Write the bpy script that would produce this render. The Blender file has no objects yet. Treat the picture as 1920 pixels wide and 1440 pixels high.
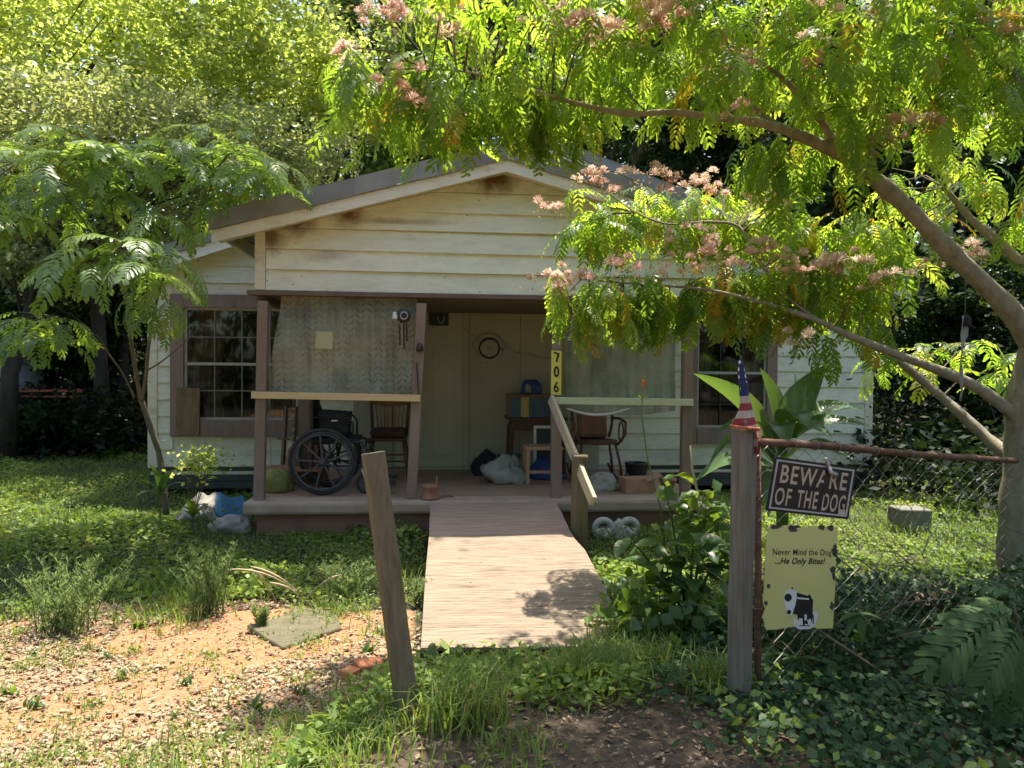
import bpy, math, random
import numpy as np
from mathutils import Vector, Matrix, Euler, Quaternion, noise

SC = bpy.context.scene
RAD = math.radians
random.seed(7)
RNG = np.random.default_rng(7)

# ------------------------------------------------------------------ camera, sky, sun, exposure
# X runs along the house front, Y goes back into the lot, Z is up; the photographer stands at X=0, Y=0.
FPX, EYE = 1450.0, 1.62                      # focal length in photo pixels (1920 wide), eye height
YAW, PITCH, ROLL = RAD(5.5), RAD(-1.2), RAD(0.5)
_fw = Vector((math.sin(YAW) * math.cos(PITCH), math.cos(YAW) * math.cos(PITCH), math.sin(PITCH)))
_r0 = Vector((math.cos(YAW), -math.sin(YAW), 0))
_u0 = _r0.cross(_fw)
_rt = _r0 * math.cos(ROLL) + _u0 * math.sin(ROLL)
_up = _u0 * math.cos(ROLL) - _r0 * math.sin(ROLL)
cam_data = bpy.data.cameras.new('camera')
cam_data.sensor_width = 36.0
cam_data.lens = 36.0 * FPX / 1920.0
cam_data.clip_start = 0.05
cam_data.clip_end = 500
cam = bpy.data.objects.new('camera', cam_data)
SC.collection.objects.link(cam)
cam.matrix_world = Matrix(((_rt.x, _up.x, -_fw.x, 0), (_rt.y, _up.y, -_fw.y, 0), (_rt.z, _up.z, -_fw.z, EYE), (0, 0, 0, 1)))
SC.camera = cam

SUN_EL, SUN_AZ = RAD(75.5), RAD(22)            # azimuth measured from +Y (behind the house) towards +X
world = bpy.data.worlds.new('World')
SC.world = world
world.use_nodes = True
wn = world.node_tree
wn.nodes.clear()
sky = wn.nodes.new('ShaderNodeTexSky')
sky.sky_type = 'NISHITA'
sky.sun_disc = False
sky.sun_elevation = SUN_EL
sky.sun_rotation = SUN_AZ
sky.dust_density = 2.5
bg = wn.nodes.new('ShaderNodeBackground')
bg.inputs['Strength'].default_value = 0.15
wo = wn.nodes.new('ShaderNodeOutputWorld')
wn.links.new(sky.outputs[0], bg.inputs[0])
wn.links.new(bg.outputs[0], wo.inputs[0])

sun_data = bpy.data.lights.new('sun', 'SUN')
sun_data.energy = 4.6
sun_data.angle = RAD(0.55)
sun_data.color = (1.0, 0.93, 0.80)
sun = bpy.data.objects.new('sun', sun_data)
SC.collection.objects.link(sun)
SUN_DIR = Vector((math.sin(SUN_AZ) * math.cos(SUN_EL), math.cos(SUN_AZ) * math.cos(SUN_EL), math.sin(SUN_EL)))
sun.rotation_euler = (-SUN_DIR).to_track_quat('-Z', 'Y').to_euler()

SC.view_settings.view_transform = 'Standard'
SC.view_settings.look = 'None'
SC.view_settings.gamma = 1.0
SC.view_settings.exposure = 1.38
SC.view_settings.use_curve_mapping = False
SC.render.engine = 'CYCLES'
SC.cycles.use_denoising = True
SC.cycles.max_bounces = 8
SC.cycles.diffuse_bounces = 5
SC.cycles.glossy_bounces = 2
SC.cycles.transmission_bounces = 5
SC.cycles.transparent_max_bounces = 8
SC.cycles.caustics_reflective = False
SC.cycles.caustics_refractive = False
SC.cycles.sample_clamp_indirect = 6.0


# ------------------------------------------------------------------ helpers
def at(px, py, Y):
    """World point that lies at photo pixel (px, py) on the vertical plane Y, used to take measurements off the photograph."""
    d = _fw + _rt * ((px - 960) / FPX) + _up * ((720 - py) / FPX)
    return Vector((0, 0, EYE)) + d * (Y / d.y)


def smooth(a, b, x):
    t = np.clip((np.asarray(x, float) - a) / (b - a), 0, 1)
    return t * t * (3 - 2 * t)


def wob(x, y):
    return (np.sin(x * 1.7 + 0.4 * y) * np.cos(y * 1.3 - 0.7) + 0.5 * np.sin(x * 4.1 + 1.3) * np.cos(y * 3.7 + x)) * 0.5


def gz(x, y):
    """Height of the ground."""
    x = np.asarray(x, float)
    y = np.asarray(y, float)
    front = 0.15 * (1 - smooth(3.35, 4.25, y)) * smooth(-0.7, -0.1, x)
    left = 0.07 * (1 - smooth(2.0, 4.6, y)) * (1 - smooth(-0.7, -0.1, x))
    back = 0.10 * smooth(5.0, 7.4, y) + 0.06 * smooth(8, 12, y) + 0.6 * smooth(14, 40, y)
    ramp_bed = smooth(-0.5, -0.1, x) * (1 - smooth(1.05, 1.5, x)) * smooth(4.0, 4.3, y) * (1 - smooth(6.5, 7.0, y))
    return front + left + back * (1 - 0.6 * ramp_bed) + 0.022 * wob(x, y) * (1 - ramp_bed) - 0.035 * ramp_bed


def gzf(x, y):
    return float(gz(x, y))


class MB:
    def __init__(s):
        s.v, s.f = [], []

    def add(s, vs, fs):
        b = len(s.v)
        s.v.extend([tuple(p) for p in vs])
        s.f.extend([tuple(i + b for i in f) for f in fs])
        return s

    def box(s, lo, hi):
        (x0, y0, z0), (x1, y1, z1) = lo, hi
        return s.add([(x0, y0, z0), (x1, y0, z0), (x1, y1, z0), (x0, y1, z0), (x0, y0, z1), (x1, y0, z1), (x1, y1, z1), (x0, y1, z1)],
                     [(0, 3, 2, 1), (4, 5, 6, 7), (0, 1, 5, 4), (1, 2, 6, 5), (2, 3, 7, 6), (3, 0, 4, 7)])

    def obox(s, c, size, rot=None):
        R = rot if rot is not None else Matrix.Identity(3)
        c = Vector(c)
        h = Vector(size) / 2
        vs = [c + R @ Vector((sx * h.x, sy * h.y, sz * h.z)) for sz in (-1, 1) for (sx, sy) in ((-1, -1), (1, -1), (1, 1), (-1, 1))]
        return s.add(vs, [(0, 3, 2, 1), (4, 5, 6, 7), (0, 1, 5, 4), (1, 2, 6, 5), (2, 3, 7, 6), (3, 0, 4, 7)])

    def beam(s, p0, p1, w, h, up=(0, 0, 1), seg=1, jit=0.0):
        """Rectangular bar from p0 to p1: w across, h along 'up'."""
        p0, p1 = Vector(p0), Vector(p1)
        d = (p1 - p0).normalized()
        side = d.cross(Vector(up)).normalized()
        u = side.cross(d).normalized()
        rings = []
        for i in range(seg + 1):
            c = p0.lerp(p1, i / seg) + Vector((random.uniform(-jit, jit), random.uniform(-jit, jit), random.uniform(-jit, jit)))
            rings.append([c - side * w / 2 - u * h / 2, c + side * w / 2 - u * h / 2, c + side * w / 2 + u * h / 2, c - side * w / 2 + u * h / 2])
        vs = [p for r in rings for p in r]
        fs = [(3, 2, 1, 0), tuple(4 * seg + k for k in range(4))]
        for i in range(seg):
            for k in range(4):
                a, b = 4 * i + k, 4 * i + (k + 1) % 4
                fs.append((a, b, b + 4, a + 4))
        return s.add(vs, fs)

    def tube(s, pts, r, n=8, cap=True):
        pts = [Vector(p) for p in pts]
        m = len(pts)
        rs = [r] * m if isinstance(r, (int, float)) else list(r)
        prev = None
        vs, fs = [], []
        for i, p in enumerate(pts):
            t = (pts[min(i + 1, m - 1)] - pts[max(i - 1, 0)])
            t = t.normalized() if t.length > 1e-9 else Vector((0, 0, 1))
            if prev is None:
                a = Vector((0, 0, 1)) if abs(t.z) < 0.9 else Vector((1, 0, 0))
                x = t.cross(a).normalized()
            else:
                x = (prev - t * prev.dot(t))
                x = x.normalized() if x.length > 1e-6 else t.orthogonal().normalized()
            prev = x
            y = t.cross(x)
            for k in range(n):
                a = 2 * math.pi * k / n
                vs.append(p + (x * math.cos(a) + y * math.sin(a)) * rs[i])
        for i in range(m - 1):
            for k in range(n):
                a, b = i * n + k, i * n + (k + 1) % n
                fs.append((a, b, b + n, a + n))
        if cap:
            fs.append(tuple(range(n - 1, -1, -1)))
            fs.append(tuple((m - 1) * n + k for k in range(n)))
        return s.add(vs, fs)

    def lathe(s, c, prof, n=20, axis=None, squash=1.0):
        """Profile of (radius, height) turned about an axis through c."""
        c = Vector(c)
        R = Vector((0, 0, 1)).rotation_difference(Vector(axis)).to_matrix() if axis is not None else Matrix.Identity(3)
        vs, fs = [], []
        for r, z in prof:
            for k in range(n):
                a = 2 * math.pi * k / n
                vs.append(c + R @ Vector((r * math.cos(a), r * math.sin(a) * squash, z)))
        m = len(prof)
        for i in range(m - 1):
            for k in range(n):
                a, b = i * n + k, i * n + (k + 1) % n
                fs.append((a, b, b + n, a + n))
        fs.append(tuple(range(n - 1, -1, -1)))
        fs.append(tuple((m - 1) * n + k for k in range(n)))
        return s.add(vs, fs)

    def torus(s, c, R, r, axis=(0, 1, 0), n=32, m=8, a0=0.0, a1=2 * math.pi):
        c = Vector(c)
        Q = Vector((0, 0, 1)).rotation_difference(Vector(axis)).to_matrix()
        full = abs(a1 - a0 - 2 * math.pi) < 1e-6
        cnt = n if full else n + 1
        vs, fs = [], []
        for i in range(cnt):
            a = a0 + (a1 - a0) * i / n
            for k in range(m):
                b = 2 * math.pi * k / m
                vs.append(c + Q @ Vector(((R + r * math.cos(b)) * math.cos(a), (R + r * math.cos(b)) * math.sin(a), r * math.sin(b))))
        for i in range(n):
            j = (i + 1) % cnt
            for k in range(m):
                l = (k + 1) % m
                fs.append((i * m + k, j * m + k, j * m + l, i * m + l))
        return s.add(vs, fs)

    def prism(s, poly, n, depth):
        """Planar polygon (list of points, counter-clockwise seen from +n) thickened by depth against n."""
        poly = [Vector(p) for p in poly]
        n = Vector(n).normalized()
        k = len(poly)
        vs = poly + [p - n * depth for p in poly]
        fs = [tuple(range(k)), tuple(range(2 * k - 1, k - 1, -1))]
        for i in range(k):
            j = (i + 1) % k
            fs.append((i, i + k, j + k, j))
        return s.add(vs, fs)

    def grid(s, P):
        """P: rows of points."""
        h, w = len(P), len(P[0])
        return s.add([p for r in P for p in r], [(i * w + j, i * w + j + 1, (i + 1) * w + j + 1, (i + 1) * w + j) for i in range(h - 1) for j in range(w - 1)])


def link(o):
    SC.collection.objects.link(o)
    return o


def hang(o, parent):
    """Parent o, whose coordinates are world coordinates, keeping it in place."""
    if parent is not None:
        o.parent = parent
        if parent.parent is None:
            o.matrix_parent_inverse = parent.matrix_basis.inverted()
    return o


def obj(name, mb, mat, parent=None, smooth_sh=False, bevel=0.0, solid=0.0, sub=0):
    me = bpy.data.meshes.new(name)
    me.from_pydata(mb.v, [], mb.f)
    me.update()
    if mat is not None:
        me.materials.append(mat)
    if smooth_sh:
        me.polygons.foreach_set('use_smooth', [True] * len(me.polygons))
    o = link(bpy.data.objects.new(name, me))
    hang(o, parent)
    if solid:
        m = o.modifiers.new('solid', 'SOLIDIFY')
        m.thickness = solid
        m.offset = 0
    if sub:
        m = o.modifiers.new('sub', 'SUBSURF')
        m.levels = m.render_levels = sub
    if bevel:
        m = o.modifiers.new('bevel', 'BEVEL')
        m.width = bevel
        m.segments = 2
        m.limit_method = 'ANGLE'
        m.angle_limit = RAD(40)
    return o


def np_mesh(name, V, F, mat, parent=None, tone=None, smooth_sh=False, sizes=None):
    """V (n,3); F (m,k) equal sized faces; tone: one float per face."""
    me = bpy.data.meshes.new(name)
    V = np.ascontiguousarray(V, np.float32)
    F = np.ascontiguousarray(F, np.int32)
    k = F.shape[1]
    me.vertices.add(len(V))
    me.vertices.foreach_set('co', V.ravel())
    me.loops.add(F.size)
    me.loops.foreach_set('vertex_index', F.ravel())
    me.polygons.add(len(F))
    me.polygons.foreach_set('loop_start', np.arange(0, F.size, k, dtype=np.int32))
    me.polygons.foreach_set('loop_total', np.full(len(F), k, np.int32))
    if tone is not None:
        a = me.attributes.new('tone', 'FLOAT', 'FACE')
        a.data.foreach_set('value', np.ascontiguousarray(tone, np.float32))
    me.update(calc_edges=True)
    me.materials.append(mat)
    if smooth_sh:
        me.polygons.foreach_set('use_smooth', [True] * len(me.polygons))
    o = link(bpy.data.objects.new(name, me))
    hang(o, parent)
    return o


def thing(name, label, cat, loc, group=None):
    o = link(bpy.data.objects.new(name, None))
    o.empty_display_size = 0.1
    o.location = loc
    o['label'] = label
    o['category'] = cat
    if group:
        o['group'] = group
    return o


def tag(o, label=None, cat=None, group=None, kind=None):
    for k, v in (('label', label), ('category', cat), ('group', group), ('kind', kind)):
        if v:
            o[k] = v
    return o


# ------------------------------------------------------------------ materials
class NT:
    def __init__(s, name):
        s.m = bpy.data.materials.new(name)
        s.m.use_nodes = True
        s.t = s.m.node_tree
        s.t.nodes.clear()
        s.out = s.n('ShaderNodeOutputMaterial')

    def n(s, t, **kw):
        x = s.t.nodes.new(t)
        for k, v in kw.items():
            setattr(x, k, v)
        return x

    def l(s, a, b):
        s.t.links.new(a, b)

    def coords(s, scale=(1, 1, 1), which='Object'):
        tc = s.n('ShaderNodeTexCoord')
        mp = s.n('ShaderNodeMapping')
        mp.inputs['Scale'].default_value = scale
        s.l(tc.outputs[which], mp.inputs[0])
        return mp.outputs[0]

    def noise(s, vec, scale, detail=5, rough=0.6):
        x = s.n('ShaderNodeTexNoise')
        x.inputs['Scale'].default_value = scale
        x.inputs['Detail'].default_value = detail
        x.inputs['Roughness'].default_value = rough
        if vec is not None:
            s.l(vec, x.inputs['Vector'])
        return x.outputs['Fac']

    def ramp(s, fac, stops):
        r = s.n('ShaderNodeValToRGB')
        e = r.color_ramp.elements
        while len(e) > 1:
            e.remove(e[-1])
        e[0].position = stops[0][0]
        e[0].color = (*stops[0][1], 1)
        for p, c in stops[1:]:
            q = e.new(p)
            q.color = (*c, 1)
        s.l(fac, r.inputs[0])
        return r.outputs[0]

    def mix(s, fac, a, b):
        x = s.n('ShaderNodeMix', data_type='RGBA')
        for sock, v in ((x.inputs[0], fac), (x.inputs[6], a), (x.inputs[7], b)):
            if isinstance(v, (int, float)):
                sock.default_value = v
            elif isinstance(v, tuple):
                sock.default_value = (*v, 1)
            else:
                s.l(v, sock)
        return x.outputs[2]

    def math(s, op, a, b=None):
        x = s.n('ShaderNodeMath', operation=op)
        for sock, v in zip(x.inputs, (a, b)):
            if v is None:
                continue
            if isinstance(v, (int, float)):
                sock.default_value = v
            else:
                s.l(v, sock)
        return x.outputs[0]

    def bsdf(s, color, rough=0.8, bump=None, bump_s=0.3, bump_d=0.01, metal=0.0, spec=0.3):
        b = s.n('ShaderNodeBsdfPrincipled')
        if isinstance(color, tuple):
            b.inputs['Base Color'].default_value = (*color, 1)
        else:
            s.l(color, b.inputs['Base Color'])
        if isinstance(rough, (int, float)):
            b.inputs['Roughness'].default_value = rough
        else:
            s.l(rough, b.inputs['Roughness'])
        b.inputs['Metallic'].default_value = metal
        b.inputs['Specular IOR Level'].default_value = spec
        if bump is not None:
            bm = s.n('ShaderNodeBump')
            bm.inputs['Strength'].default_value = bump_s
            bm.inputs['Distance'].default_value = bump_d
            s.l(bump, bm.inputs['Height'])
            s.l(bm.outputs[0], b.inputs['Normal'])
        return b.outputs[0]

    def done(s, sh):
        s.l(sh, s.out.inputs[0])
        return s.m


def dull(name, c1, c2, scale=8, rough=0.8, stretch=(1, 1, 1), bump=0.3, bd=0.004, metal=0.0, spec=0.3, c3=None, lo=0.3, hi=0.7, rnd=0.0):
    """Matter mottled between two colours (and a third, sparser one)."""
    t = NT(name)
    co = t.coords(stretch)
    f = t.noise(co, scale)
    col = t.ramp(f, [(lo, c1), (hi, c2)])
    if c3:
        g = t.noise(co, scale * 0.45, 6, 0.7)
        k = t.ramp(g, [(0.56, (0, 0, 0)), (0.72, (1, 1, 1))])
        col = t.mix(k, col, c3)
    if rnd:
        oi = t.n('ShaderNodeObjectInfo')
        hs = t.n('ShaderNodeHueSaturation')
        t.l(t.math('ADD', t.math('MULTIPLY', oi.outputs['Random'], rnd), 1 - rnd / 2), hs.inputs['Value'])
        t.l(col, hs.inputs['Color'])
        col = hs.outputs[0]
    fine = t.noise(co, scale * 6, 4)
    return t.done(t.bsdf(col, rough, fine, bump, bd, metal, spec))


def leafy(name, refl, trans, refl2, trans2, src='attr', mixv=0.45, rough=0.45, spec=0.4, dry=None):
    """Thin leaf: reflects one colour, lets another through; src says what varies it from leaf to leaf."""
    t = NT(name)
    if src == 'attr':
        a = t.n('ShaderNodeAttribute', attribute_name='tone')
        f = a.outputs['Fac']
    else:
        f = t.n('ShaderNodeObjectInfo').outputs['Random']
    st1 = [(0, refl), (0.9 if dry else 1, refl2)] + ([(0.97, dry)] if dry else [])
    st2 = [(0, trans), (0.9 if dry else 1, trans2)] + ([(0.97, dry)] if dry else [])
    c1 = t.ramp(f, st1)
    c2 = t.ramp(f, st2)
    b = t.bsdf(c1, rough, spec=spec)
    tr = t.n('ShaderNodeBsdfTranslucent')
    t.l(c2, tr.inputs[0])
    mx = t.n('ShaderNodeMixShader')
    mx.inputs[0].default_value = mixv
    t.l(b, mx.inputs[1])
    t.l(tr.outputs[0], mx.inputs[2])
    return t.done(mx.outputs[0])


M = {}
M['clay_plain'] = dull('clay_plain', (0.36, 0.17, 0.09), (0.46, 0.25, 0.14), 5)


def siding_mat(name, base, dark, stain, seed, spots=()):
    t = NT(name)
    co = t.coords()
    streak = t.noise(t.coords((1.5, 1, 6)), 3 + seed, 6, 0.65)
    col = t.ramp(streak, [(0.30, dark), (0.55, base), (0.8, tuple(min(1, c * 1.06) for c in base))])
    g = t.noise(co, 1.6 + 0.1 * seed, 7, 0.7)
    k = t.ramp(g, [(0.58, (0, 0, 0)), (0.78, (0.7, 0.7, 0.7))])
    col = t.mix(k, col, stain)
    # small dark specks of mildew and nail heads
    v = t.n('ShaderNodeTexVoronoi')
    v.inputs['Scale'].default_value = 7
    t.l(co, v.inputs['Vector'])
    sp = t.math('LESS_THAN', v.outputs['Distance'], 0.06)
    pe = t.noise(t.coords((0.6, 1, 1.6)), 9, 8, 0.75)
    col = t.mix(t.ramp(pe, [(0.66, (0, 0, 0)), (0.70, (0.75, 0.75, 0.75))]), col, (0.34, 0.31, 0.25))
    col = t.mix(t.math('MULTIPLY', sp, 0.7), col, (0.13, 0.11, 0.08))
    # rust and damp stains, each with its own place and shape
    geo = t.n('ShaderNodeNewGeometry')
    wn_ = t.noise(co, 7, 5, 0.7)
    for (x, z, rx, rz, s) in spots:
        sep = t.n('ShaderNodeSeparateXYZ')
        t.l(geo.outputs['Position'], sep.inputs[0])
        dx = t.math('DIVIDE', t.math('SUBTRACT', sep.outputs[0], x), rx)
        dz = t.math('DIVIDE', t.math('SUBTRACT', sep.outputs[2], z), rz)
        d = t.math('SQRT', t.math('ADD', t.math('MULTIPLY', dx, dx), t.math('MULTIPLY', dz, dz)))
        d = t.math('ADD', d, t.math('MULTIPLY', t.math('SUBTRACT', wn_, 0.5), 1.8))
        m = t.n('ShaderNodeMapRange')
        m.inputs['From Min'].default_value = 1.35
        m.inputs['From Max'].default_value = 0.25
        m.inputs['To Max'].default_value = s
        t.l(d, m.inputs['Value'])
        col = t.mix(m.outputs[0], col, (0.16, 0.085, 0.035))
    oi = t.n('ShaderNodeObjectInfo')
    hs = t.n('ShaderNodeHueSaturation')
    t.l(t.math('ADD', t.math('MULTIPLY', oi.outputs['Random'], 0.10), 0.95), hs.inputs['Value'])
    t.l(col, hs.inputs['Color'])
    fine = t.noise(t.coords((3, 1, 30)), 8, 5)
    return t.done(t.bsdf(hs.outputs[0], 0.7, fine, 0.25, 0.004, spec=0.25))


M['siding_porch'] = siding_mat('siding_porch', (0.74, 0.745, 0.62), (0.62, 0.62, 0.50), (0.44, 0.43, 0.31), 0,
                               [(0.50, 3.36, 0.22, 0.14, 1.0), (-0.82, 3.02, 0.16, 0.13, 0.95), (-1.30, 2.92, 0.17, 0.12, 1.0), (-1.50, 2.78, 0.12, 0.12, 0.9), (-1.0, 2.62, 0.2, 0.05, 0.4), (1.6, 2.75, 0.3, 0.06, 0.4),
                                (-0.4, 2.95, 0.5, 0.03, 0.5)])
M['siding_main'] = siding_mat('siding_main', (0.70, 0.70, 0.57), (0.60, 0.60, 0.47), (0.36, 0.36, 0.19), 2,
                              [(-1.9, 0.62, 0.5, 0.14, 0.35), (2.9, 0.55, 0.4, 0.1, 0.3)])
M['trim_white'] = dull('trim_white', (0.62, 0.58, 0.45), (0.72, 0.68, 0.55), 6, 0.6, (1, 1, 3), c3=(0.45, 0.38, 0.24))
M['panel_beige'] = dull('panel_beige', (0.37, 0.355, 0.25), (0.43, 0.415, 0.295), 2.2, 0.6, bump=0.1, c3=(0.34, 0.335, 0.23))
M['door_paint'] = dull('door_paint', (0.44, 0.425, 0.31), (0.50, 0.48, 0.355), 2.5, 0.5, bump=0.08)
M['brown_paint'] = dull('brown_paint', (0.195, 0.14, 0.115), (0.265, 0.195, 0.165), 5, 0.65, (1, 1, 0.3), c3=(0.145, 0.105, 0.085))
M['brown_dark'] = dull('brown_dark', (0.13, 0.09, 0.07), (0.19, 0.13, 0.105), 5, 0.7)
M['roof_metal'] = dull('roof_metal', (0.185, 0.185, 0.168), (0.26, 0.258, 0.235), 3, 0.85, (1, 1, 1), bump=0.15, c3=(0.20, 0.20, 0.19), rnd=0.3)
M['roof_shingle'] = dull('roof_shingle', (0.12, 0.12, 0.12), (0.20, 0.20, 0.19), 14, 0.9)
M['concrete'] = dull('concrete', (0.30, 0.225, 0.17), (0.40, 0.31, 0.24), 5, 0.9, c3=(0.24, 0.18, 0.13), bump=0.5)
M['porch_floor'] = dull('porch_floor', (0.27, 0.17, 0.115), (0.36, 0.24, 0.165), 4, 0.75, c3=(0.20, 0.13, 0.09))
M['foundation'] = dull('foundation', (0.20, 0.115, 0.075), (0.28, 0.165, 0.11), 5, 0.9, c3=(0.15, 0.09, 0.06), bump=0.5)
M['skirt'] = dull('skirt', (0.055, 0.065, 0.06), (0.085, 0.095, 0.09), 5, 0.6)
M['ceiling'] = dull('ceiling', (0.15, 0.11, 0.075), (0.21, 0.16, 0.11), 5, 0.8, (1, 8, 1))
M['muntin'] = dull('muntin', (0.13, 0.12, 0.10), (0.22, 0.21, 0.18), 9, 0.5)
M['sash'] = dull('sash', (0.33, 0.32, 0.27), (0.42, 0.41, 0.36), 9, 0.5)
M['curtain'] = dull('curtain', (0.16, 0.10, 0.08), (0.46, 0.30, 0.26), 3, 0.9, (9, 1, 0.6), c3=(0.50, 0.36, 0.18))
M['lumber_new'] = dull('lumber_new', (0.55, 0.40, 0.21), (0.64, 0.48, 0.27), 3, 0.7, (1.5, 20, 20), bump=0.2)
M['lumber_pale'] = dull('lumber_pale', (0.50, 0.52, 0.34), (0.60, 0.60, 0.42), 3, 0.7, (1.5, 20, 20), bump=0.2)
M['plywood_old'] = dull('plywood_old', (0.15, 0.10, 0.055), (0.24, 0.165, 0.09), 6, 0.85, (5, 5, 1), c3=(0.11, 0.075, 0.045))
M['black_cloth'] = dull('black_cloth', (0.014, 0.015, 0.018), (0.03, 0.03, 0.034), 20, 0.8)
M['black_paint'] = dull('black_paint', (0.012, 0.012, 0.014), (0.025, 0.025, 0.028), 8, 0.4, spec=0.5)
M['rubber'] = dull('rubber', (0.025, 0.025, 0.027), (0.045, 0.045, 0.05), 12, 0.7)
M['mag'] = dull('mag', (0.05, 0.052, 0.056), (0.08, 0.082, 0.088), 12, 0.5)
M['steel'] = dull('steel', (0.35, 0.35, 0.36), (0.5, 0.5, 0.5), 12, 0.35, metal=0.9)
M['oak'] = dull('oak', (0.20, 0.095, 0.04), (0.30, 0.155, 0.07), 5, 0.45, (6, 6, 1), bump=0.15, spec=0.4)
M['oak_dark'] = dull('oak_dark', (0.07, 0.035, 0.02), (0.12, 0.06, 0.035), 5, 0.5, (6, 6, 1), bump=0.15)
M['stool_wood'] = dull('stool_wood', (0.36, 0.22, 0.11), (0.46, 0.30, 0.16), 5, 0.55, (6, 6, 1), bump=0.15)
M['rattan'] = dull('rattan', (0.10, 0.045, 0.025), (0.18, 0.085, 0.045), 9, 0.5)
M['cushion_dark'] = dull('cushion_dark', (0.05, 0.022, 0.018), (0.085, 0.04, 0.03), 9, 0.9)
M['rust'] = dull('rust', (0.10, 0.05, 0.032), (0.20, 0.105, 0.07), 14, 0.9, c3=(0.26, 0.18, 0.14), bump=0.6)
M['rust_bell'] = dull('rust_bell', (0.26, 0.12, 0.075), (0.36, 0.18, 0.115), 14, 0.75, c3=(0.2, 0.09, 0.06), bump=0.5)
M['white_cloth'] = dull('white_cloth', (0.26, 0.25, 0.21), (0.37, 0.36, 0.31), 7, 0.9)
M['white_plastic'] = dull('white_plastic', (0.6, 0.6, 0.58), (0.72, 0.72, 0.7), 7, 0.4)
M['blue_cloth'] = dull('blue_cloth', (0.03, 0.06, 0.19), (0.06, 0.10, 0.27), 7, 0.7)
M['blue_box'] = dull('blue_box', (0.05, 0.09, 0.13), (0.08, 0.13, 0.18), 7, 0.6)
M['ochre'] = dull('ochre', (0.38, 0.28, 0.10), (0.48, 0.36, 0.14), 7, 0.7)
M['card_dull'] = dull('card_dull', (0.40, 0.385, 0.21), (0.47, 0.45, 0.27), 9, 0.7)
M['brown_box'] = dull('brown_box', (0.17, 0.085, 0.045), (0.24, 0.12, 0.07), 7, 0.6)
M['cardboard'] = dull('cardboard', (0.34, 0.20, 0.12), (0.42, 0.26, 0.165), 7, 0.85)
M['green_plastic'] = dull('green_plastic', (0.02, 0.14, 0.07), (0.03, 0.2, 0.10), 7, 0.5)
M['olive_cloth'] = dull('olive_cloth', (0.16, 0.17, 0.05), (0.24, 0.25, 0.08), 7, 0.85)
M['tarp_blue'] = dull('tarp_blue', (0.03, 0.13, 0.27), (0.05, 0.18, 0.36), 5, 0.55, bump=0.4)
M['tarp_grey'] = dull('tarp_grey', (0.22, 0.21, 0.19), (0.32, 0.305, 0.275), 5, 0.7, bump=0.4)
M['cover_grey'] = dull('cover_grey', (0.24, 0.24, 0.25), (0.36, 0.36, 0.37), 4, 0.7, bump=0.4)
M['stone_white'] = dull('stone_white', (0.30, 0.30, 0.27), (0.45, 0.45, 0.41), 14, 0.9, c3=(0.26, 0.28, 0.22), bump=0.6)
M['block'] = dull('block', (0.14, 0.13, 0.11), (0.21, 0.20, 0.17), 20, 0.95, c3=(0.10, 0.10, 0.075), bump=0.7)
M['slab'] = dull('slab', (0.10, 0.09, 0.055), (0.15, 0.13, 0.08), 12, 0.95, c3=(0.08, 0.085, 0.045), bump=0.6)
M['brick'] = dull('brick', (0.42, 0.15, 0.07), (0.52, 0.21, 0.10), 18, 0.9, bump=0.6)
M['log'] = dull('log', (0.20, 0.105, 0.08), (0.30, 0.17, 0.13), 9, 0.9, (1, 6, 6), bump=0.6)
M['post_wood'] = dull('post_wood', (0.11, 0.088, 0.052), (0.205, 0.165, 0.10), 4, 0.85, (14, 14, 1), c3=(0.16, 0.13, 0.09), bump=0.5)
M['post_grey'] = dull('post_grey', (0.125, 0.112, 0.085), (0.225, 0.205, 0.16), 4, 0.85, (14, 14, 1), c3=(0.15, 0.12, 0.09), bump=0.5)
M['rail_wood'] = dull('rail_wood', (0.38, 0.31, 0.20), (0.52, 0.44, 0.30), 4, 0.8, (12, 12, 2), bump=0.4)
M['bark'] = dull('bark', (0.22, 0.195, 0.14), (0.36, 0.325, 0.24), 18, 0.9, (1, 1, 0.5), c3=(0.15, 0.13, 0.095), bump=0.7, bd=0.008)
M['bark_dark'] = dull('bark_dark', (0.035, 0.03, 0.024), (0.08, 0.068, 0.052), 9, 0.95, (1, 1, 0.3), bump=0.8, bd=0.015)
M['bark_sap'] = dull('bark_sap', (0.10, 0.085, 0.058), (0.19, 0.165, 0.115), 18, 0.9, (1, 1, 0.5), bump=0.5)
M['bark_pale'] = dull('bark_pale', (0.26, 0.24, 0.19), (0.38, 0.35, 0.28), 9, 0.9, (1, 1, 0.3), bump=0.6, bd=0.01)
M['twig'] = dull('twig', (0.10, 0.085, 0.05), (0.17, 0.14, 0.085), 20, 0.9)
M['dry_stem'] = dull('dry_stem', (0.36, 0.28, 0.17), (0.50, 0.40, 0.26), 20, 0.9)
M['wire'] = dull('wire', (0.22, 0.20, 0.17), (0.34, 0.31, 0.27), 30, 0.6, metal=0.3, c3=(0.2, 0.11, 0.07))
M['galv'] = dull('galv', (0.38, 0.38, 0.37), (0.52, 0.52, 0.5), 20, 0.4, metal=0.7)
M['sign_black'] = dull('sign_black', (0.022, 0.02, 0.02), (0.035, 0.032, 0.032), 14, 0.45, c3=(0.05, 0.045, 0.04), bump=0.1)
M['sign_tan'] = dull('sign_tan', (0.46, 0.37, 0.26), (0.54, 0.44, 0.32), 18, 0.6, bump=0.05)
M['sign_silver'] = dull('sign_silver', (0.40, 0.39, 0.37), (0.52, 0.50, 0.48), 18, 0.5, bump=0.05)
M['sign_yellow'] = dull('sign_yellow', (0.56, 0.545, 0.19), (0.63, 0.61, 0.24), 3, 0.6, c3=(0.48, 0.475, 0.19), bump=0.25)
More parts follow.
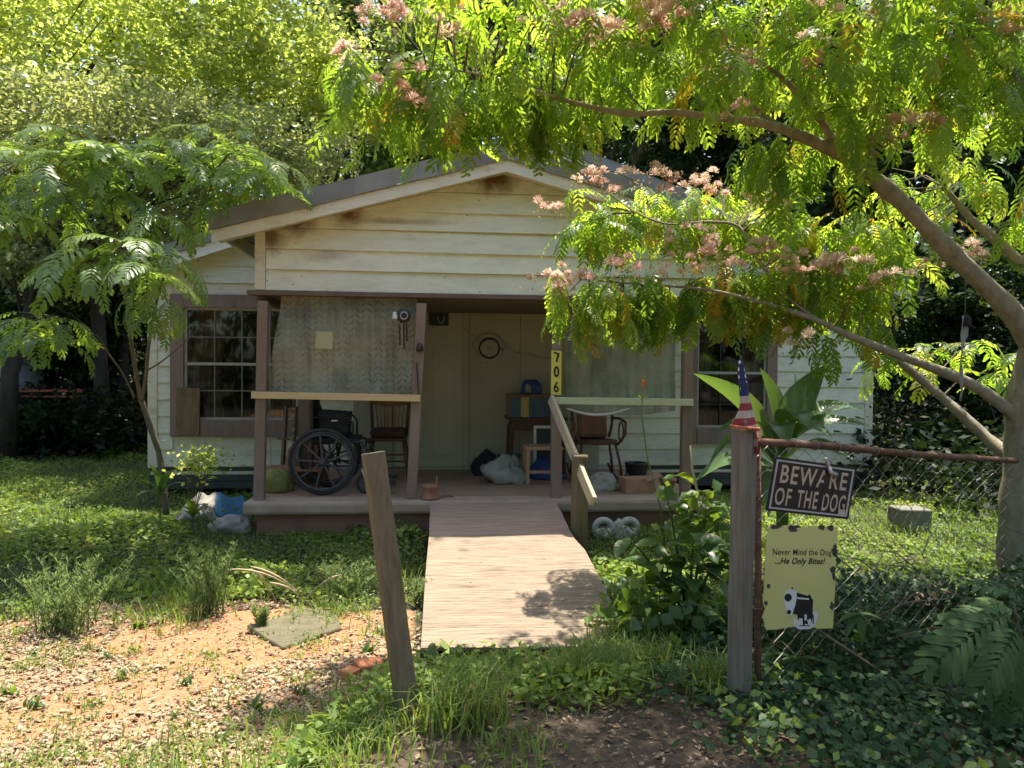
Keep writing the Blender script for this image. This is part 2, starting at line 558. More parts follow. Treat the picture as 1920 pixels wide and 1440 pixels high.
M['sign_yellow_2'] = dull('sign_yellow_2', (0.60, 0.54, 0.10), (0.68, 0.62, 0.15), 4, 0.6, bump=0.05)
M['print_black'] = dull('print_black', (0.014, 0.014, 0.012), (0.03, 0.03, 0.026), 30, 0.6, bump=0.02)
M['print_white'] = dull('print_white', (0.62, 0.62, 0.58), (0.72, 0.72, 0.68), 12, 0.6, bump=0.02)
M['peel'] = dull('peel', (0.035, 0.04, 0.03), (0.09, 0.09, 0.07), 40, 0.9, bump=0.3)
M['straw'] = dull('straw', (0.36, 0.33, 0.25), (0.47, 0.43, 0.33), 20, 0.85)


def make_specials():
    # ramp sheet: plywood grain running across the ramp, stained where it has weathered
    t = NT('ramp_pale')
    gr = t.noise(t.coords((0.9, 16, 16)), 4, 8, 0.7)
    col = t.ramp(gr, [(0.36, (0.09, 0.066, 0.046)), (0.46, (0.215, 0.162, 0.115)), (0.64, (0.31, 0.245, 0.18))])
    st = t.noise(t.coords(), 2.1, 6, 0.7)
    col = t.mix(t.ramp(st, [(0.5, (0, 0, 0)), (0.75, (0.5, 0.5, 0.5))]), col, (0.34, 0.23, 0.15))
    v = t.n('ShaderNodeTexVoronoi')
    v.inputs['Scale'].default_value = 5
    t.l(t.coords(), v.inputs['Vector'])
    col = t.mix(t.math('LESS_THAN', v.outputs['Distance'], 0.05), col, (0.11, 0.08, 0.05))
    M['ramp_pale'] = t.done(t.bsdf(col, 0.85, gr, 0.5, 0.006))
    t = NT('ramp_brown')
    gr = t.noise(t.coords((0.8, 14, 14)), 4, 8, 0.7)
    col = t.ramp(gr, [(0.28, (0.19, 0.125, 0.095)), (0.5, (0.30, 0.215, 0.165)), (0.75, (0.42, 0.32, 0.25))])
    M['ramp_brown'] = t.done(t.bsdf(col, 0.85, gr, 0.5, 0.006))

    # lace-embossed vinyl: part of the light goes straight through
    def vinyl(name, tint, pattern, clear):
        t = NT(name)
        sep = t.n('ShaderNodeSeparateXYZ')
        t.l(t.coords(), sep.inputs[0])
        wv = t.math('MULTIPLY', t.math('SUBTRACT', t.noise(t.coords(), 7.0, 4, 0.6), 0.5), 0.05)
        x, z = t.math('ADD', sep.outputs[0], wv), t.math('ADD', sep.outputs[2], wv)
        tri = t.math('PINGPONG', x, 0.055)
        ph = t.math('ADD', z, t.math('MULTIPLY', tri, 0.9))
        dash = t.math('LESS_THAN', t.math('FRACT', t.math('DIVIDE', ph, 0.06)), 0.24)
        gap = t.math('GREATER_THAN', t.math('ABSOLUTE', t.math('SUBTRACT', tri, 0.0275)), 0.008)
        inner = t.math('LESS_THAN', t.math('ABSOLUTE', t.math('SUBTRACT', tri, 0.0275)), 0.019)
        mask = t.math('MULTIPLY', dash, inner)
        nz = t.math('ADD', t.math('MULTIPLY', t.noise(t.coords(), 3.0, 6, 0.65), 0.6), t.math('MULTIPLY', t.noise(t.coords((7, 1, 0.7)), 2.2, 5, 0.6), 0.4))
        patchy = t.n('ShaderNodeMapRange')
        patchy.inputs['From Min'].default_value = 0.38
        patchy.inputs['From Max'].default_value = 0.62
        t.l(t.noise(t.coords(), 5.0, 6, 0.7), patchy.inputs['Value'])
        mask = t.math('MULTIPLY', mask, t.math('MULTIPLY', patchy.outputs[0], pattern))
        c = t.ramp(nz, [(0.36, tuple(k * 0.5 for k in tint)), (0.5, tint), (0.64, tuple(min(1, k * 1.35) for k in tint))])
        c = t.mix(mask, c, tuple(k * 0.25 for k in tint))
        d = t.n('ShaderNodeBsdfDiffuse')
        tr = t.n('ShaderNodeBsdfTranslucent')
        t.l(c, d.inputs[0])
        t.l(c, tr.inputs[0])
        gl = t.n('ShaderNodeBsdfGlossy')
        gl.inputs['Roughness'].default_value = 0.35
        m1 = t.n('ShaderNodeMixShader')
        m1.inputs[0].default_value = 0.4
        t.l(d.outputs[0], m1.inputs[1])
        t.l(tr.outputs[0], m1.inputs[2])
        m2 = t.n('ShaderNodeMixShader')
        m2.inputs[0].default_value = 0.06
        t.l(m1.outputs[0], m2.inputs[1])
        t.l(gl.outputs[0], m2.inputs[2])
        tp = t.n('ShaderNodeBsdfTransparent')
        m3 = t.n('ShaderNodeMixShader')
        t.l(t.math('MULTIPLY', t.math('SUBTRACT', 1.35, nz), clear), m3.inputs[0])
        t.l(m2.outputs[0], m3.inputs[1])
        t.l(tp.outputs[0], m3.inputs[2])
        return t.done(m3.outputs[0])
    M['vinyl_lace'] = vinyl('vinyl_lace', (0.37, 0.38, 0.265), 0.9, 0.24)
    M['vinyl_plain'] = vinyl('vinyl_plain', (0.33, 0.345, 0.235), 0.12, 0.26)

    # window glass over a dark room
    t = NT('glass')
    b = t.n('ShaderNodeBsdfGlossy')
    b.inputs['Roughness'].default_value = 0.03
    b.inputs[0].default_value = (0.8, 0.85, 0.85, 1)
    tp = t.n('ShaderNodeBsdfTransparent')
    tp.inputs[0].default_value = (0.75, 0.78, 0.76, 1)
    fr = t.n('ShaderNodeFresnel')
    fr.inputs[0].default_value = 1.5
    mx = t.n('ShaderNodeMixShader')
    t.l(t.math('MULTIPLY', fr.outputs[0], 0.8), mx.inputs[0])
    t.l(tp.outputs[0], mx.inputs[1])
    t.l(b.outputs[0], mx.inputs[2])
    M['glass'] = t.done(mx.outputs[0])

    # rolled flag: stars on blue at the top, stripes under it (bands follow the cloth)
    t = NT('flag_cloth')
    sep = t.n('ShaderNodeSeparateXYZ')
    t.l(t.coords(), sep.inputs[0])
    z = t.math('ADD', sep.outputs[2], t.math('MULTIPLY', sep.outputs[0], -0.10))
    st = t.math('GREATER_THAN', t.math('FRACT', t.math('DIVIDE', z, 0.064)), 0.5)
    col = t.mix(st, (0.36, 0.31, 0.24), (0.22, 0.035, 0.04))
    v = t.n('ShaderNodeTexVoronoi')
    v.inputs['Scale'].default_value = 34
    v.inputs['Randomness'].default_value = 0.35
    t.l(t.coords(), v.inputs['Vector'])
    stars = t.math('LESS_THAN', v.outputs['Distance'], 0.28)
    blue = t.mix(stars, (0.025, 0.035, 0.10), (0.6, 0.6, 0.58))
    top = t.math('GREATER_THAN', z, FLAG_Z)
    col = t.mix(top, col, blue)
    M['flag_cloth'] = t.done(t.bsdf(col, 0.85, t.noise(t.coords(), 60), 0.3, 0.003))

    # ground: red clay, leaf litter and dark soil
    t = NT('ground')
    co = t.coords()
    n1 = t.noise(co, 1.1, 8, 0.65)
    n2 = t.noise(co, 22, 6, 0.7)
    clay = t.ramp(n2, [(0.25, (0.25, 0.11, 0.05)), (0.5, (0.35, 0.175, 0.09)), (0.8, (0.40, 0.235, 0.13))])
    litter = t.ramp(n2, [(0.3, (0.035, 0.027, 0.018)), (0.55, (0.085, 0.062, 0.04)), (0.75, (0.17, 0.125, 0.085))])
    soil = t.ramp(n2, [(0.3, (0.015, 0.018, 0.009)), (0.7, (0.05, 0.05, 0.025))])
    a = t.n('ShaderNodeAttribute', attribute_name='bare')
    k = t.ramp(t.math('ADD', a.outputs['Fac'], t.math('MULTIPLY', t.math('SUBTRACT', n1, 0.5), 0.6)), [(0.4, (0, 0, 0)), (0.6, (1, 1, 1))])
    b = t.n('ShaderNodeAttribute', attribute_name='litter')
    base = t.mix(b.outputs['Fac'], soil, litter)
    M['ground'] = t.done(t.bsdf(t.mix(k, base, clay), 0.95, n2, 0.8, 0.02))


FLAG_Z = 1.375
make_specials()
M['mimosa_leaf'] = leafy('mimosa_leaf', (0.06, 0.125, 0.035), (0.32, 0.53, 0.03), (0.125, 0.19, 0.05), (0.62, 0.76, 0.07), 'obj', 0.58, 0.4, 0.45)
M['mimosa_leaf_far'] = leafy('mimosa_leaf_far', (0.06, 0.125, 0.035), (0.32, 0.53, 0.03), (0.125, 0.19, 0.05), (0.62, 0.76, 0.07), 'attr', 0.58, 0.4, 0.45, (0.5, 0.33, 0.02))
M['sapling_leaf'] = leafy('sapling_leaf', (0.10, 0.17, 0.055), (0.32, 0.50, 0.06), (0.18, 0.26, 0.07), (0.52, 0.66, 0.07), 'obj', 0.45, 0.4, 0.5)
M['sapling_leaf_far'] = leafy('sapling_leaf_far', (0.10, 0.17, 0.055), (0.32, 0.50, 0.06), (0.18, 0.26, 0.07), (0.52, 0.66, 0.07), 'attr', 0.45, 0.4, 0.5)
M['leaf_light'] = leafy('leaf_light', (0.14, 0.19, 0.05), (0.52, 0.62, 0.10), (0.26, 0.31, 0.09), (0.80, 0.88, 0.18), 'attr', 0.6, 0.4, 0.5)
M['leaf_olive'] = leafy('leaf_olive', (0.14, 0.165, 0.07), (0.40, 0.46, 0.12), (0.26, 0.285, 0.13), (0.66, 0.70, 0.20), 'attr', 0.5, 0.35, 0.6)
M['leaf_mid'] = leafy('leaf_mid', (0.05, 0.085, 0.025), (0.20, 0.29, 0.04), (0.10, 0.14, 0.04), (0.40, 0.48, 0.07), 'attr', 0.5, 0.4, 0.5)
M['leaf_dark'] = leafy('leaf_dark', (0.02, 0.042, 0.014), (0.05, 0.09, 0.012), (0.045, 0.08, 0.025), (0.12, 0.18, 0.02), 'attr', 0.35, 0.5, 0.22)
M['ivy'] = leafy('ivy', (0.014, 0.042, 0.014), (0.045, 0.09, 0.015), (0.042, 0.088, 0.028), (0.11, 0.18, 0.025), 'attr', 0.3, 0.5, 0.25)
M['cover'] = leafy('cover', (0.07, 0.135, 0.025), (0.22, 0.34, 0.03), (0.25, 0.33, 0.08), (0.52, 0.62, 0.09), 'attr', 0.4, 0.5, 0.3)
M['grass'] = leafy('grass', (0.08, 0.15, 0.03), (0.22, 0.34, 0.03), (0.17, 0.24, 0.055), (0.42, 0.50, 0.07), 'attr', 0.4, 0.5, 0.3, (0.36, 0.28, 0.13))
M['weed'] = leafy('weed', (0.15, 0.22, 0.09), (0.28, 0.38, 0.10), (0.24, 0.32, 0.13), (0.42, 0.50, 0.14), 'attr', 0.4, 0.6, 0.2)
M['broad'] = leafy('broad', (0.045, 0.10, 0.03), (0.16, 0.28, 0.02), (0.09, 0.16, 0.045), (0.30, 0.40, 0.03), 'obj', 0.4, 0.35, 0.5)
M['mass'] = leafy('mass', (0.055, 0.12, 0.035), (0.20, 0.34, 0.03), (0.13, 0.20, 0.06), (0.38, 0.48, 0.04), 'attr', 0.4, 0.35, 0.5)
M['banana'] = leafy('banana', (0.07, 0.14, 0.05), (0.17, 0.30, 0.04), (0.12, 0.20, 0.085), (0.26, 0.38, 0.06), 'obj', 0.3, 0.3, 0.6)
M['yellow_leaf'] = leafy('yellow_leaf', (0.40, 0.24, 0.02), (0.6, 0.36, 0.02), (0.46, 0.30, 0.03), (0.62, 0.42, 0.03), 'obj', 0.5)
M['petal'] = leafy('petal', (0.80, 0.56, 0.49), (0.8, 0.57, 0.48), (0.82, 0.70, 0.58), (0.8, 0.66, 0.54), 'obj', 0.4, 0.8, 0.1)
M['bud'] = leafy('bud', (0.46, 0.31, 0.16), (0.55, 0.36, 0.15), (0.52, 0.40, 0.20), (0.6, 0.45, 0.2), 'obj', 0.3, 0.8, 0.1)
M['chip'] = dull('chip', (0.17, 0.11, 0.06), (0.44, 0.345, 0.225), 38, 0.9, lo=0.36, hi=0.6, bump=0.2, c3=(0.30, 0.17, 0.09))
M['fern_leaf'] = leafy('fern_leaf', (0.035, 0.08, 0.025), (0.09, 0.17, 0.03), (0.07, 0.13, 0.04), (0.18, 0.28, 0.04), 'obj', 0.3, 0.6, 0.2)
M['brush'] = leafy('brush', (0.007, 0.015, 0.006), (0.014, 0.028, 0.006), (0.018, 0.033, 0.012), (0.03, 0.05, 0.01), 'attr', 0.3, 0.5, 0.2)  # near-black leaf colour standing in for deep shade under the trees
M['litter_leaf'] = leafy('litter_leaf', (0.09, 0.055, 0.03), (0.08, 0.05, 0.02), (0.33, 0.24, 0.15), (0.2, 0.14, 0.07), 'attr', 0.15, 0.8, 0.15)
M['orange_flower'] = dull('orange_flower', (0.55, 0.12, 0.02), (0.65, 0.2, 0.04), 9, 0.6)
M['paint_red'] = dull('paint_red', (0.42, 0.10, 0.05), (0.52, 0.15, 0.08), 9, 0.6)
M['cactus'] = dull('cactus', (0.18, 0.20, 0.07), (0.26, 0.26, 0.10), 14, 0.6)


# ------------------------------------------------------------------ ground
def build_ground():
    xs = np.concatenate([np.linspace(-120, -12, 22)[:-1], np.linspace(-12, 12, 200), np.linspace(12, 120, 22)[1:]])
    ys = np.concatenate([np.linspace(-30, 1, 12)[:-1], np.linspace(1, 10, 130), np.linspace(10, 120, 40)[1:]])
    X, Y = np.meshgrid(xs, ys)
    Z = gz(X, Y)
    near = (np.abs(X) < 12) & (Y > 1) & (Y < 12)
    Z = Z + near * (RNG.normal(0, 0.006, Z.shape))
    h, w = X.shape
    V = np.stack([X, Y, Z], -1).reshape(-1, 3)
    i = np.arange(h * w).reshape(h, w)
    F = np.stack([i[:-1, :-1], i[:-1, 1:], i[1:, 1:], i[1:, :-1]], -1).reshape(-1, 4)
    o = np_mesh('ground', V, F, M['ground'], smooth_sh=True)
    bare = bare_zone(V[:, 0], V[:, 1])
    lit = np.clip(smooth(-1.2, -0.4, V[:, 0]) * (1 - smooth(3.2, 4.0, V[:, 1])) + 0.15 + 0.6 * smooth(11, 13, V[:, 1]), 0, 1)
    for n, d in (('bare', bare), ('litter', lit)):
        a = o.data.attributes.new(n, 'FLOAT', 'POINT')
        a.data.foreach_set('value', np.ascontiguousarray(d, np.float32))
    o['kind'] = 'structure'


def bare_zone(x, y):
    """Where the yard is bare clay under wood chips."""
    edge = 5.35 + 0.12 * np.sin(x * 2.3) + 0.1 * np.sin(x * 5.1 + 1) - 0.25 * smooth(-1.8, -2.8, x)
    right = -0.12 - 0.55 * smooth(4.4, 2.6, y)
    return (1 - smooth(edge - 0.15, edge + 0.1, y)) * (1 - smooth(right - 0.15, right + 0.12, x)) * smooth(-6.5, -5.0, x)


build_ground()

# ------------------------------------------------------------------ house
house = thing('house', 'small cream clapboard house with a gabled front porch and grey metal-edged roof', 'house', (1.06, 9.2, 0.12))
YW = 9.2                                       # face of the front wall
RIDGE_X, RIDGE_Z, RISE = 1.06, 4.38, 0.35


def clip(poly, a, b, c):
    """Keep the part of a polygon of (x, z) where a*x + b*z <= c."""
    out = []
    for i, p in enumerate(poly):
        q = poly[(i + 1) % len(poly)]
        dp, dq = a * p[0] + b * p[1] - c, a * q[0] + b * q[1] - c
        if dp <= 0:
            out.append(p)
        if (dp < 0 < dq) or (dq < 0 < dp):
            t = dp / (dp - dq)
            out.append((p[0] + (q[0] - p[0]) * t, p[1] + (q[1] - p[1]) * t))
    return out


def board(x0, x1, z0, z1, yf, mat, gable=None, sag=0.0, proud=0.022):
    poly = [(x0, z0), (x1, z0), (x1, z1), (x0, z1)]
    if gable:
        gx, gzt, s = gable
        poly = clip(poly, s, 1, gzt + s * gx)
        poly = clip(poly, -s, 1, gzt - s * gx)
    if len(poly) < 3:
        return
    # split long boards a little so that they can bow
    mb = MB()
    k = len(poly)
    fr = [(x, yf - (proud - (proud - 0.006) * (z - z0) / (z1 - z0)) - random.uniform(0, 0.002), z + sag * (x - x0)) for x, z in poly]
    bk = [(x, yf, z + sag * (x - x0)) for x, z in poly]
    fs = [tuple(range(k)), tuple(range(2 * k - 1, k - 1, -1))] + [(i, i + k, (i + 1) % k + k, (i + 1) % k) for i in range(k)]
    mb.add(fr + bk, fs)
    obj('siding_board', mb, mat, house)


def build_walls():
    h = 0.192
    wins = [(-3.02, -1.48, 0.80, 2.43), (3.02, 4.16, 0.72, 2.40)]
    panel = (-0.98, 1.95, 0.3, 2.50)
    z = 0.455
    row = 0
    while z < 4.3:
        z1 = z + h
        cuts = [(a, b) for a, b, c, d in wins if z1 > c + 0.02 and z < d - 0.02]
        if z < panel[3]:
            cuts.append((panel[0], panel[1]))
        cuts.sort()
        x = -3.185
        segs = []
        for a, b in cuts:
            if a > x + 0.02:
                segs.append((x, a))
            x = max(x, b)
        if x < 5.30:
            segs.append((x, 5.305))
        for a, b in segs:
            if b - a > 3.5 and z > 2.5:
                m = (a + b) / 2 + random.uniform(-1, 1)
                pairs = [(a, m), (m + 0.003, b)]
            else:
                pairs = [(a, b)]
            for p, q in pairs:
                board(p, q, z, z1, YW, M['siding_main'], (RIDGE_X, RIDGE_Z - 0.16, RISE), random.uniform(-0.0015, 0.0015))
        z = z1
        row += 1
    for x0, x1 in ((-3.29, -3.185), (5.305, 5.41)):
        obj('corner_board', MB().box((x0, YW - 0.035, 0.44), (x1, YW + 0.05, 2.95)), M['trim_white'], house, bevel=0.004)
    # structural wall behind the boards, with the window openings left open
    mb = MB()
    xs = [-3.27, -2.88, -1.6, 3.14, 4.04, 5.39]
    for i in range(5):
        if i in (1, 3):
            c, d = (1.0, 2.3) if i == 1 else (0.92, 2.26)
            mb.box((xs[i], YW + 0.001, 0.3), (xs[i + 1], YW + 0.12, c))
            mb.box((xs[i], YW + 0.001, d), (xs[i + 1], YW + 0.12, 2.9))
        else:
            mb.box((xs[i], YW + 0.001, 0.3), (xs[i + 1], YW + 0.12, 2.9))
    obj('wall_sheathing', mb, M['trim_white'], house)
    g = MB().prism([(-3.27, YW + 0.001, 2.9), (5.39, YW + 0.001, 2.9), (RIDGE_X, YW + 0.001, RIDGE_Z - 0.1)], (0, -1, 0), 0.1)
    obj('gable_sheathing', g, M['trim_white'], house)
    obj('side_wall', MB().box((-3.28, YW + 0.13, 0.25), (-3.16, 16, 2.85)), M['siding_main'], house)
    obj('side_wall', MB().box((5.28, YW + 0.13, 0.25), (5.40, 16, 2.85)), M['siding_main'], house)
    obj('back_wall', MB().box((-3.28, 16.0, 0.25), (5.40, 16.1, 2.85)), M['siding_main'], house)
    obj('interior_wall', MB().box((-3.1, 11.5, 0.3), (5.25, 11.6, 2.8)), M['brown_dark'], house)
    # flat sheets round the door, with a batten seam between them
    obj('wall_panel', MB().box((0.375, YW - 0.022, 0.42), (0.975, YW, 2.42)), M['panel_beige'], house, bevel=0.003)
    obj('wall_panel', MB().box((0.981, YW - 0.020, 0.42), (1.95, YW, 2.42)), M['panel_beige'], house, bevel=0.003)
    obj('wall_panel', MB().box((-0.98, YW - 0.021, 0.42), (-0.60, YW, 2.42)), M['panel_beige'], house, bevel=0.003)
    obj('wall_panel', MB().box((-0.59, YW - 0.021, 2.44), (1.95, YW, 2.50)), M['panel_beige'], house)
    # skirting sheets under the siding, left and right of the porch
    for a, b in ((-3.28, -1.74), (2.55, 5.40)):
        for k in range(3):
            obj('skirting_strip', MB().obox(((a + b) / 2, YW + 0.01 - 0.004 * k, 0.405 - 0.085 * k), (b - a, 0.02, 0.078), Euler((0.10, 0, 0)).to_matrix()), M['skirt'], house)


def build_window(x0, x1, z0, z1, casing, cols, rows, label, dark_bars=False):
    """Outer casing x0..x1, z0..z1."""
    w = MB().box((x0 - 0.02, YW - 0.05, z0), (x0 + casing, YW, z1))
    win = obj('window', w, M['brown_paint'], house, bevel=0.004)
    win['label'] = label
    obj('casing_board', MB().box((x1 - casing, YW - 0.048, z0), (x1, YW, z1)), M['brown_paint'], win, bevel=0.004)
    obj('casing_board', MB().box((x0 + casing, YW - 0.046, z1 - casing - 0.02), (x1 - casing, YW, z1)), M['brown_paint'], win, bevel=0.004)
    obj('sill', MB().box((x0 + casing, YW - 0.060, z0), (x1 - casing, YW, z0 + casing + 0.06)), M['brown_paint'], win, bevel=0.004)
    a, b, c, d = x0 + casing, x1 - casing, z0 + casing + 0.06, z1 - casing - 0.02
    sm = M['black_paint'] if dark_bars else M['sash']
    s = MB()
    t = 0.028
    s.box((a, YW - 0.012, c), (a + t, YW + 0.04, d)).box((b - t, YW - 0.012, c), (b, YW + 0.04, d))
    s.box((a + t, YW - 0.012, c), (b - t, YW + 0.04, c + t)).box((a + t, YW - 0.012, d - t), (b - t, YW + 0.04, d))
    mid = c + (d - c) * 0.5
    s.box((a + t, YW - 0.018, mid - 0.016), (b - t, YW + 0.035, mid + 0.016))
    obj('sash', s, M['sash'], win)
    pw, ph = (b - a - 2 * t) / cols, (d - c - 2 * t) / rows
    mt = MB()
    for k in range(1, cols):
        x = a + t + pw * k
        mt.box((x - 0.007, YW - 0.008, c + t), (x + 0.007, YW + 0.028, d - t))
    for k in range(1, rows):
        if k * 2 == rows:
            continue
        zz = c + t + ph * k
        mt.box((a + t, YW - 0.0065, zz - 0.007), (b - t, YW + 0.0265, zz + 0.007))
    obj('muntin', mt, sm if dark_bars else M['muntin'], win)
    for i in range(cols):
        for j in range(rows):
            g = MB().box((a + t + pw * i + 0.004, YW + 0.012, c + t + ph * j + 0.004), (a + t + pw * (i + 1) - 0.004, YW + 0.016, c + t + ph * (j + 1) - 0.004))
            obj('pane', g, M['glass'], win)
    # curtains hanging inside
    for (p, q, am) in ((a - 0.05, a + (b - a) * 0.42, 0.03), (a + (b - a) * 0.58, b + 0.05, 0.035)):
        n = 26
        rows_ = []
        for r in range(5):
            zz = d + 0.03 - (d - c + 0.08) * r / 4
            pinch = 1 - 0.35 * math.sin(math.pi * min(1, r / 4) * 0.8)
            rows_.append([(p + (q - p) * (k / n) * pinch + (0 if p < (a + b) / 2 - 0.3 else (q - p) * (1 - pinch)), YW + 0.16 + am * math.sin(k * 1.5 + r * 0.3), zz) for k in range(n + 1)])
        obj('curtain', MB().grid(rows_), M['curtain'], win, smooth_sh=True)
    return win


def build_roofs():
    # main roof: two slopes with a pale rake board along each front edge
    t = 0.09
    for s in (-1, 1):
        xe = RIDGE_X + s * 4.68
        ze = RIDGE_Z - RISE * 4.68
        pts = [(RIDGE_X, 8.92, RIDGE_Z), (xe, 8.92, ze), (xe, 16.3, ze), (RIDGE_X, 16.3, RIDGE_Z)]
        if s > 0:
            pts = pts[::-1]
        obj('roof_slope', MB().prism(pts, (s * RISE, 0, 1), t), M['roof_shingle'], house)
        pr = [(RIDGE_X, 8.90, RIDGE_Z - 0.02), (RIDGE_X, 8.90, RIDGE_Z - 0.13), (xe, 8.90, ze - 0.13), (xe, 8.90, ze - 0.02)]
        if s < 0:
            pr = pr[::-1]
        obj('roof_edge_sheet', MB().prism(pr, (0, -1, 0), 0.018), M['roof_metal'], house)
        pr = [(RIDGE_X, 8.925, RIDGE_Z - 0.132), (RIDGE_X, 8.925, RIDGE_Z - 0.26), (xe, 8.925, ze - 0.26), (xe, 8.925, ze - 0.132)]
        if s < 0:
            pr = pr[::-1]
        obj('rake_board', MB().prism(pr, (0, -1, 0), 0.025), M['trim_white'], house)
        sf = [(RIDGE_X, 8.945, RIDGE_Z - 0.2), (xe, 8.945, ze - 0.2), (xe, YW, ze - 0.2), (RIDGE_X, YW, RIDGE_Z - 0.2)]
        if s > 0:
            sf = sf[::-1]
        obj('soffit', MB().prism(sf, (s * RISE, 0, 1), 0.012), M['trim_white'], house)
    # porch roof
    PX, PZ, PS, Y0 = 0.60, 3.635, 0.273, 6.90
    for s, L in ((-1, 2.55), (1, 2.52)):
        xe, ze = PX + s * L, PZ - PS * L
        pts = [(PX, Y0 + 0.02, PZ - 0.012), (xe, Y0 + 0.02, ze - 0.012), (xe, YW, ze - 0.012), (PX, YW, PZ - 0.012)]
        if s > 0:
            pts = pts[::-1]
        obj('porch_roof_slope', MB().prism(pts, (s * PS, 0, 1), 0.06), M['roof_metal'], house)
        # folded metal edge in lapped lengths
        cuts = [0, 0.62, 1.30, 1.98, L + 0.02]
        for k in range(4):
            a, b = cuts[k], cuts[k + 1] + (0.03 if k < 3 else 0)
            y = Y0 - 0.004 * (k % 2) - 0.003
            dz = 0.004 * (k % 2)
            q = []
            for (l, u) in ((a, 0), (a, 1), (b, 1), (b, 0)):
                x = PX + s * l
                q.append((x, y, PZ - PS * l + dz - 0.158 * u + (0.004 * math.sin(l * 5) if u else 0)))
            if s < 0:
                q = q[::-1]
            obj('roof_edge_sheet', MB().prism(q, (0, -1, 0), 0.016), M['roof_metal'], house)
        pr = [(PX, Y0 + 0.016, PZ - 0.155), (PX, Y0 + 0.016, PZ - 0.262), (xe, Y0 + 0.016, ze - 0.262), (xe, Y0 + 0.016, ze - 0.155)]
        if s < 0:
            pr = pr[::-1]
        obj('rake_board', MB().prism(pr, (0, -1, 0), 0.03), M['trim_white'], house)
        sf = [(PX, Y0 + 0.047, PZ - 0.21), (xe, Y0 + 0.047, ze - 0.21), (xe, 7.2, ze - 0.21), (PX, 7.2, PZ - 0.21)]
        if s > 0:
            sf = sf[::-1]
        obj('soffit', MB().prism(sf, (s * PS, 0, 1), 0.012), M['trim_white'], house)
        # eave board down the side
        obj('eave_board', MB().box((min(xe, xe - s * 0.03), Y0 + 0.05, ze - 0.19), (max(xe, xe - s * 0.03), YW - 0.01, ze - 0.06)), M['trim_white'], house)
    # gable boards over the porch
    z = 2.302
    for k, h in enumerate((0.190, 0.186, 0.190, 0.176, 0.188, 0.186, 0.19)):
        board(-1.548, 2.66, z, z + h - 0.002, 7.2, M['siding_porch'], (PX, PZ - 0.225, PS), (-0.0025, -0.002, -0.004, 0.001, -0.002, 0, 0)[k], 0.036)
        z += h
    for x0, x1 in ((-1.645, -1.552), (2.664, 2.755)):
        obj('corner_board', MB().box((x0, 7.165, 2.302), (x1, 7.30, 2.85)), M['trim_white'], house, bevel=0.004)
    obj('gable_sheathing', MB().prism([(-1.6, 7.202, 2.30), (2.72, 7.202, 2.30), (2.72, 7.202, 2.80), (PX, 7.202, PZ - 0.23), (-1.6, 7.202, 2.80)], (0, -1, 0), 0.03), M['trim_white'], house)
    for x0, x1 in ((-1.645, -1.60), (2.71, 2.755)):
        obj('porch_side_fascia', MB().box((x0, 7.31, 2.31), (x1, YW - 0.03, 2.80)), M['trim_white'], house)
    obj('porch_ceiling', MB().box((-1.6, 7.24, 2.262), (2.70, YW - 0.03, 2.29)), M['ceiling'], house)


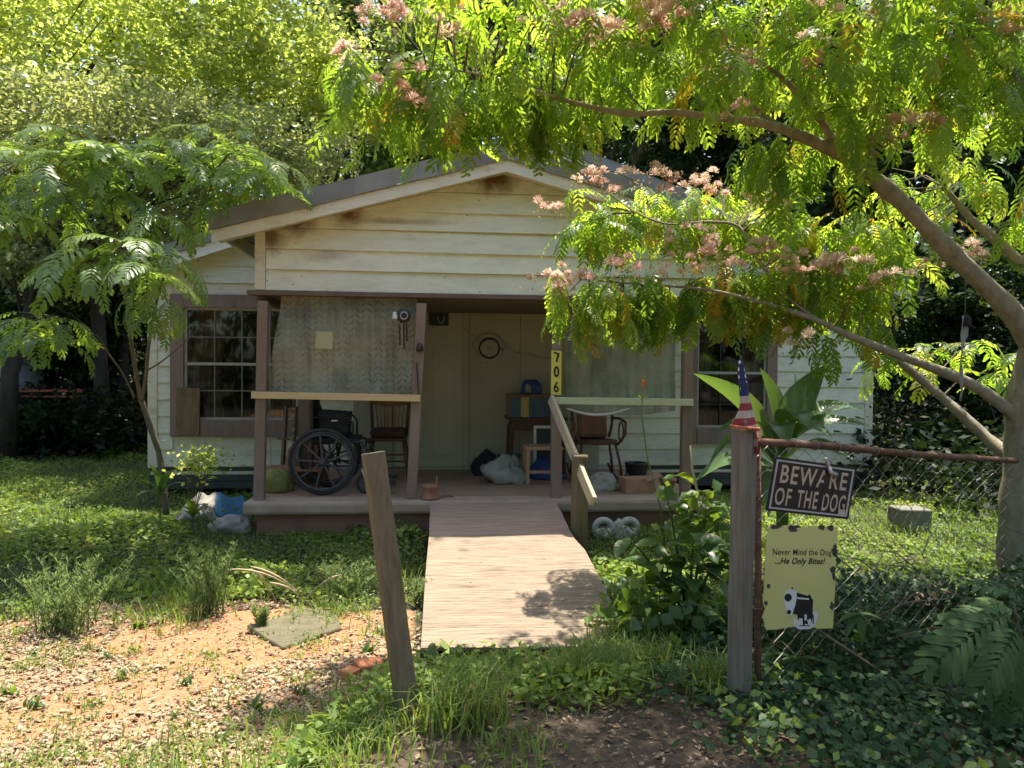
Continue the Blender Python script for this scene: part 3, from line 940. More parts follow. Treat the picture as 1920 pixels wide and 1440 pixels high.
def build_porch():
    obj('porch_beam', MB().beam((-1.71, 7.20, 2.277), (2.78, 7.20, 2.277), 0.11, 0.042), M['brown_dark'], house, bevel=0.005)
    obj('porch_side_beam', MB().beam((-1.61, 7.26, 2.25), (-1.61, YW - 0.03, 2.25), 0.07, 0.09), M['brown_dark'], house)
    obj('porch_side_beam', MB().beam((2.71, 7.26, 2.25), (2.71, YW - 0.03, 2.25), 0.07, 0.09), M['brown_dark'], house)
    for xb, xt in ((-1.605, -1.57), (-0.235, -0.150), (1.115, 1.105), (2.365, 2.37)):
        p = obj('porch_post', MB().beam((xb, 7.19, 0.40), (xt, 7.19, 2.205), 0.092, 0.092, (0, 1, 0)), M['brown_paint'], house, bevel=0.006)
    o = obj('porch_rail', MB().beam((-1.66, 7.125, 1.357), (-0.155, 7.125, 1.334), 0.036, 0.062), M['lumber_new'], house, bevel=0.003)
    o['label'] = 'new yellow lumber rail board'
    o = obj('porch_rail', MB().beam((1.085, 7.125, 1.318), (2.41, 7.125, 1.307), 0.036, 0.066), M['lumber_pale'], house, bevel=0.003)
    o['label'] = 'pale green painted rail board'
    # floor slab with a rounded lip
    mb = MB().box((-1.72, 7.03, 0.285), (2.56, 7.34, 0.403))
    obj('porch_edge', mb, M['concrete'], house, bevel=0.03)
    obj('porch_floor', MB().box((-1.70, 7.32, 0.29), (2.54, YW - 0.025, 0.406)), M['porch_floor'], house)
    obj('porch_foundation', MB().box((-1.61, 7.115, -0.1), (2.46, YW - 0.05, 0.284)), M['foundation'], house)
    # door
    d = obj('door', MB().box((-0.52, YW - 0.020, 0.445), (0.29, YW + 0.001, 2.44)), M['door_paint'], house)
    for x0, x1 in ((-0.42, -0.17), (-0.06, 0.19)):
        for z0, z1 in ((0.60, 1.10), (1.22, 1.86), (1.96, 2.24)):
            pm = MB().box((x0, YW - 0.026, z0), (x1, YW - 0.021, z1))
            p = obj('door_panel', pm, M['door_paint'], d, bevel=0.004)
            e = MB()
            for lo, hi in (((x0 - 0.02, z0 - 0.02), (x0, z1 + 0.02)), ((x1, z0 - 0.02), (x1 + 0.02, z1 + 0.02)), ((x0, z0 - 0.02), (x1, z0)), ((x0, z1), (x1, z1 + 0.02))):
                e.box((lo[0], YW - 0.034, lo[1]), (hi[0], YW - 0.021, hi[1]))
            obj('door_moulding', e, M['door_paint'], d)
    obj('door_knob', MB().lathe((-0.46, YW - 0.02, 1.35), [(0.026, 0), (0.012, 0.012), (0.012, 0.03), (0.028, 0.042), (0.03, 0.06), (0.015, 0.072)], 14, (0, -1, 0)), M['steel'], d, True)
    for x0, x1 in ((0.293, 0.372), (-0.595, -0.523)):
        obj('door_jamb', MB().box((x0, YW - 0.038, 0.42), (x1, YW, 2.46)), M['panel_beige'], house, bevel=0.004)
    obj('door_threshold', MB().box((-0.53, YW - 0.07, 0.407), (0.50, YW - 0.0, 0.443)), M['panel_beige'], house, bevel=0.004)
    obj('base_board', MB().box((0.51, YW - 0.045, 0.407), (1.93, YW - 0.023, 0.50)), M['panel_beige'], house)


build_walls()
build_window(-3.02, -1.48, 0.80, 2.43, 0.13, 4, 4, 'wide brown-framed window left of the porch')
build_window(3.02, 4.16, 0.72, 2.40, 0.13, 3, 5, 'brown-framed window with black bars right of the porch', True)
build_roofs()
build_porch()

# ------------------------------------------------------------------ ramp, its rail and post
ramp = thing('wheelchair_ramp', 'plywood wheelchair ramp from the yard up to the porch floor', 'ramp', (0.5, 5.0, 0.0))
RA, RB = (4.36, 0.012), (7.06, 0.385)


def rz(y):
    return RA[1] + (RB[1] - RA[1]) * (y - RA[0]) / (RB[0] - RA[0])


def build_ramp():
    # upper half: worn boards laid across
    ys = [6.13, 6.32, 6.50, 6.69, 6.87, 7.06]
    for i in range(5):
        a, b = ys[i], ys[i + 1] - 0.006
        e = random.uniform(-0.006, 0.006)
        q = [(-0.06 + e, a, rz(a)), (1.10 + e * 2, a, rz(a)), (1.10 - e, b, rz(b) + 0.002), (-0.06, b, rz(b) + 0.002)]
        obj('deck_board', MB().prism(q, (0, 0, 1), 0.026), M['ramp_brown'], ramp, bevel=0.003)
    # lower half: one sheet of plywood lapped over the boards, its corners broken
    y0, y1 = 4.36, 6.16
    rim = [(-0.085, y0), (0.35, y0 - 0.02), (0.80, y0 - 0.03), (1.12, y0 + 0.02), (1.135, 5.1), (1.13, 5.8), (1.09, y1 - 0.10), (1.04, y1 - 0.08), (0.99, y1 - 0.01), (0.5, y1), (-0.06, y1 - 0.015), (-0.075, 5.4)]
    q = [(x, y, rz(y) + 0.024) for x, y in rim]
    obj('plywood_sheet', MB().prism(q, (0, -0.13, 1), 0.02), M['ramp_pale'], ramp, bevel=0.002)
    for x in (-0.03, 0.52, 1.06):
        obj('stringer', MB().prism([(x - 0.02, 4.40, rz(4.40) - 0.004), (x - 0.02, 4.40, -0.08), (x - 0.02, 7.0, -0.02), (x - 0.02, 7.0, rz(7.0) - 0.03)], (-1, 0, 0), 0.038), M['brown_dark'], ramp)


build_ramp()
px_, py_ = 1.18, 6.32
rp = obj('ramp_post', MB().lathe((px_, py_, -0.1), [(0.071, 0), (0.070, 0.5), (0.068, 0.98), (0.066, 1.005)], 20), M['post_wood'])
rp.data.polygons.foreach_set('use_smooth', [len(p.vertices) == 4 for p in rp.data.polygons])
tag(rp, 'stout round wooden post with a flat sawn top beside the ramp', 'post')
p0, p1 = at(1033, 748, 7.09), at(1112, 940, 5.95)
hr = obj('ramp_handrail', MB().beam(p0, p1, 0.036, 0.088, (0.25, -0.3, 1), seg=6, jit=0.002), M['rail_wood'], bevel=0.006)
tag(hr, 'weathered wooden handrail sloping from the porch post down past the ramp', 'handrail')


# ------------------------------------------------------------------ things on and about the porch
FLOOR = 0.406


def lump(c, size, seed, flat=0.35, rough=0.22, n=44, m=22):
    """A soft, creased heap resting on its base: c is the middle of its base."""
    off = Vector((seed * 3.1, seed * 1.7, seed * 0.9))
    rows = []
    for i in range(m + 1):
        v = i / m
        th = math.pi * v
        row = []
        for k in range(n + 1):
            a = 2 * math.pi * (k % n) / n
            u = Vector((math.sin(th) * math.cos(a), math.sin(th) * math.sin(a), math.cos(th)))
            nz = noise.noise(u * 1.3 + off) * 1.4
            cr = 1 - abs(noise.noise(u * 2.6 + off * 2)) * 2.2          # sharp folds
            cr2 = 1 - abs(noise.noise(u * 5.5 + off * 3)) * 2.2
            d = 1 + rough * (nz + 0.55 * cr + 0.22 * cr2)
            x, y, z = math.sin(th) * math.cos(a) * d, math.sin(th) * math.sin(a) * d, math.cos(th) * d
            z = max(z, -flat)
            row.append((c[0] + x * size[0] / 2, c[1] + y * size[1] / 2, c[2] + (z + flat) * size[2] / (1 + flat)))
        rows.append(row)
    return MB().grid(rows[::-1])


def ellipse_pts(cx, cy, rx, ry, n=16, j=0.0):
    return [(cx + rx * math.cos(2 * math.pi * k / n) * (1 + random.uniform(-j, j)), cy + ry * math.sin(2 * math.pi * k / n) * (1 + random.uniform(-j, j))) for k in range(n)]


def text_pts(body, bold=0.0, shear=0.0, space=1.0):
    """Outline mesh of a word, scaled into the unit square: list of (x, y) and faces."""
    c = bpy.data.curves.new('lettering', 'FONT')
    c.body = body
    c.offset = bold
    c.shear = shear
    c.space_character = space
    c.resolution_u = 4
    o = link(bpy.data.objects.new('lettering', c))
    dg = bpy.context.evaluated_depsgraph_get()
    me = bpy.data.meshes.new_from_object(o.evaluated_get(dg))
    v = np.array([p.co[:2] for p in me.vertices])
    fs = [tuple(p.vertices) for p in me.polygons]
    bpy.data.objects.remove(o)
    bpy.data.curves.remove(c)
    bpy.data.meshes.remove(me)
    lo, hi = v.min(0), v.max(0)
    return (v - lo) / (hi - lo), fs


class Frame:
    """A flat sign: o top left corner, u along the width, v down the height."""
    def __init__(s, o, u, v):
        s.o, s.u, s.v = Vector(o), Vector(u), Vector(v)
        s.n = s.v.cross(s.u).normalized()
        if s.n.y > 0:
            s.n = -s.n

    def p(s, a, b, c=0.0):
        return s.o + s.u * a + s.v * b + s.n * c

    def plate(s, mb, poly, c0, c1):
        """Polygon in (a, b), front at c1, back at c0."""
        P = [s.p(a, b, c1) for a, b in poly]
        nn = Vector((0, 0, 0))
        for i in range(len(P)):
            nn += P[i].cross(P[(i + 1) % len(P)])
        if nn.dot(s.n) < 0:
            P = P[::-1]
        return mb.prism(P, s.n, c1 - c0)

    def text(s, mb, body, a0, a1, b0, b1, c, bold=0.02, shear=0.0, space=1.0):
        v, fs = text_pts(body, bold, shear, space)
        mb.add([s.p(a0 + (a1 - a0) * x, b1 + (b0 - b1) * y, c) for x, y in v], fs)
        return mb


def porch_things():
    # clear lace vinyl hung in the two outer bays
    def vinyl(name, TL, TR, BR, BL, mat, label, amp, hem):
        TL, TR, BR, BL = map(Vector, (TL, TR, BR, BL))
        nu, nv = 64, 22
        rows = []
        for j in range(nv + 1):
            v = j / nv
            row = []
            for i in range(nu + 1):
                u = i / nu
                p = TL.lerp(TR, u).lerp(BL.lerp(BR, u), v)
                w = amp * (0.4 + v) * (math.sin(u * 23 + 0.8 * v) + 0.6 * math.sin(u * 41 + 2 + v * 2))
                w += 0.012 * math.sin(v * 9 + u * 3)
                p = p + Vector((0.006 * math.sin(v * 7 + 1), w, hem * v ** 3 * math.sin(u * math.pi)))
                row.append(p)
            rows.append(row)
        o = obj(name, MB().grid(rows), mat, None, smooth_sh=True)
        return tag(o, label, 'curtain')
    vinyl('vinyl_curtain', at(527, 552, 7.30), at(781, 558, 7.30), at(772, 751, 7.30), at(501, 744, 7.30), M['vinyl_lace'],
          'cloudy vinyl lace curtain with leafy chevrons in the left porch bay', 0.006, 0.0)
    vinyl('vinyl_curtain', at(1060, 556, 7.31), at(1270, 560, 7.31), at(1264, 770, 7.31), at(1062, 768, 7.31), M['vinyl_plain'],
          'plain cloudy vinyl curtain in the right porch bay above the pale rail', 0.008, -0.05)
    # rolled hem of the right one sagging under the rail
    mb = MB()
    pts = [at(1062 + 118 * k / 10, 766 + 12 * math.sin(math.pi * k / 10), 7.24) for k in range(11)]
    mb.tube(pts, [0.007 + 0.006 * math.sin(math.pi * k / 10) for k in range(11)], 8)
    tag(obj('plastic_roll', mb, M['white_plastic'], None, True), 'thin roll of whitish plastic sagging below the pale green rail', 'plastic roll')

    # yellowish card behind the lace
    c = at(608, 638, 7.275)
    tag(obj('card', MB().obox(c, (0.155, 0.006, 0.16), Euler((0, 0.05, 0.1)).to_matrix()), M['card_dull'], None, bevel=0.003), 'square yellowish card stuck on the lace curtain', 'card')

    # wind chime
    t = thing('wind_chime', 'dark round owl-faced wind chime with hanging black tubes on the porch beam', 'wind chime', at(752, 600, 7.11))
    c = at(754, 592, 7.11)
    obj('string', MB().tube([c + Vector((0, 0, 0.02)), at(753, 556, 7.12)], 0.0025, 5), M['twig'], t)
    obj('disc', MB().lathe(c + Vector((0.012, 0, 0)), [(0.03, -0.02), (0.062, -0.012), (0.066, 0.0), (0.056, 0.014), (0.02, 0.02)], 20, (0, -1, 0)), M['black_paint'], t, True)
    obj('ring', MB().torus(c + Vector((0.018, -0.022, 0)), 0.032, 0.006, (0, -1, 0), 20, 6), M['steel'], t, True)
    obj('shell', lump(c + Vector((-0.062, -0.01, -0.03)), (0.045, 0.035, 0.06), 4), M['white_plastic'], t, True)
    obj('wing', MB().prism([c + Vector((0.05, -0.004, 0.02)), c + Vector((0.07, -0.004, -0.05)), c + Vector((0.10, -0.004, -0.02)), c + Vector((0.10, -0.004, 0.01))][::1], (0, -1, 0), 0.008), M['twig'], t)
    for k, (px, y0, y1) in enumerate(((749, 610, 647), (757, 607, 655), (762, 607, 640))):
        obj('chime_tube', MB().tube([at(px, y0, 7.11), at(px + 1, y1, 7.11)], 0.0085, 10), M['black_paint'], t)
    # small bell on the post
    c = at(787, 652, 7.12)
    tag(obj('small_bell', MB().lathe(c, [(0.004, 0.045), (0.016, 0.035), (0.03, 0.01), (0.034, -0.02), (0.022, -0.034)], 16), M['black_paint'], None, True), 'small dark round bell fixed to the porch post beside the door', 'bell')
    # thin black thermometer strip
    mb = MB().beam(at(781, 680, 7.13), at(785, 742, 7.13), 0.012, 0.01, (0, 1, 0))
    tag(obj('thermometer', mb, M['black_paint'], None), 'thin dark strip thermometer on the porch post above the yellow rail', 'thermometer')

    # black plaque over the door
    t = thing('plaque', 'black plaque with a pale horseshoe above the front door', 'plaque', at(823, 597, YW))
    a, b = at(804, 585, YW - 0.05), at(841, 611, YW - 0.05)
    obj('board', MB().box((a.x, YW - 0.045, b.z), (b.x, YW - 0.028, a.z)), M['black_paint'], t, bevel=0.003)
    c = at(827, 590, YW)
    pts = [Vector((c.x + 0.034 * math.cos(q), YW - 0.052, c.z - 0.03 + (0.075 * math.sin(q) if math.sin(q) < 0 else 0.03 * math.sin(q)))) for q in [math.pi * (1.15 + 0.08 * k - 0.2) for k in range(16)]]
    obj('horseshoe', MB().tube(pts, 0.006, 6), M['sign_silver'], t, True)

    # straw hat on the wall
    t = thing('straw_hat', 'straw hat with a black band hung on the beige wall beside the door', 'hat', at(918, 653, YW - 0.03))
    c = at(917, 653, YW - 0.03)
    rows = []
    for r, d in ((0.005, 0.075), (0.08, 0.075), (0.105, 0.065), (0.11, 0.03), (0.115, 0.02), (0.15, 0.015), (0.185, 0.02)):
        rows.append([(c.x + r * math.cos(2 * math.pi * k / 40) * (1 + (0.10 * math.sin(3 * k * 0.157) + 0.05 * math.sin(k * 1.1) if r > 0.14 else 0)), c.y - d + (0.02 * math.sin(k * 0.47) if r > 0.14 else 0), c.z + r * 0.97 * math.sin(2 * math.pi * k / 40)) for k in range(41)])
    obj('brim', MB().grid(rows), M['straw'], t, True, solid=0.004)
    obj('band', MB().torus(c + Vector((0, -0.045, 0)), 0.105, 0.02, (0, -1, 0), 36, 8), M['black_cloth'], t, True)
    # cord over the wall
    pts = [at(869, 618, YW - 0.05), at(880, 625, YW - 0.05), at(893, 633, YW - 0.05)]
    pts2 = [at(948, 653, YW - 0.05), at(965, 660, YW - 0.05), at(985, 666, YW - 0.055), at(1010, 671, YW - 0.05), at(1032, 672, YW - 0.05)]
    mb = MB().tube(pts + [at(920, 645, YW - 0.045)] + pts2, [0.006] * 4 + [0.006, 0.007, 0.012, 0.006, 0.006], 6)
    tag(obj('cord', mb, M['straw'], None), 'thin knotted cord strung across the wall either side of the straw hat', 'cord')

    # house number plate
    t = thing('number_plate', 'yellow number plate reading 706 on the porch post', 'sign', at(1043, 698, 7.13))
    f = Frame(at(1034, 657, 7.125), at(1053, 658, 7.125) - at(1034, 657, 7.125), at(1033, 740, 7.125) - at(1034, 657, 7.125))
    mb = MB()
    f.plate(mb, [(0, 0), (1, 0), (1, 1), (0, 1)], -0.006, 0)
    obj('plate', mb, M['sign_yellow_2'], t)
    obj('digit', f.text(MB(), '0', 0.24, 0.80, 0.35, 0.60, 0.0015, 0.035), M['print_black'], t)
    obj('digit', f.text(MB(), '6', 0.26, 0.78, 0.70, 0.94, 0.0015, 0.02), M['print_black'], t)
    v, fs = text_pts('7', 0.02)                   # the 7 is tilted like the painted one
    obj('digit', MB().add([f.p(0.20 + 0.62 * x + 0.18 * (1 - y), 0.04 + 0.23 * (1 - y) + 0.04 * (x - 0.5), 0.0015) for x, y in v], fs), M['print_black'], t)

    # weathered plywood nailed over a corner of the left window
    a, b = at(331, 727, YW - 0.06), at(375, 816, YW - 0.06)
    tag(obj('plywood_offcut', MB().obox(((a.x + b.x) / 2, YW - 0.072, (a.z + b.z) / 2), (b.x - a.x, 0.018, a.z - b.z), Euler((0, 0.012, 0)).to_matrix()), M['plywood_old'], None, bevel=0.002),
        'dark weathered plywood offcut covering the lower corner of the left window', 'board')


def wheelchair():
    cx, cz, cy = at(604, 875, 7.34).x, FLOOR + 0.318, 7.37
    t = thing('wheelchair', 'black folding wheelchair parked sideways behind the left porch rail', 'wheelchair', (cx, 7.62, FLOOR))
    for y in (cy, cy + 0.52):
        out = -1 if y == cy else 1
        wh = obj('wheel', MB().lathe((cx, y - 0.03, cz), [(0.0, 0), (0.032, 0), (0.038, 0.01), (0.038, 0.05), (0.03, 0.06), (0.0, 0.06)], 20, (0, 1, 0)), M['mag'], t, True)
        obj('tyre', MB().torus((cx, y, cz), 0.300, 0.017, (0, 1, 0), 48, 10), M['rubber'], wh, True)
        obj('rim', MB().torus((cx, y, cz), 0.274, 0.012, (0, 1, 0), 48, 8), M['mag'], wh, True)
        sp = MB()
        for k in range(9):
            a = 2 * math.pi * k / 9 + math.pi / 2 + 0.1
            sp.beam((cx + 0.03 * math.cos(a), y, cz + 0.03 * math.sin(a)), (cx + 0.27 * math.cos(a), y, cz + 0.27 * math.sin(a)), 0.010, 0.018, (-math.sin(a), 0, math.cos(a)))
        obj('spokes', sp, M['mag'], wh)
        obj('handrim', MB().torus((cx, y + out * 0.04, cz), 0.255, 0.009, (0, 1, 0), 44, 8), M['mag'], wh, True)
    for y in (cy + 0.09, cy + 0.43):
        c = Vector((cx + 0.40, y, FLOOR + 0.10))
        w = obj('caster', MB().torus(c, 0.082, 0.018, (0, 1, 0), 26, 8), M['rubber'], t, True)
        obj('caster_hub', MB().lathe(c - Vector((0, 0.012, 0)), [(0, 0), (0.07, 0), (0.07, 0.024), (0, 0.024)], 18, (0, 1, 0)), M['mag'], w)
        fk = MB()
        fk.tube([c + Vector((0, 0.03, 0)), c + Vector((-0.04, 0.02, 0.12)), c + Vector((-0.04, 0, 0.16))], 0.01, 6).tube([c + Vector((0, -0.03, 0)), c + Vector((-0.04, -0.02, 0.12)), c + Vector((-0.04, 0, 0.16))], 0.01, 6)
        obj('caster_fork', fk, M['steel'], w, True)
    for y in (cy + 0.06, cy + 0.46):
        fr = MB()
        zs = FLOOR + 0.50
        fr.tube([(cx - 0.10, y, FLOOR + 0.24), (cx - 0.11, y, FLOOR + 0.94), (cx - 0.16, y, FLOOR + 0.97), (cx - 0.26, y, FLOOR + 0.965)], 0.012, 8)
        fr.tube([(cx - 0.10, y, zs - 0.02), (cx + 0.34, y, zs), (cx + 0.42, y, zs - 0.08), (cx + 0.52, y, FLOOR + 0.14), (cx + 0.60, y, FLOOR + 0.12)], 0.012, 8)
        fr.tube([(cx - 0.10, y, FLOOR + 0.27), (cx + 0.36, y, FLOOR + 0.27), (cx + 0.36, y, zs)], 0.012, 8)
        fr.tube([(cx - 0.10, y, FLOOR + 0.73), (cx + 0.22, y, FLOOR + 0.73), (cx + 0.27, y, FLOOR + 0.68), (cx + 0.27, y, zs)], 0.011, 8)
        obj('frame', fr, M['black_paint'], t, True)
        obj('armrest', MB().obox((cx + 0.09, y, FLOOR + 0.752), (0.27, 0.05, 0.03)), M['black_cloth'], t, bevel=0.01)
        obj('handle_grip', MB().tube([(cx - 0.17, y, FLOOR + 0.972), (cx - 0.28, y, FLOOR + 0.963)], 0.017, 8), M['rubber'], t)
        obj('footrest', MB().obox((cx + 0.60, y + 0.0, FLOOR + 0.11), (0.15, 0.14, 0.015)), M['black_paint'], t, bevel=0.004)
    cb = MB().beam((cx + 0.1, cy + 0.06, FLOOR + 0.25), (cx + 0.12, cy + 0.46, FLOOR + 0.48), 0.02, 0.02).beam((cx + 0.1, cy + 0.46, FLOOR + 0.25), (cx + 0.12, cy + 0.06, FLOOR + 0.48), 0.02, 0.02)
    obj('cross_brace', cb, M['black_paint'], t)
    obj('seat', MB().obox((cx + 0.11, cy + 0.26, FLOOR + 0.515), (0.43, 0.42, 0.04)), M['black_cloth'], t, bevel=0.015)
    obj('backrest', MB().obox((cx - 0.11, cy + 0.26, FLOOR + 0.72), (0.03, 0.40, 0.40)), M['black_cloth'], t, bevel=0.012)
    # bag on the seat
    b = thing('shoulder_bag', 'black padded bag sitting on the wheelchair seat', 'bag', (cx + 0.08, cy + 0.2, FLOOR + 0.54))
    obj('body', MB().obox((cx + 0.09, cy + 0.2, FLOOR + 0.665), (0.29, 0.24, 0.25), Euler((0, 0.06, 0)).to_matrix()), M['black_cloth'], b, bevel=0.05)
    obj('flap', MB().obox((cx + 0.085, cy + 0.195, FLOOR + 0.735), (0.30, 0.27, 0.10), Euler((0, 0.10, 0)).to_matrix()), M['black_cloth'], b, bevel=0.035)
    obj('buckle', MB().obox((cx + 0.10, cy + 0.052, FLOOR + 0.70), (0.06, 0.012, 0.014)), M['steel'], b, bevel=0.003)
    obj('strap', MB().tube([(cx - 0.03, cy + 0.18, FLOOR + 0.76), (cx - 0.07, cy + 0.17, FLOOR + 0.86), (cx - 0.065, cy + 0.17, FLOOR + 0.94)], [0.02, 0.016, 0.022], 8), M['black_cloth'], b, True)


def spindle_chair():
    c = at(728, 900, 8.45)
    x0, y0 = c.x, 8.45
    t = thing('wooden_chair', 'old pressed-back wooden chair with spindles and a dark seat cushion behind the wheelchair', 'chair', (x0, y0, FLOOR))
    Z = lambda z: FLOOR + z
    obj('seat', MB().prism([(x0 - 0.21, y0 - 0.2, Z(0.455)), (x0 + 0.21, y0 - 0.2, Z(0.455)), (x0 + 0.18, y0 + 0.2, Z(0.445)), (x0 - 0.18, y0 + 0.2, Z(0.445))], (0, 0, 1), 0.032), M['oak_dark'], t, bevel=0.01)
    for sx, sy in ((-1, -1), (1, -1), (-1, 1), (1, 1)):
        obj('leg', MB().tube([(x0 + sx * 0.17, y0 + sy * 0.16, Z(0.43)), (x0 + sx * 0.20, y0 + sy * 0.19, Z(0.22)), (x0 + sx * 0.225, y0 + sy * 0.215, Z(0.0))], [0.018, 0.021, 0.014], 8), M['oak_dark'], t, True)
    for z in (0.14, 0.21, 0.28):
        s = MB()
        k = 0.17 + 0.04 * (1 - z / 0.43)
        s.tube([(x0 - k, y0 - k + 0.01, Z(z)), (x0 + k, y0 - k + 0.01, Z(z))], 0.010, 6)
        if z < 0.25:
            s.tube([(x0 - k, y0 - k, Z(z + 0.03)), (x0 - k, y0 + k, Z(z + 0.03))], 0.010, 6).tube([(x0 + k, y0 - k, Z(z + 0.03)), (x0 + k, y0 + k, Z(z + 0.03))], 0.010, 6)
        obj('stretcher', s, M['oak_dark'], t)
    for sx in (-1, 1):
        obj('back_post', MB().tube([(x0 + sx * 0.185, y0 + 0.18, Z(0.44)), (x0 + sx * 0.20, y0 + 0.22, Z(0.7)), (x0 + sx * 0.225, y0 + 0.28, Z(1.0))], [0.016, 0.018, 0.014], 8), M['oak_dark'], t, True)
    rows = []
    for r in range(5):
        zz = (0.80, 0.815, 0.87, 0.94, 0.95)[r]
        rows.append([(x0 - 0.21 + 0.42 * k / 14, y0 + 0.235 + 0.03 * math.sin(math.pi * k / 14) + (0, -0.008, -0.008, -0.006, 0.006)[r], Z(zz - 0.035 * (1 if r < 2 else 0) * math.sin(math.pi * k / 14) * 0.6 + (0.03 * math.sin(math.pi * k / 14) if r > 2 else 0))) for k in range(15)])
    obj('crest_rail', MB().grid(rows), M['oak'], t, True, solid=0.02)
    for k in range(8):
        x = x0 - 0.135 + 0.27 * k / 7
        obj('spindle', MB().tube([(x * 0.92 + x0 * 0.08, y0 + 0.19, Z(0.455)), (x, y0 + 0.215, Z(0.62)), (x + (x - x0) * 0.15, y0 + 0.25, Z(0.80))], [0.006, 0.009, 0.006], 6), M['oak'], t)
    q = thing('seat_cushion', 'dark maroon cushion on the seat of the spindle-back chair', 'cushion', (x0, y0, FLOOR + 0.457))
    obj('pad', MB().obox((x0, y0 - 0.01, Z(0.505)), (0.37, 0.36, 0.09)), M['cushion_dark'], q, bevel=0.035)


def porch_swing():
    c = at(505, 880, 7.95)
    x0 = c.x
    z = c.z
    t = thing('porch_swing', 'brown slatted porch swing seat hung on chains at the left end of the porch', 'swing', (x0 + 0.45, 8.1, z))
    for k in range(4):
        obj('seat_slat', MB().obox((x0 + 0.22, 7.86 + 0.11 * k, z), (0.62, 0.095, 0.022)), M['rust_bell'], t, bevel=0.004)
    for px in (537, 553):
        pass
    obj('back_frame', MB().beam(at(530, 875, 8.3), at(537, 762, 8.36), 0.03, 0.045).beam(at(548, 875, 8.3), at(556, 762, 8.36), 0.022, 0.04)
        .beam(at(519, 822, 8.31), at(545, 824, 8.33), 0.03, 0.02).beam(at(523, 766, 8.35), at(556, 772, 8.35), 0.03, 0.022), M['brown_dark'], t)
    obj('arm', MB().beam(at(482, 765, 7.8), at(527, 764, 8.3), 0.05, 0.025), M['brown_dark'], t)
    for (px, yt, yb, Y) in ((507, 822, 878, 7.84), (551, 760, 876, 8.26)):
        ch = MB()
        a, b = at(px, yb, Y), at(px - 1, yt, Y)
        n = 9
        for k in range(n):
            p = a.lerp(b, (k + 0.5) / n)
            ch.torus(p, 0.013, 0.004, (0, 1, 0) if k % 2 else (1, 0, 0), 10, 5)
        top = Vector((b.x, b.y, 2.262))
        ch.tube([b, top], 0.004, 5)
        obj('chain', ch, M['galv'], t, True)
    tag(obj('bundle', lump(at(517, 935, 7.65).xy.to_3d() + Vector((0, 0, FLOOR)), (0.30, 0.26, 0.20), 11), M['olive_cloth'], None, True), 'olive green cloth bundle on the porch floor left of the wheelchair', 'bundle')
    b = lump(Vector((at(575, 900, 8.2).x, 8.25, FLOOR)), (0.42, 0.34, 0.46), 12, 0.5, 0.12)
    tag(obj('brown_sack', b, M['brown_box'], None, True), 'dark brown sack seen through the wheelchair wheel', 'sack')


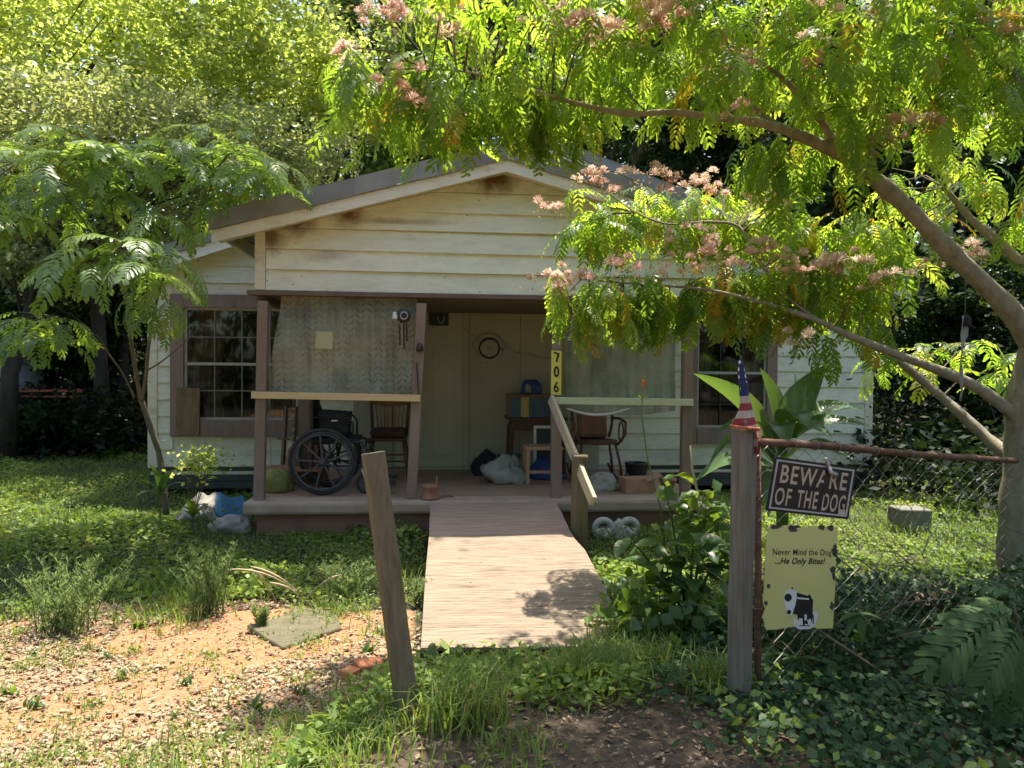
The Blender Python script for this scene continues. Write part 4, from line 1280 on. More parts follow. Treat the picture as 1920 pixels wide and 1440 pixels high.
def right_side():
    # table with a blue box and a bag of cloth on it
    a, b = at(950, 782, 8.75), at(1062, 782, 8.75)
    x0, x1, zt = a.x, b.x, a.z
    t = thing('side_table', 'dark wooden side table under the blue box against the wall', 'table', ((x0 + x1) / 2, 8.85, FLOOR))
    obj('top', MB().box((x0, 8.62, zt - 0.028), (x1, 9.08, zt)), M['oak_dark'], t, bevel=0.006)
    obj('apron', MB().box((x0 + 0.05, 8.66, zt - 0.15), (x1 - 0.05, 9.04, zt - 0.03)), M['oak_dark'], t)
    for x in (x0 + 0.06, x1 - 0.06):
        for y in (8.67, 9.03):
            obj('leg', MB().tube([(x, y, zt - 0.1), (x + (-0.03 if x < x0 + 0.1 else 0.03), y, FLOOR)], [0.028, 0.018], 8), M['oak_dark'], t)
    bx0, bx1 = at(952, 760, 8.72).x, at(1036, 760, 8.72).x
    z0, z1 = zt + 0.002, at(952, 739, 8.72).z
    q = thing('storage_box', 'blue storage box with brown edges and an ochre panel on the dark side table', 'box', ((bx0 + bx1) / 2, 8.78, z0))
    obj('body', MB().box((bx0 + 0.012, 8.66, z0), (bx1 - 0.012, 8.98, z1 - 0.03)), M['blue_box'], q, bevel=0.004)
    obj('lid', MB().box((bx0, 8.645, z1 - 0.03), (bx1, 8.995, z1)), M['brown_box'], q, bevel=0.004)
    for x in (bx0 + 0.006, bx1 - 0.006):
        obj('corner_trim', MB().box((x - 0.012, 8.648, z0), (x + 0.012, 8.665, z1 - 0.03)), M['brown_box'], q)
    m = bx0 + (bx1 - bx0) * 0.37
    obj('panel', MB().box((m - 0.045, 8.650, z0 + 0.004), (m + 0.045, 8.659, z1 - 0.031)), M['ochre'], q)
    c = at(997, 742, 8.8)
    g = thing('cloth_bag', 'crumpled blue and white cloth bag on top of the blue box', 'bag', (c.x, 8.8, z1))
    obj('body', lump(Vector((c.x, 8.8, z1 + 0.001)), (0.22, 0.18, 0.16), 21, 0.3, 0.25), M['blue_cloth'], g, True)
    obj('white_flap', lump(Vector((c.x - 0.045, 8.74, z1 + 0.02)), (0.07, 0.10, 0.09), 22, 0.3, 0.3), M['white_cloth'], g, True)

    # small stool
    c = at(1015, 925, 7.95)
    zt = at(1015, 838, 7.95).z
    t = thing('stool', 'small plain wooden stool in front of the side table', 'stool', (c.x + 0.03, 8.1, FLOOR))
    obj('seat', MB().box((c.x - 0.17, 7.95, zt - 0.035), (c.x + 0.23, 8.29, zt)), M['stool_wood'], t, bevel=0.006)
    for x in (c.x - 0.14, c.x + 0.20):
        for y in (7.98, 8.26):
            obj('leg', MB().beam((x, y, FLOOR), (x, y, zt - 0.035), 0.035, 0.035, (0, 1, 0)), M['stool_wood'], t, bevel=0.003)
    obj('stretcher', MB().beam((c.x - 0.12, 7.98, FLOOR + 0.13), (c.x + 0.185, 7.98, FLOOR + 0.13), 0.02, 0.03), M['stool_wood'], t)
    # picture frame leaning behind
    a, b = at(1006, 835, 8.55), at(1040, 796, 8.55)
    f = thing('picture_frame', 'dark picture in a pale frame leaning under the side table', 'picture', ((a.x + b.x) / 2, 8.55, FLOOR + 0.0))
    R = Euler((RAD(-8), 0, 0)).to_matrix()
    obj('frame', MB().obox(((a.x + b.x) / 2, 8.56, FLOOR + 0.29), (0.26, 0.02, 0.56), R), M['white_plastic'], f)
    obj('print', MB().obox(((a.x + b.x) / 2, 8.545, FLOOR + 0.29), (0.20, 0.02, 0.50), R), M['black_paint'], f)

    # rumpled white sheet, green tub and dark bag on the floor by the wall
    c = at(952, 905, 8.15)
    tag(obj('white_sheet', lump(Vector((c.x, 8.2, FLOOR)), (0.36, 0.30, 0.19), 31, 0.1, 0.6), M['white_cloth'], None, True), 'rumpled white sheet heaped on the porch floor left of the stool', 'sheet')
    c = at(950, 880, 8.75)
    tag(obj('green_tub', MB().lathe((c.x + 0.03, 8.78, FLOOR), [(0.11, 0), (0.13, 0.2), (0.14, 0.21), (0.135, 0.225), (0.0, 0.225)], 20), M['green_plastic'], None, True), 'green plastic tub behind the rumpled white sheet', 'tub')
    c = at(912, 890, 8.7)
    tag(obj('dark_bag', lump(Vector((c.x, 8.72, FLOOR)), (0.30, 0.26, 0.26), 33, 0.3, 0.2), M['black_cloth'], None, True), 'dark bag slumped against the wall at the end of the base board', 'bag')
    c = at(1025, 900, 8.35)
    tag(obj('blue_bundle', lump(Vector((c.x, 8.38, FLOOR)), (0.34, 0.2, 0.2), 35, 0.3, 0.3), M['blue_cloth'], None, True), 'dark blue bundle of cloth on the floor under the stool', 'bundle')

    # bentwood rocking chair
    c = at(1120, 890, 8.2)
    x0, y0 = c.x, 8.3
    t = thing('rocking_chair', 'reddish bentwood rocking chair with curved arms behind the right curtain', 'rocking chair', (x0, y0, FLOOR))
    Z = lambda z: FLOOR + z
    obj('seat', MB().lathe((x0, y0, Z(0.40)), [(0.0, 0), (0.23, 0.0), (0.24, 0.02), (0.23, 0.04), (0.0, 0.035)], 24, None, 0.95), M['rattan'], t, True)
    for s in (-1, 1):
        k = x0 + s * 0.24
        obj('rocker', MB().tube([(k, y0 - 0.45 + 0.1 * i, Z(0.02 + 0.10 * ((i - 4.5) / 4.5) ** 2)) for i in range(10)], 0.015, 8), M['rattan'], t, True)
        for dy, z in ((-0.2, 0.03), (0.2, 0.03)):
            obj('leg', MB().tube([(k, y0 + dy * 1.1, Z(z)), (k - s * 0.02, y0 + dy, Z(0.22)), (k - s * 0.06, y0 + dy * 0.8, Z(0.41))], 0.015, 8), M['rattan'], t, True)
        obj('arm', MB().tube([(k - s * 0.04, y0 - 0.18, Z(0.40)), (k + s * 0.03, y0 - 0.24, Z(0.52)), (k + s * 0.05, y0 - 0.16, Z(0.64)), (k + s * 0.03, y0 + 0.05, Z(0.67)), (k - s * 0.01, y0 + 0.22, Z(0.66))], 0.015, 8), M['rattan'], t, True)
        obj('arm_hoop', MB().torus((k + s * 0.02, y0 - 0.08, Z(0.53)), 0.105, 0.010, (1, 0, 0), 24, 6), M['rattan'], t, True)
    hoop = [(x0 + 0.23 * math.cos(a), y0 + 0.2 + 0.10 * (math.sin(a) + 0.2), Z(0.72 + 0.42 * math.sin(a))) for a in [math.pi * (-0.22 + 1.44 * i / 20) for i in range(21)]]
    obj('back_hoop', MB().tube(hoop, 0.017, 8), M['rattan'], t, True)
    for k in range(5):
        x = x0 - 0.13 + 0.065 * k
        obj('back_slat', MB().beam((x, y0 + 0.19, Z(0.43)), (x, y0 + 0.29, Z(1.08)), 0.03, 0.012, (0, 1, 0)), M['rattan'], t)
    # cushion on the rocker, white sack in front
    tag(obj('back_cushion', MB().obox((x0 - 0.02, y0 + 0.13, Z(0.62)), (0.34, 0.09, 0.36), Euler((RAD(-12), 0, 0.1)).to_matrix()), M['brown_box'], None, bevel=0.04), 'brown cushion propped against the back of the rocking chair', 'cushion')
    c = at(1125, 920, 7.6)
    tag(obj('white_sack', lump(Vector((c.x, 7.65, FLOOR)), (0.40, 0.28, 0.12), 41, 0.1, 0.4), M['white_cloth'], None, True), 'full white sack lying on the porch floor under the handrail', 'sack')
    c = at(1195, 898, 8.0)
    tag(obj('black_pot', MB().lathe((c.x, 8.05, FLOOR), [(0.07, 0), (0.11, 0.10), (0.115, 0.19), (0.125, 0.20), (0.125, 0.22), (0.10, 0.22), (0.095, 0.15), (0.0, 0.15)], 20), M['black_paint'], None, True), 'black round pot standing near the right porch post', 'pot')
    c = at(1196, 935, 7.45)
    t = thing('cardboard_box', 'open reddish cardboard box on the porch edge below the right curtain', 'box', (c.x, 7.5, FLOOR))
    obj('body', MB().obox((c.x, 7.5, FLOOR + 0.07), (0.30, 0.2, 0.14), Euler((0, 0, 0.12)).to_matrix()), M['cardboard'], t, bevel=0.003)
    obj('flap', MB().obox((c.x + 0.14, 7.42, FLOOR + 0.155), (0.16, 0.10, 0.005), Euler((0.3, -0.35, 0.12)).to_matrix()), M['cardboard'], t)
    c = at(1252, 930, 7.5)
    tag(obj('clay_pot', MB().lathe((c.x, 7.5, FLOOR), [(0.055, 0), (0.075, 0.10), (0.085, 0.10), (0.085, 0.13), (0.07, 0.13), (0.0, 0.11)], 18), M['rust_bell'], None, True), 'small clay flower pot on the porch edge near the right post', 'flower pot')
    # rusty bell at the head of the ramp
    c = at(806, 946, 7.10)
    t = thing('rusty_bell', 'rusty brown cone-shaped bell with an upright handle at the top of the ramp', 'bell', (c.x, 7.14, FLOOR))
    obj('bell_body', MB().lathe((c.x, 7.14, FLOOR), [(0.088, 0), (0.078, 0.02), (0.062, 0.09), (0.070, 0.10), (0.072, 0.125), (0.058, 0.135), (0.0, 0.137)], 22), M['rust_bell'], t, True)
    obj('handle', MB().tube([(c.x + 0.055, 7.13, FLOOR + 0.12), (c.x + 0.062, 7.13, FLOOR + 0.21)], [0.012, 0.009], 8), M['rust_bell'], t)
    tag(obj('clapper_cord', MB().tube([(c.x + 0.09, 7.16, FLOOR + 0.012), (c.x + 0.14, 7.2, FLOOR + 0.02), (c.x + 0.22, 7.22, FLOOR + 0.01)], 0.009, 6), M['brown_dark'], None), 'short dark cord lying beside the rusty bell on the porch floor', 'cord')


def garden_bits():
    # tarp heaped under the left end of the house
    t = thing('tarp', 'grey and blue tarpaulin bundled under the house left of the porch', 'tarp', at(395, 1000, 8.0))
    def sheet(corners, mat, seed, name):
        A, B, C, D = map(Vector, corners)
        r = random.Random(seed)
        ph = [r.uniform(0, 6) for _ in range(6)]
        rows = []
        for j in range(17):
            v = j / 16
            rows.append([])
            for i in range(21):
                u = i / 20
                p = A.lerp(B, u).lerp(D.lerp(C, u), v)
                bulge = 0.22 * math.sin(math.pi * u) * math.sin(math.pi * min(1, v * 1.1))
                p += Vector((0.015 * math.sin(9 * v + ph[0]), -bulge + 0.016 * math.sin(8 * u + 5 * v + ph[1]) + 0.006 * math.sin(15 * u - 9 * v + ph[2]), 0.02 * math.sin(6 * u + ph[3])))
                rows[-1].append(p)
        obj(name, MB().grid(rows), mat, t, True, solid=0.006)
    sheet((at(372, 926, 8.1), at(402, 926, 8.15), at(412, 975, 7.75), at(314, 990, 7.75)), M['tarp_grey'], 1, 'grey_sheet')
    sheet((at(400, 927, 8.15), at(455, 930, 8.2), at(475, 985, 7.75), at(404, 985, 7.7)), M['tarp_blue'], 2, 'blue_sheet')
    c = at(437, 1003, 7.3)
    tag(obj('plastic_bag', lump(Vector((c.x, c.y, gzf(c.x, c.y))), (0.30, 0.2, 0.10), 55, 0.1, 0.4), M['tarp_grey'], None, True), 'pale crumpled plastic bag on the ground by the porch corner', 'bag')
    # concrete double scroll ornament
    c = at(1155, 1003, 6.9)
    g = gzf(c.x, 6.9)
    t = thing('garden_ornament', 'grey concrete garden ornament with two curled scrolls at the porch foot', 'ornament', (c.x, 6.9, g))
    for s in (-1, 1):
        obj('scroll', MB().torus((c.x + s * 0.12, 6.9, g + 0.075), 0.075, 0.032, (0, 1, 0), 22, 8, -1.25 * math.pi, 0.25 * math.pi), M['stone_white'], t, True)
        obj('foot', lump(Vector((c.x + s * 0.11, 6.9, g - 0.01)), (0.16, 0.14, 0.10), 61 + s), M['stone_white'], t, True)
    obj('middle', lump(Vector((c.x + 0.02, 6.88, g - 0.01)), (0.15, 0.12, 0.16), 65, 0.3, 0.2), M['stone_white'], t, True)
    # paving stone in the clay
    P = [(462, 1163), (520, 1150), (560, 1128), (632, 1140), (640, 1168), (560, 1195), (530, 1205), (500, 1188)]
    base = []
    for px, py in P:
        d = at(px, py, 5.0) - Vector((0, 0, EYE))
        k = (0.055 - EYE) / d.z
        base.append((Vector((0, 0, EYE)) + d * k))
    c = sum(base, Vector()) / len(base)
    zt = gzf(c.x, c.y) + 0.025
    mb = MB().prism([Vector((p.x, p.y, zt)) for p in base][::-1], (0, 0, 1), 0.07)
    tag(obj('paving_stone', mb, M['slab'], None, bevel=0.012), 'flat mossy paving stone lying in the bare clay', 'stone')
    # broken bricks
    for i, (px, py, sz, rot, lab) in enumerate(((692, 1252, (0.15, 0.10, 0.06), 0.5, 'broken orange brick in the wood chips left of the leaning post'), (655, 1266, (0.10, 0.07, 0.05), 1.1, 'small orange brick fragment beside the larger broken brick'))):
        d = at(px, py, 4.2)
        z = gzf(d.x, 4.2)
        r = at(px, py, 4.2) - Vector((0, 0, EYE))
        k = (z + 0.02 - EYE) / r.z
        p = Vector((0, 0, EYE)) + r * k
        tag(obj('brick', MB().obox((p.x, p.y, gzf(p.x, p.y) + 0.02), sz, Euler((0.15, 0.1, rot)).to_matrix()), M['brick'], None, bevel=0.008), lab, 'brick')
    # cinder block behind the fence, fallen log
    c = at(1710, 1003, 6.9)
    g = gzf(c.x, 6.9)
    mb = MB().obox((c.x, 6.95, g + 0.11), (0.34, 0.2, 0.24), Euler((0.06, 0.05, 0.12)).to_matrix())
    tag(obj('concrete_block', mb, M['block'], None, bevel=0.014), 'grey mossy concrete block standing on the lawn behind the wire fence', 'block')
    a, b = at(1706, 1130, 4.35), at(1795, 1122, 4.45)
    pts = [a.lerp(b, k / 5) + Vector((0, 0, 0.008 * math.sin(k * 2))) for k in range(6)]
    tag(obj('log', MB().tube(pts, [0.04, 0.052, 0.05, 0.054, 0.05, 0.045], 12), M['log'], None, True), 'short reddish log caught behind the wire fence', 'log')
    # stick poking through the fence
    tag(obj('stick', MB().tube([at(1535, 1182, 3.42), at(1600, 1225, 3.4), at(1678, 1278, 3.36)], [0.007, 0.008, 0.006], 6), M['twig'], None, True), 'bare brown stick slanting through the wire fence under the yellow sign', 'stick')
    # prickly pear pad
    c = at(806, 1225, 3.9)
    t = thing('cactus', 'single olive prickly pear pad standing at the foot of the ramp', 'cactus', (c.x, 3.9, gzf(c.x, 3.9)))
    z0 = at(806, 1252, 3.9).z
    obj('pad', MB().lathe((c.x, 3.9, z0), [(0.008, 0), (0.02, 0.03), (0.026, 0.07), (0.022, 0.11), (0.008, 0.128)], 14, (0.12, 0, 1), 0.35), M['cactus'], t, True)
    obj('stem', MB().tube([(c.x, 3.9, gzf(c.x, 3.9) - 0.02), (c.x, 3.9, z0 + 0.02)], 0.012, 8), M['cactus'], t)


def front_fence():
    # leaning post in the grass
    base = Vector((at(774, 1345, 3.24).x, 3.24, 0.02))
    top = at(699, 848, 3.36)
    d = (top - base).normalized()
    R = Euler((0, 0, RAD(17))).to_matrix()
    mb = MB().beam(base, top, 0.088, 0.088, R @ Vector((0, 1, 0)), seg=6, jit=0.0015)
    tag(obj('leaning_post', mb, M['post_wood'], None, bevel=0.004), 'square wooden post leaning left out of the grass clump', 'post')

    fence = thing('wire_fence', 'rusty chain-link fence with a square wooden end post, right of the ramp', 'fence', (1.4, 3.27, 0.15))
    b, t_ = at(1384, 1340, 3.25), at(1396, 786, 3.25)
    R = Euler((0, 0, RAD(36))).to_matrix()
    obj('wooden_post', MB().beam(b - Vector((0, 0, 0.1)), t_, 0.078, 0.078, R @ Vector((0, 1, 0)), seg=5, jit=0.001), M['post_grey'], fence, bevel=0.004)
    b2, t2 = at(1420, 1345, 3.32), at(1420, 806, 3.32)
    obj('metal_post', MB().tube([b2 - Vector((0, 0, 0.1)), b2.lerp(t2, 0.4) + Vector((0.004, 0, 0)), t2], [0.016, 0.0155, 0.017], 10), M['rust'], fence, True)
    rail = [at(1420, 829, 3.30), at(1490, 832, 3.42), at(1560, 837, 3.57), at(1640, 845, 3.76), at(1720, 852, 3.98), at(1810, 858, 4.24), at(1905, 864, 4.55)]
    obj('top_rail', MB().tube(rail, 0.0185, 10), M['rust'], fence, True)
    for (py) in (835, 930, 1140):
        obj('tension_band', MB().torus(at(1420, py, 3.32), 0.021, 0.005, (0, 0, 1), 14, 5), M['rust'], fence, True)
    # woven mesh: zigzag wires, each hooked into the next
    L = [0]
    for i in range(1, len(rail)):
        L.append(L[-1] + (rail[i] - rail[i - 1]).length)

    def on_rail(s):
        s = min(max(s, 0), L[-1] - 1e-6)
        for i in range(1, len(L)):
            if s <= L[i]:
                return rail[i - 1].lerp(rail[i], (s - L[i - 1]) / (L[i] - L[i - 1]))
        return rail[-1]
    mesh = MB()
    pitch = 0.072
    s = 0.03
    wire = 0
    while s < L[-1] - 0.03:
        pts = []
        nk = 23
        for k in range(nk + 1):
            zig = 1 if (k + wire) % 2 else -1
            p = on_rail(s + 0.0365 * zig)
            g = gzf(p.x, p.y) + 0.02
            v = k / nk
            pts.append(Vector((p.x + 0.015 * math.sin(v * 4 + s), p.y + 0.03 * math.sin(v * 5 + s * 2) - 0.004 * zig, g + (p.z - 0.01 - 0.02 * abs(math.sin(s * 2.2)) - g) * v)))
        mesh.tube(pts, 0.0021, 3, False)
        s += pitch
        wire += 1
    obj('chain_link_mesh', mesh, M['wire'], fence)
    ties = MB()
    for s in (0.25, 0.42, 0.6, 0.95, 1.3, 1.6):
        ties.torus(on_rail(s), 0.022, 0.0028, on_rail(s + 0.02) - on_rail(s), 12, 4)
    obj('wire_tie', ties, M['wire'], fence)

    # flag rolled round a stick in the top of the post
    fl = thing('flag', 'small faded stars and stripes flag rolled round a stick on top of the fence post', 'flag', at(1394, 795, 3.25))
    path = [(1389, 675, 0.006), (1390, 690, 0.012), (1391, 705, 0.014), (1394, 722, 0.017), (1395, 738, 0.018), (1397, 752, 0.022), (1399, 768, 0.028), (1398, 782, 0.036), (1399, 796, 0.046), (1400, 806, 0.048)]
    rows = []
    for j, (px, py, r) in enumerate(path):
        c = at(px, py, 3.24)
        rows.append([(c.x + r * (1 + 0.22 * math.sin(5 * a + j * 0.7) + 0.1 * math.sin(2 * a + j)) * math.cos(a), c.y + r * 0.9 * (1 + 0.16 * math.sin(5 * a + j * 0.4)) * math.sin(a), c.z + 0.004 * math.sin(3 * a)) for a in [2 * math.pi * k / 26 for k in range(27)]])
    obj('cloth', MB().grid(rows[::-1]), M['flag_cloth'], fl, True)
    rows = []
    for j in range(7):
        v = j / 6
        c = at(1411 + 6 * v, 790 + 62 * v, 3.235)
        w = 0.034 * (1 - v) + 0.004
        rows.append([(c.x + w * (u - 0.5), c.y + 0.012 * math.sin(u * 7 + j), c.z) for u in [k / 8 for k in range(9)]])
    obj('tail', MB().grid(rows), M['flag_cloth'], fl, True, solid=0.003)
    obj('stick', MB().tube([at(1394, 786, 3.245), at(1389, 668, 3.24)], 0.005, 6), M['twig'], fl)
    obj('binding', MB().torus(at(1397, 801, 3.245), 0.058, 0.007, (0.1, 0, 1), 20, 6), M['paint_red'], fl, True)

    # BEWARE OF THE DOG
    Y = 3.30
    TL, TR, BL = at(1453, 856, Y), at(1607, 877, Y + 0.10), at(1436, 957, Y)
    f = Frame(TL, TR - TL, BL - TL)
    s = thing('warning_sign', 'black tin sign reading BEWARE OF THE DOG wired crookedly to the fence', 'sign', f.p(0.5, 0.5))
    mb = MB()
    f.plate(mb, [(0.012, 0), (0.985, 0), (1, 0.02), (1, 0.98), (0.985, 1), (0.012, 1), (0, 0.98), (0, 0.02)], -0.003, 0)
    obj('plate', mb, M['sign_black'], s)
    mb = MB()
    i, w, hh = 0.028, 0.020, 0.03
    f.plate(mb, [(i, 0.045), (1 - i, 0.045), (1 - i, 0.045 + hh), (i, 0.045 + hh)], 0, 0.0012)
    f.plate(mb, [(i, 0.955 - hh), (1 - i, 0.955 - hh), (1 - i, 0.955), (i, 0.955)], 0, 0.0012)
    f.plate(mb, [(i, 0.046 + hh), (i + w, 0.046 + hh), (i + w, 0.954 - hh), (i, 0.954 - hh)], 0, 0.0012)
    f.plate(mb, [(1 - i - w, 0.046 + hh), (1 - i, 0.046 + hh), (1 - i, 0.954 - hh), (1 - i - w, 0.954 - hh)], 0, 0.0012)
    f.plate(mb, [(0.86, 0.83), (0.945, 0.83), (0.945, 0.922), (0.86, 0.922)], 0, 0.0010)
    obj('border', mb, M['sign_silver'], s)
    mb = MB()
    for wd, a0, a1, b0, b1 in (('BEWARE', 0.10, 0.905, 0.125, 0.465), ('OF', 0.075, 0.265, 0.55, 0.875), ('THE', 0.335, 0.585, 0.55, 0.875), ('DOG', 0.645, 0.925, 0.55, 0.89)):
        f.text(mb, wd, a0, a1, b0, b1, 0.0014, 0.016, 0, 1.16)
    obj('lettering', mb, M['sign_tan'], s)
    # bullet-torn hole through the A
    tag(obj('tear', f.plate(MB(), [(0.60, 0.22), (0.655, 0.20), (0.69, 0.30), (0.675, 0.44), (0.685, 0.52), (0.66, 0.60), (0.63, 0.57), (0.635, 0.40), (0.615, 0.30)], 0, 0.0026), M['black_paint'], s), None)
    # clip that holds the sign
    c = f.p(0.62, 0.06, 0.012)
    k = thing('spring_clip', 'grey metal clip hooked over the top edge of the BEWARE sign', 'clip', c)
    obj('jaw', MB().obox(f.p(0.615, 0.0, 0.009), (0.014, 0.022, 0.06), Euler((0, -0.35, 0)).to_matrix()), M['galv'], k, bevel=0.003)
    obj('hook', MB().tube([f.p(0.63, 0.05, 0.016), f.p(0.65, 0.15, 0.02), f.p(0.70, 0.19, 0.018), f.p(0.745, 0.16, 0.012), f.p(0.76, 0.26, 0.008)], [0.008, 0.011, 0.009, 0.006, 0.004], 8), M['galv'], k, True)

    # Never Mind the Dog
    Y2 = 3.29
    TL, TR, BL = at(1437, 984, Y2), at(1572, 987, Y2 + 0.07), at(1428, 1182, Y2)
    f = Frame(TL, TR - TL, BL - TL)
    s = thing('dog_sign', 'chipped yellow sign reading Never Mind the Dog with a drawn pistol', 'sign', f.p(0.5, 0.5))

    def q(zx, zy):
        """Position on the sign from an enlarged crop of the photograph."""
        x, y = zx - 350, zy - 85
        det = 485 * 715 - 8 * (-34)
        return ((x * 715 - y * (-34)) / det, (485 * y - 8 * x) / det)
    rim = []
    r = random.Random(3)
    cor = [(0.05, 0.0), (1.0, 0.0), (1.0, 1.0), (0.0, 1.0), (0.0, 0.06)]
    for a in range(5):
        p, n_ = cor[a], cor[(a + 1) % 5]
        m = 14 if a < 4 else 3
        for j in range(m):
            u = j / m
            x, y = p[0] + (n_[0] - p[0]) * u, p[1] + (n_[1] - p[1]) * u
            bite = r.uniform(0, 0.012) + (0.03 if r.random() < 0.16 else 0)
            x += bite if x < 0.01 else (-bite if x > 0.99 else 0)
            y += bite * 0.5 if y < 0.01 else (-bite * 0.5 if y > 0.99 else 0)
            rim.append((x, y))
    obj('plate', f.plate(MB(), rim, -0.003, 0), M['sign_yellow'], s)
    mb = MB()
    for zx, zy, rx, ry in ((405, 100, 36, 15), (525, 112, 32, 24), (545, 96, 40, 9), (722, 100, 27, 15), (782, 104, 25, 18), (808, 262, 22, 42), (795, 392, 22, 24), (802, 440, 12, 30), (362, 500, 14, 18), (345, 615, 10, 18), (789, 648, 14, 26), (520, 792, 40, 9), (330, 785, 14, 8)):
        f.plate(mb, [q(x, y) for x, y in ellipse_pts(zx, zy, rx, ry, 13, 0.35)], 0, 0.0009)
    obj('peeled_spots', mb, M['peel'], s)
    mb = MB()
    a0, b0 = q(392, 250)
    a1, b1 = q(800, 300)
    f.text(mb, 'Never Mind the Dog', a0, a1 - 0.03, b0 - 0.005, b1 + 0.012, 0.0012, 0.004, 0, 1.06)
    a0, b0 = q(406, 310)
    a1, b1 = q(742, 360)
    f.text(mb, '...He Only Bites!', a0, a1, b0 - 0.004, b1 + 0.012, 0.0012, 0.026, 0.3, 1.06)
    blk = [[(540, 545), (640, 578), (660, 602), (655, 690), (655, 755), (605, 772), (558, 735), (552, 700), (520, 692), (540, 620)], [(511, 522), (519, 506), (529, 526)], [(618, 580), (634, 562), (650, 582)]]
    obj('lettering', mb, M['print_black'], s)
    mb = MB()
    for P in blk:
        f.plate(mb, [q(*p) for p in P], 0, 0.0012)
    obj('pistol_print', mb, M['print_black'], s)
    mb = MB()
    f.plate(mb, [q(*p) for p in [(463, 565), (478, 534), (518, 522), (546, 537), (549, 580), (536, 640), (517, 700), (490, 702), (474, 662), (462, 602)]], 0, 0.0018)
    f.plate(mb, [q(*p) for p in [(524, 715), (556, 742), (600, 778), (650, 758), (660, 690), (684, 680), (694, 710), (672, 772), (640, 802), (560, 802), (526, 772)]], 0, 0.0018)
    f.plate(mb, [q(*p) for p in [(562, 725), (586, 728), (590, 764), (566, 752)]], 0, 0.0018)
    f.plate(mb, [q(*p) for p in [(600, 700), (616, 702), (616, 738), (602, 744)]], 0, 0.0018)
    f.plate(mb, [q(*p) for p in [(550, 580), (630, 590), (630, 600), (552, 591)]], 0, 0.0018)
    for P in ([(618, 742), (640, 730), (648, 752), (628, 770)], [(592, 770), (612, 765), (616, 790), (596, 796)]):
        f.plate(mb, [q(*p) for p in P], 0, 0.0019)
    obj('pale_print', mb, M['print_white'], s)
    mb = MB()
    f.plate(mb, [q(*p) for p in ellipse_pts(490, 580, 25, 27)], 0, 0.0022)
    f.plate(mb, [q(*p) for p in ellipse_pts(496, 680, 14, 15)], 0, 0.0022)
    for P in ([(560, 772), (640, 776), (632, 782), (564, 778)], [(655, 700), (662, 704), (664, 770), (656, 764)], [(586, 735), (600, 738), (602, 776), (590, 772)]):
        f.plate(mb, [q(*p) for p in P], 0, 0.0022)
    obj('dark_print', mb, M['print_black'], s)


porch_things()
wheelchair()
spindle_chair()
porch_swing()
right_side()
garden_bits()
front_fence()


# ------------------------------------------------------------------ vegetation
def rot_frame(direction, up):
    """Columns x (along direction), y, z for numpy use; direction and up are (n, 3)."""
    x = direction / np.linalg.norm(direction, axis=1, keepdims=True)
    z = up - x * np.sum(up * x, 1, keepdims=True)
    z /= np.maximum(np.linalg.norm(z, axis=1, keepdims=True), 1e-6)
    return x, np.cross(z, x), z


def frond(seed, L=0.34, pairs=11, plen=0.085, pw=0.021, droop=0.9, fold=0.25):
    """Twice-feathered mimosa leaf along +X, arching down: vertices and quads."""
    r = np.random.default_rng(seed)
    n = 12
    ang = np.linspace(0.25, -droop, n) + r.normal(0, 0.03, n)
    seg = L / (n - 1)
    C = np.zeros((n, 3))
    for i in range(1, n):
        C[i] = C[i - 1] + seg * np.array([math.cos(ang[i]), 0, math.sin(ang[i])])
    C[:, 1] = 0.03 * L * np.sin(np.linspace(0, 2.5, n) + r.uniform(0, 6)) * np.linspace(0, 1, n)
    V, F = [], []

    def put(vs, fs):
        b = len(V)
        V.extend(vs)
        F.extend([[i + b for i in f] for f in fs])
    for i in range(0, n - 1, 2):                       # midrib, three-sided
        a, b = C[i], C[min(i + 2, n - 1)]
        ra, rb = 0.0022 * (1 - 0.6 * i / n), 0.0022 * (1 - 0.6 * (i + 2) / n)
        o = [np.array([0, math.cos(k * 2.094), math.sin(k * 2.094)]) for k in range(3)]
        put([a + q * ra for q in o] + [b + q * rb for q in o], [[0, 1, 4, 3], [1, 2, 5, 4], [2, 0, 3, 5]])
    for k in range(pairs):
        t = 0.14 + 0.86 * k / (pairs - 1)
        f = t * (n - 1)
        i = min(int(f), n - 2)
        p = C[i] + (C[i + 1] - C[i]) * (f - i)
        fw = (C[i + 1] - C[i]) / seg
        prof = math.sin(math.pi * (0.16 + 0.72 * (k + 0.6) / pairs)) ** 0.7
        for s in (-1, 1):
            l = plen * prof * r.uniform(0.78, 1.12)
            th = RAD(60 - 24 * t) + r.normal(0, 0.10)
            side = np.array([0, s, 0.0])
            d0 = side * math.sin(th) + fw * math.cos(th)
            nrm = np.cross(fw, side) * s
            nrm = nrm / np.linalg.norm(nrm)
            d1 = d0 - nrm * (0.30 + r.uniform(-0.2, 0.4)) + fw * r.uniform(0, 0.25)
            d1 /= np.linalg.norm(d1)
            wdir = np.cross(d0, nrm)
            w = pw * r.uniform(0.88, 1.1)
            c0, c1, c2 = p + d0 * 0.006, p + d0 * l * 0.5, p + d0 * l * 0.5 + d1 * l * 0.5
            cs = [(c0, 0.28), (c1, 0.5), (p + d0 * l * 0.5 + d1 * l * 0.36, 0.46), (c2, 0.12)]
            vs = []
            for c, ww in cs:
                up = nrm * w * ww * fold
                vs += [c - wdir * w * ww + up, c, c + wdir * w * ww + up]
            fs = []
            for j in range(3):
                fs += [[3 * j, 3 * j + 1, 3 * j + 4, 3 * j + 3], [3 * j + 1, 3 * j + 2, 3 * j + 5, 3 * j + 4]]
            put(vs, fs)
    return np.array(V), np.array(F, np.int32)


def mesh_data(name, V, F, mat):
    o = np_mesh(name, V, F, mat)
    me = o.data
    bpy.data.objects.remove(o)
    return me


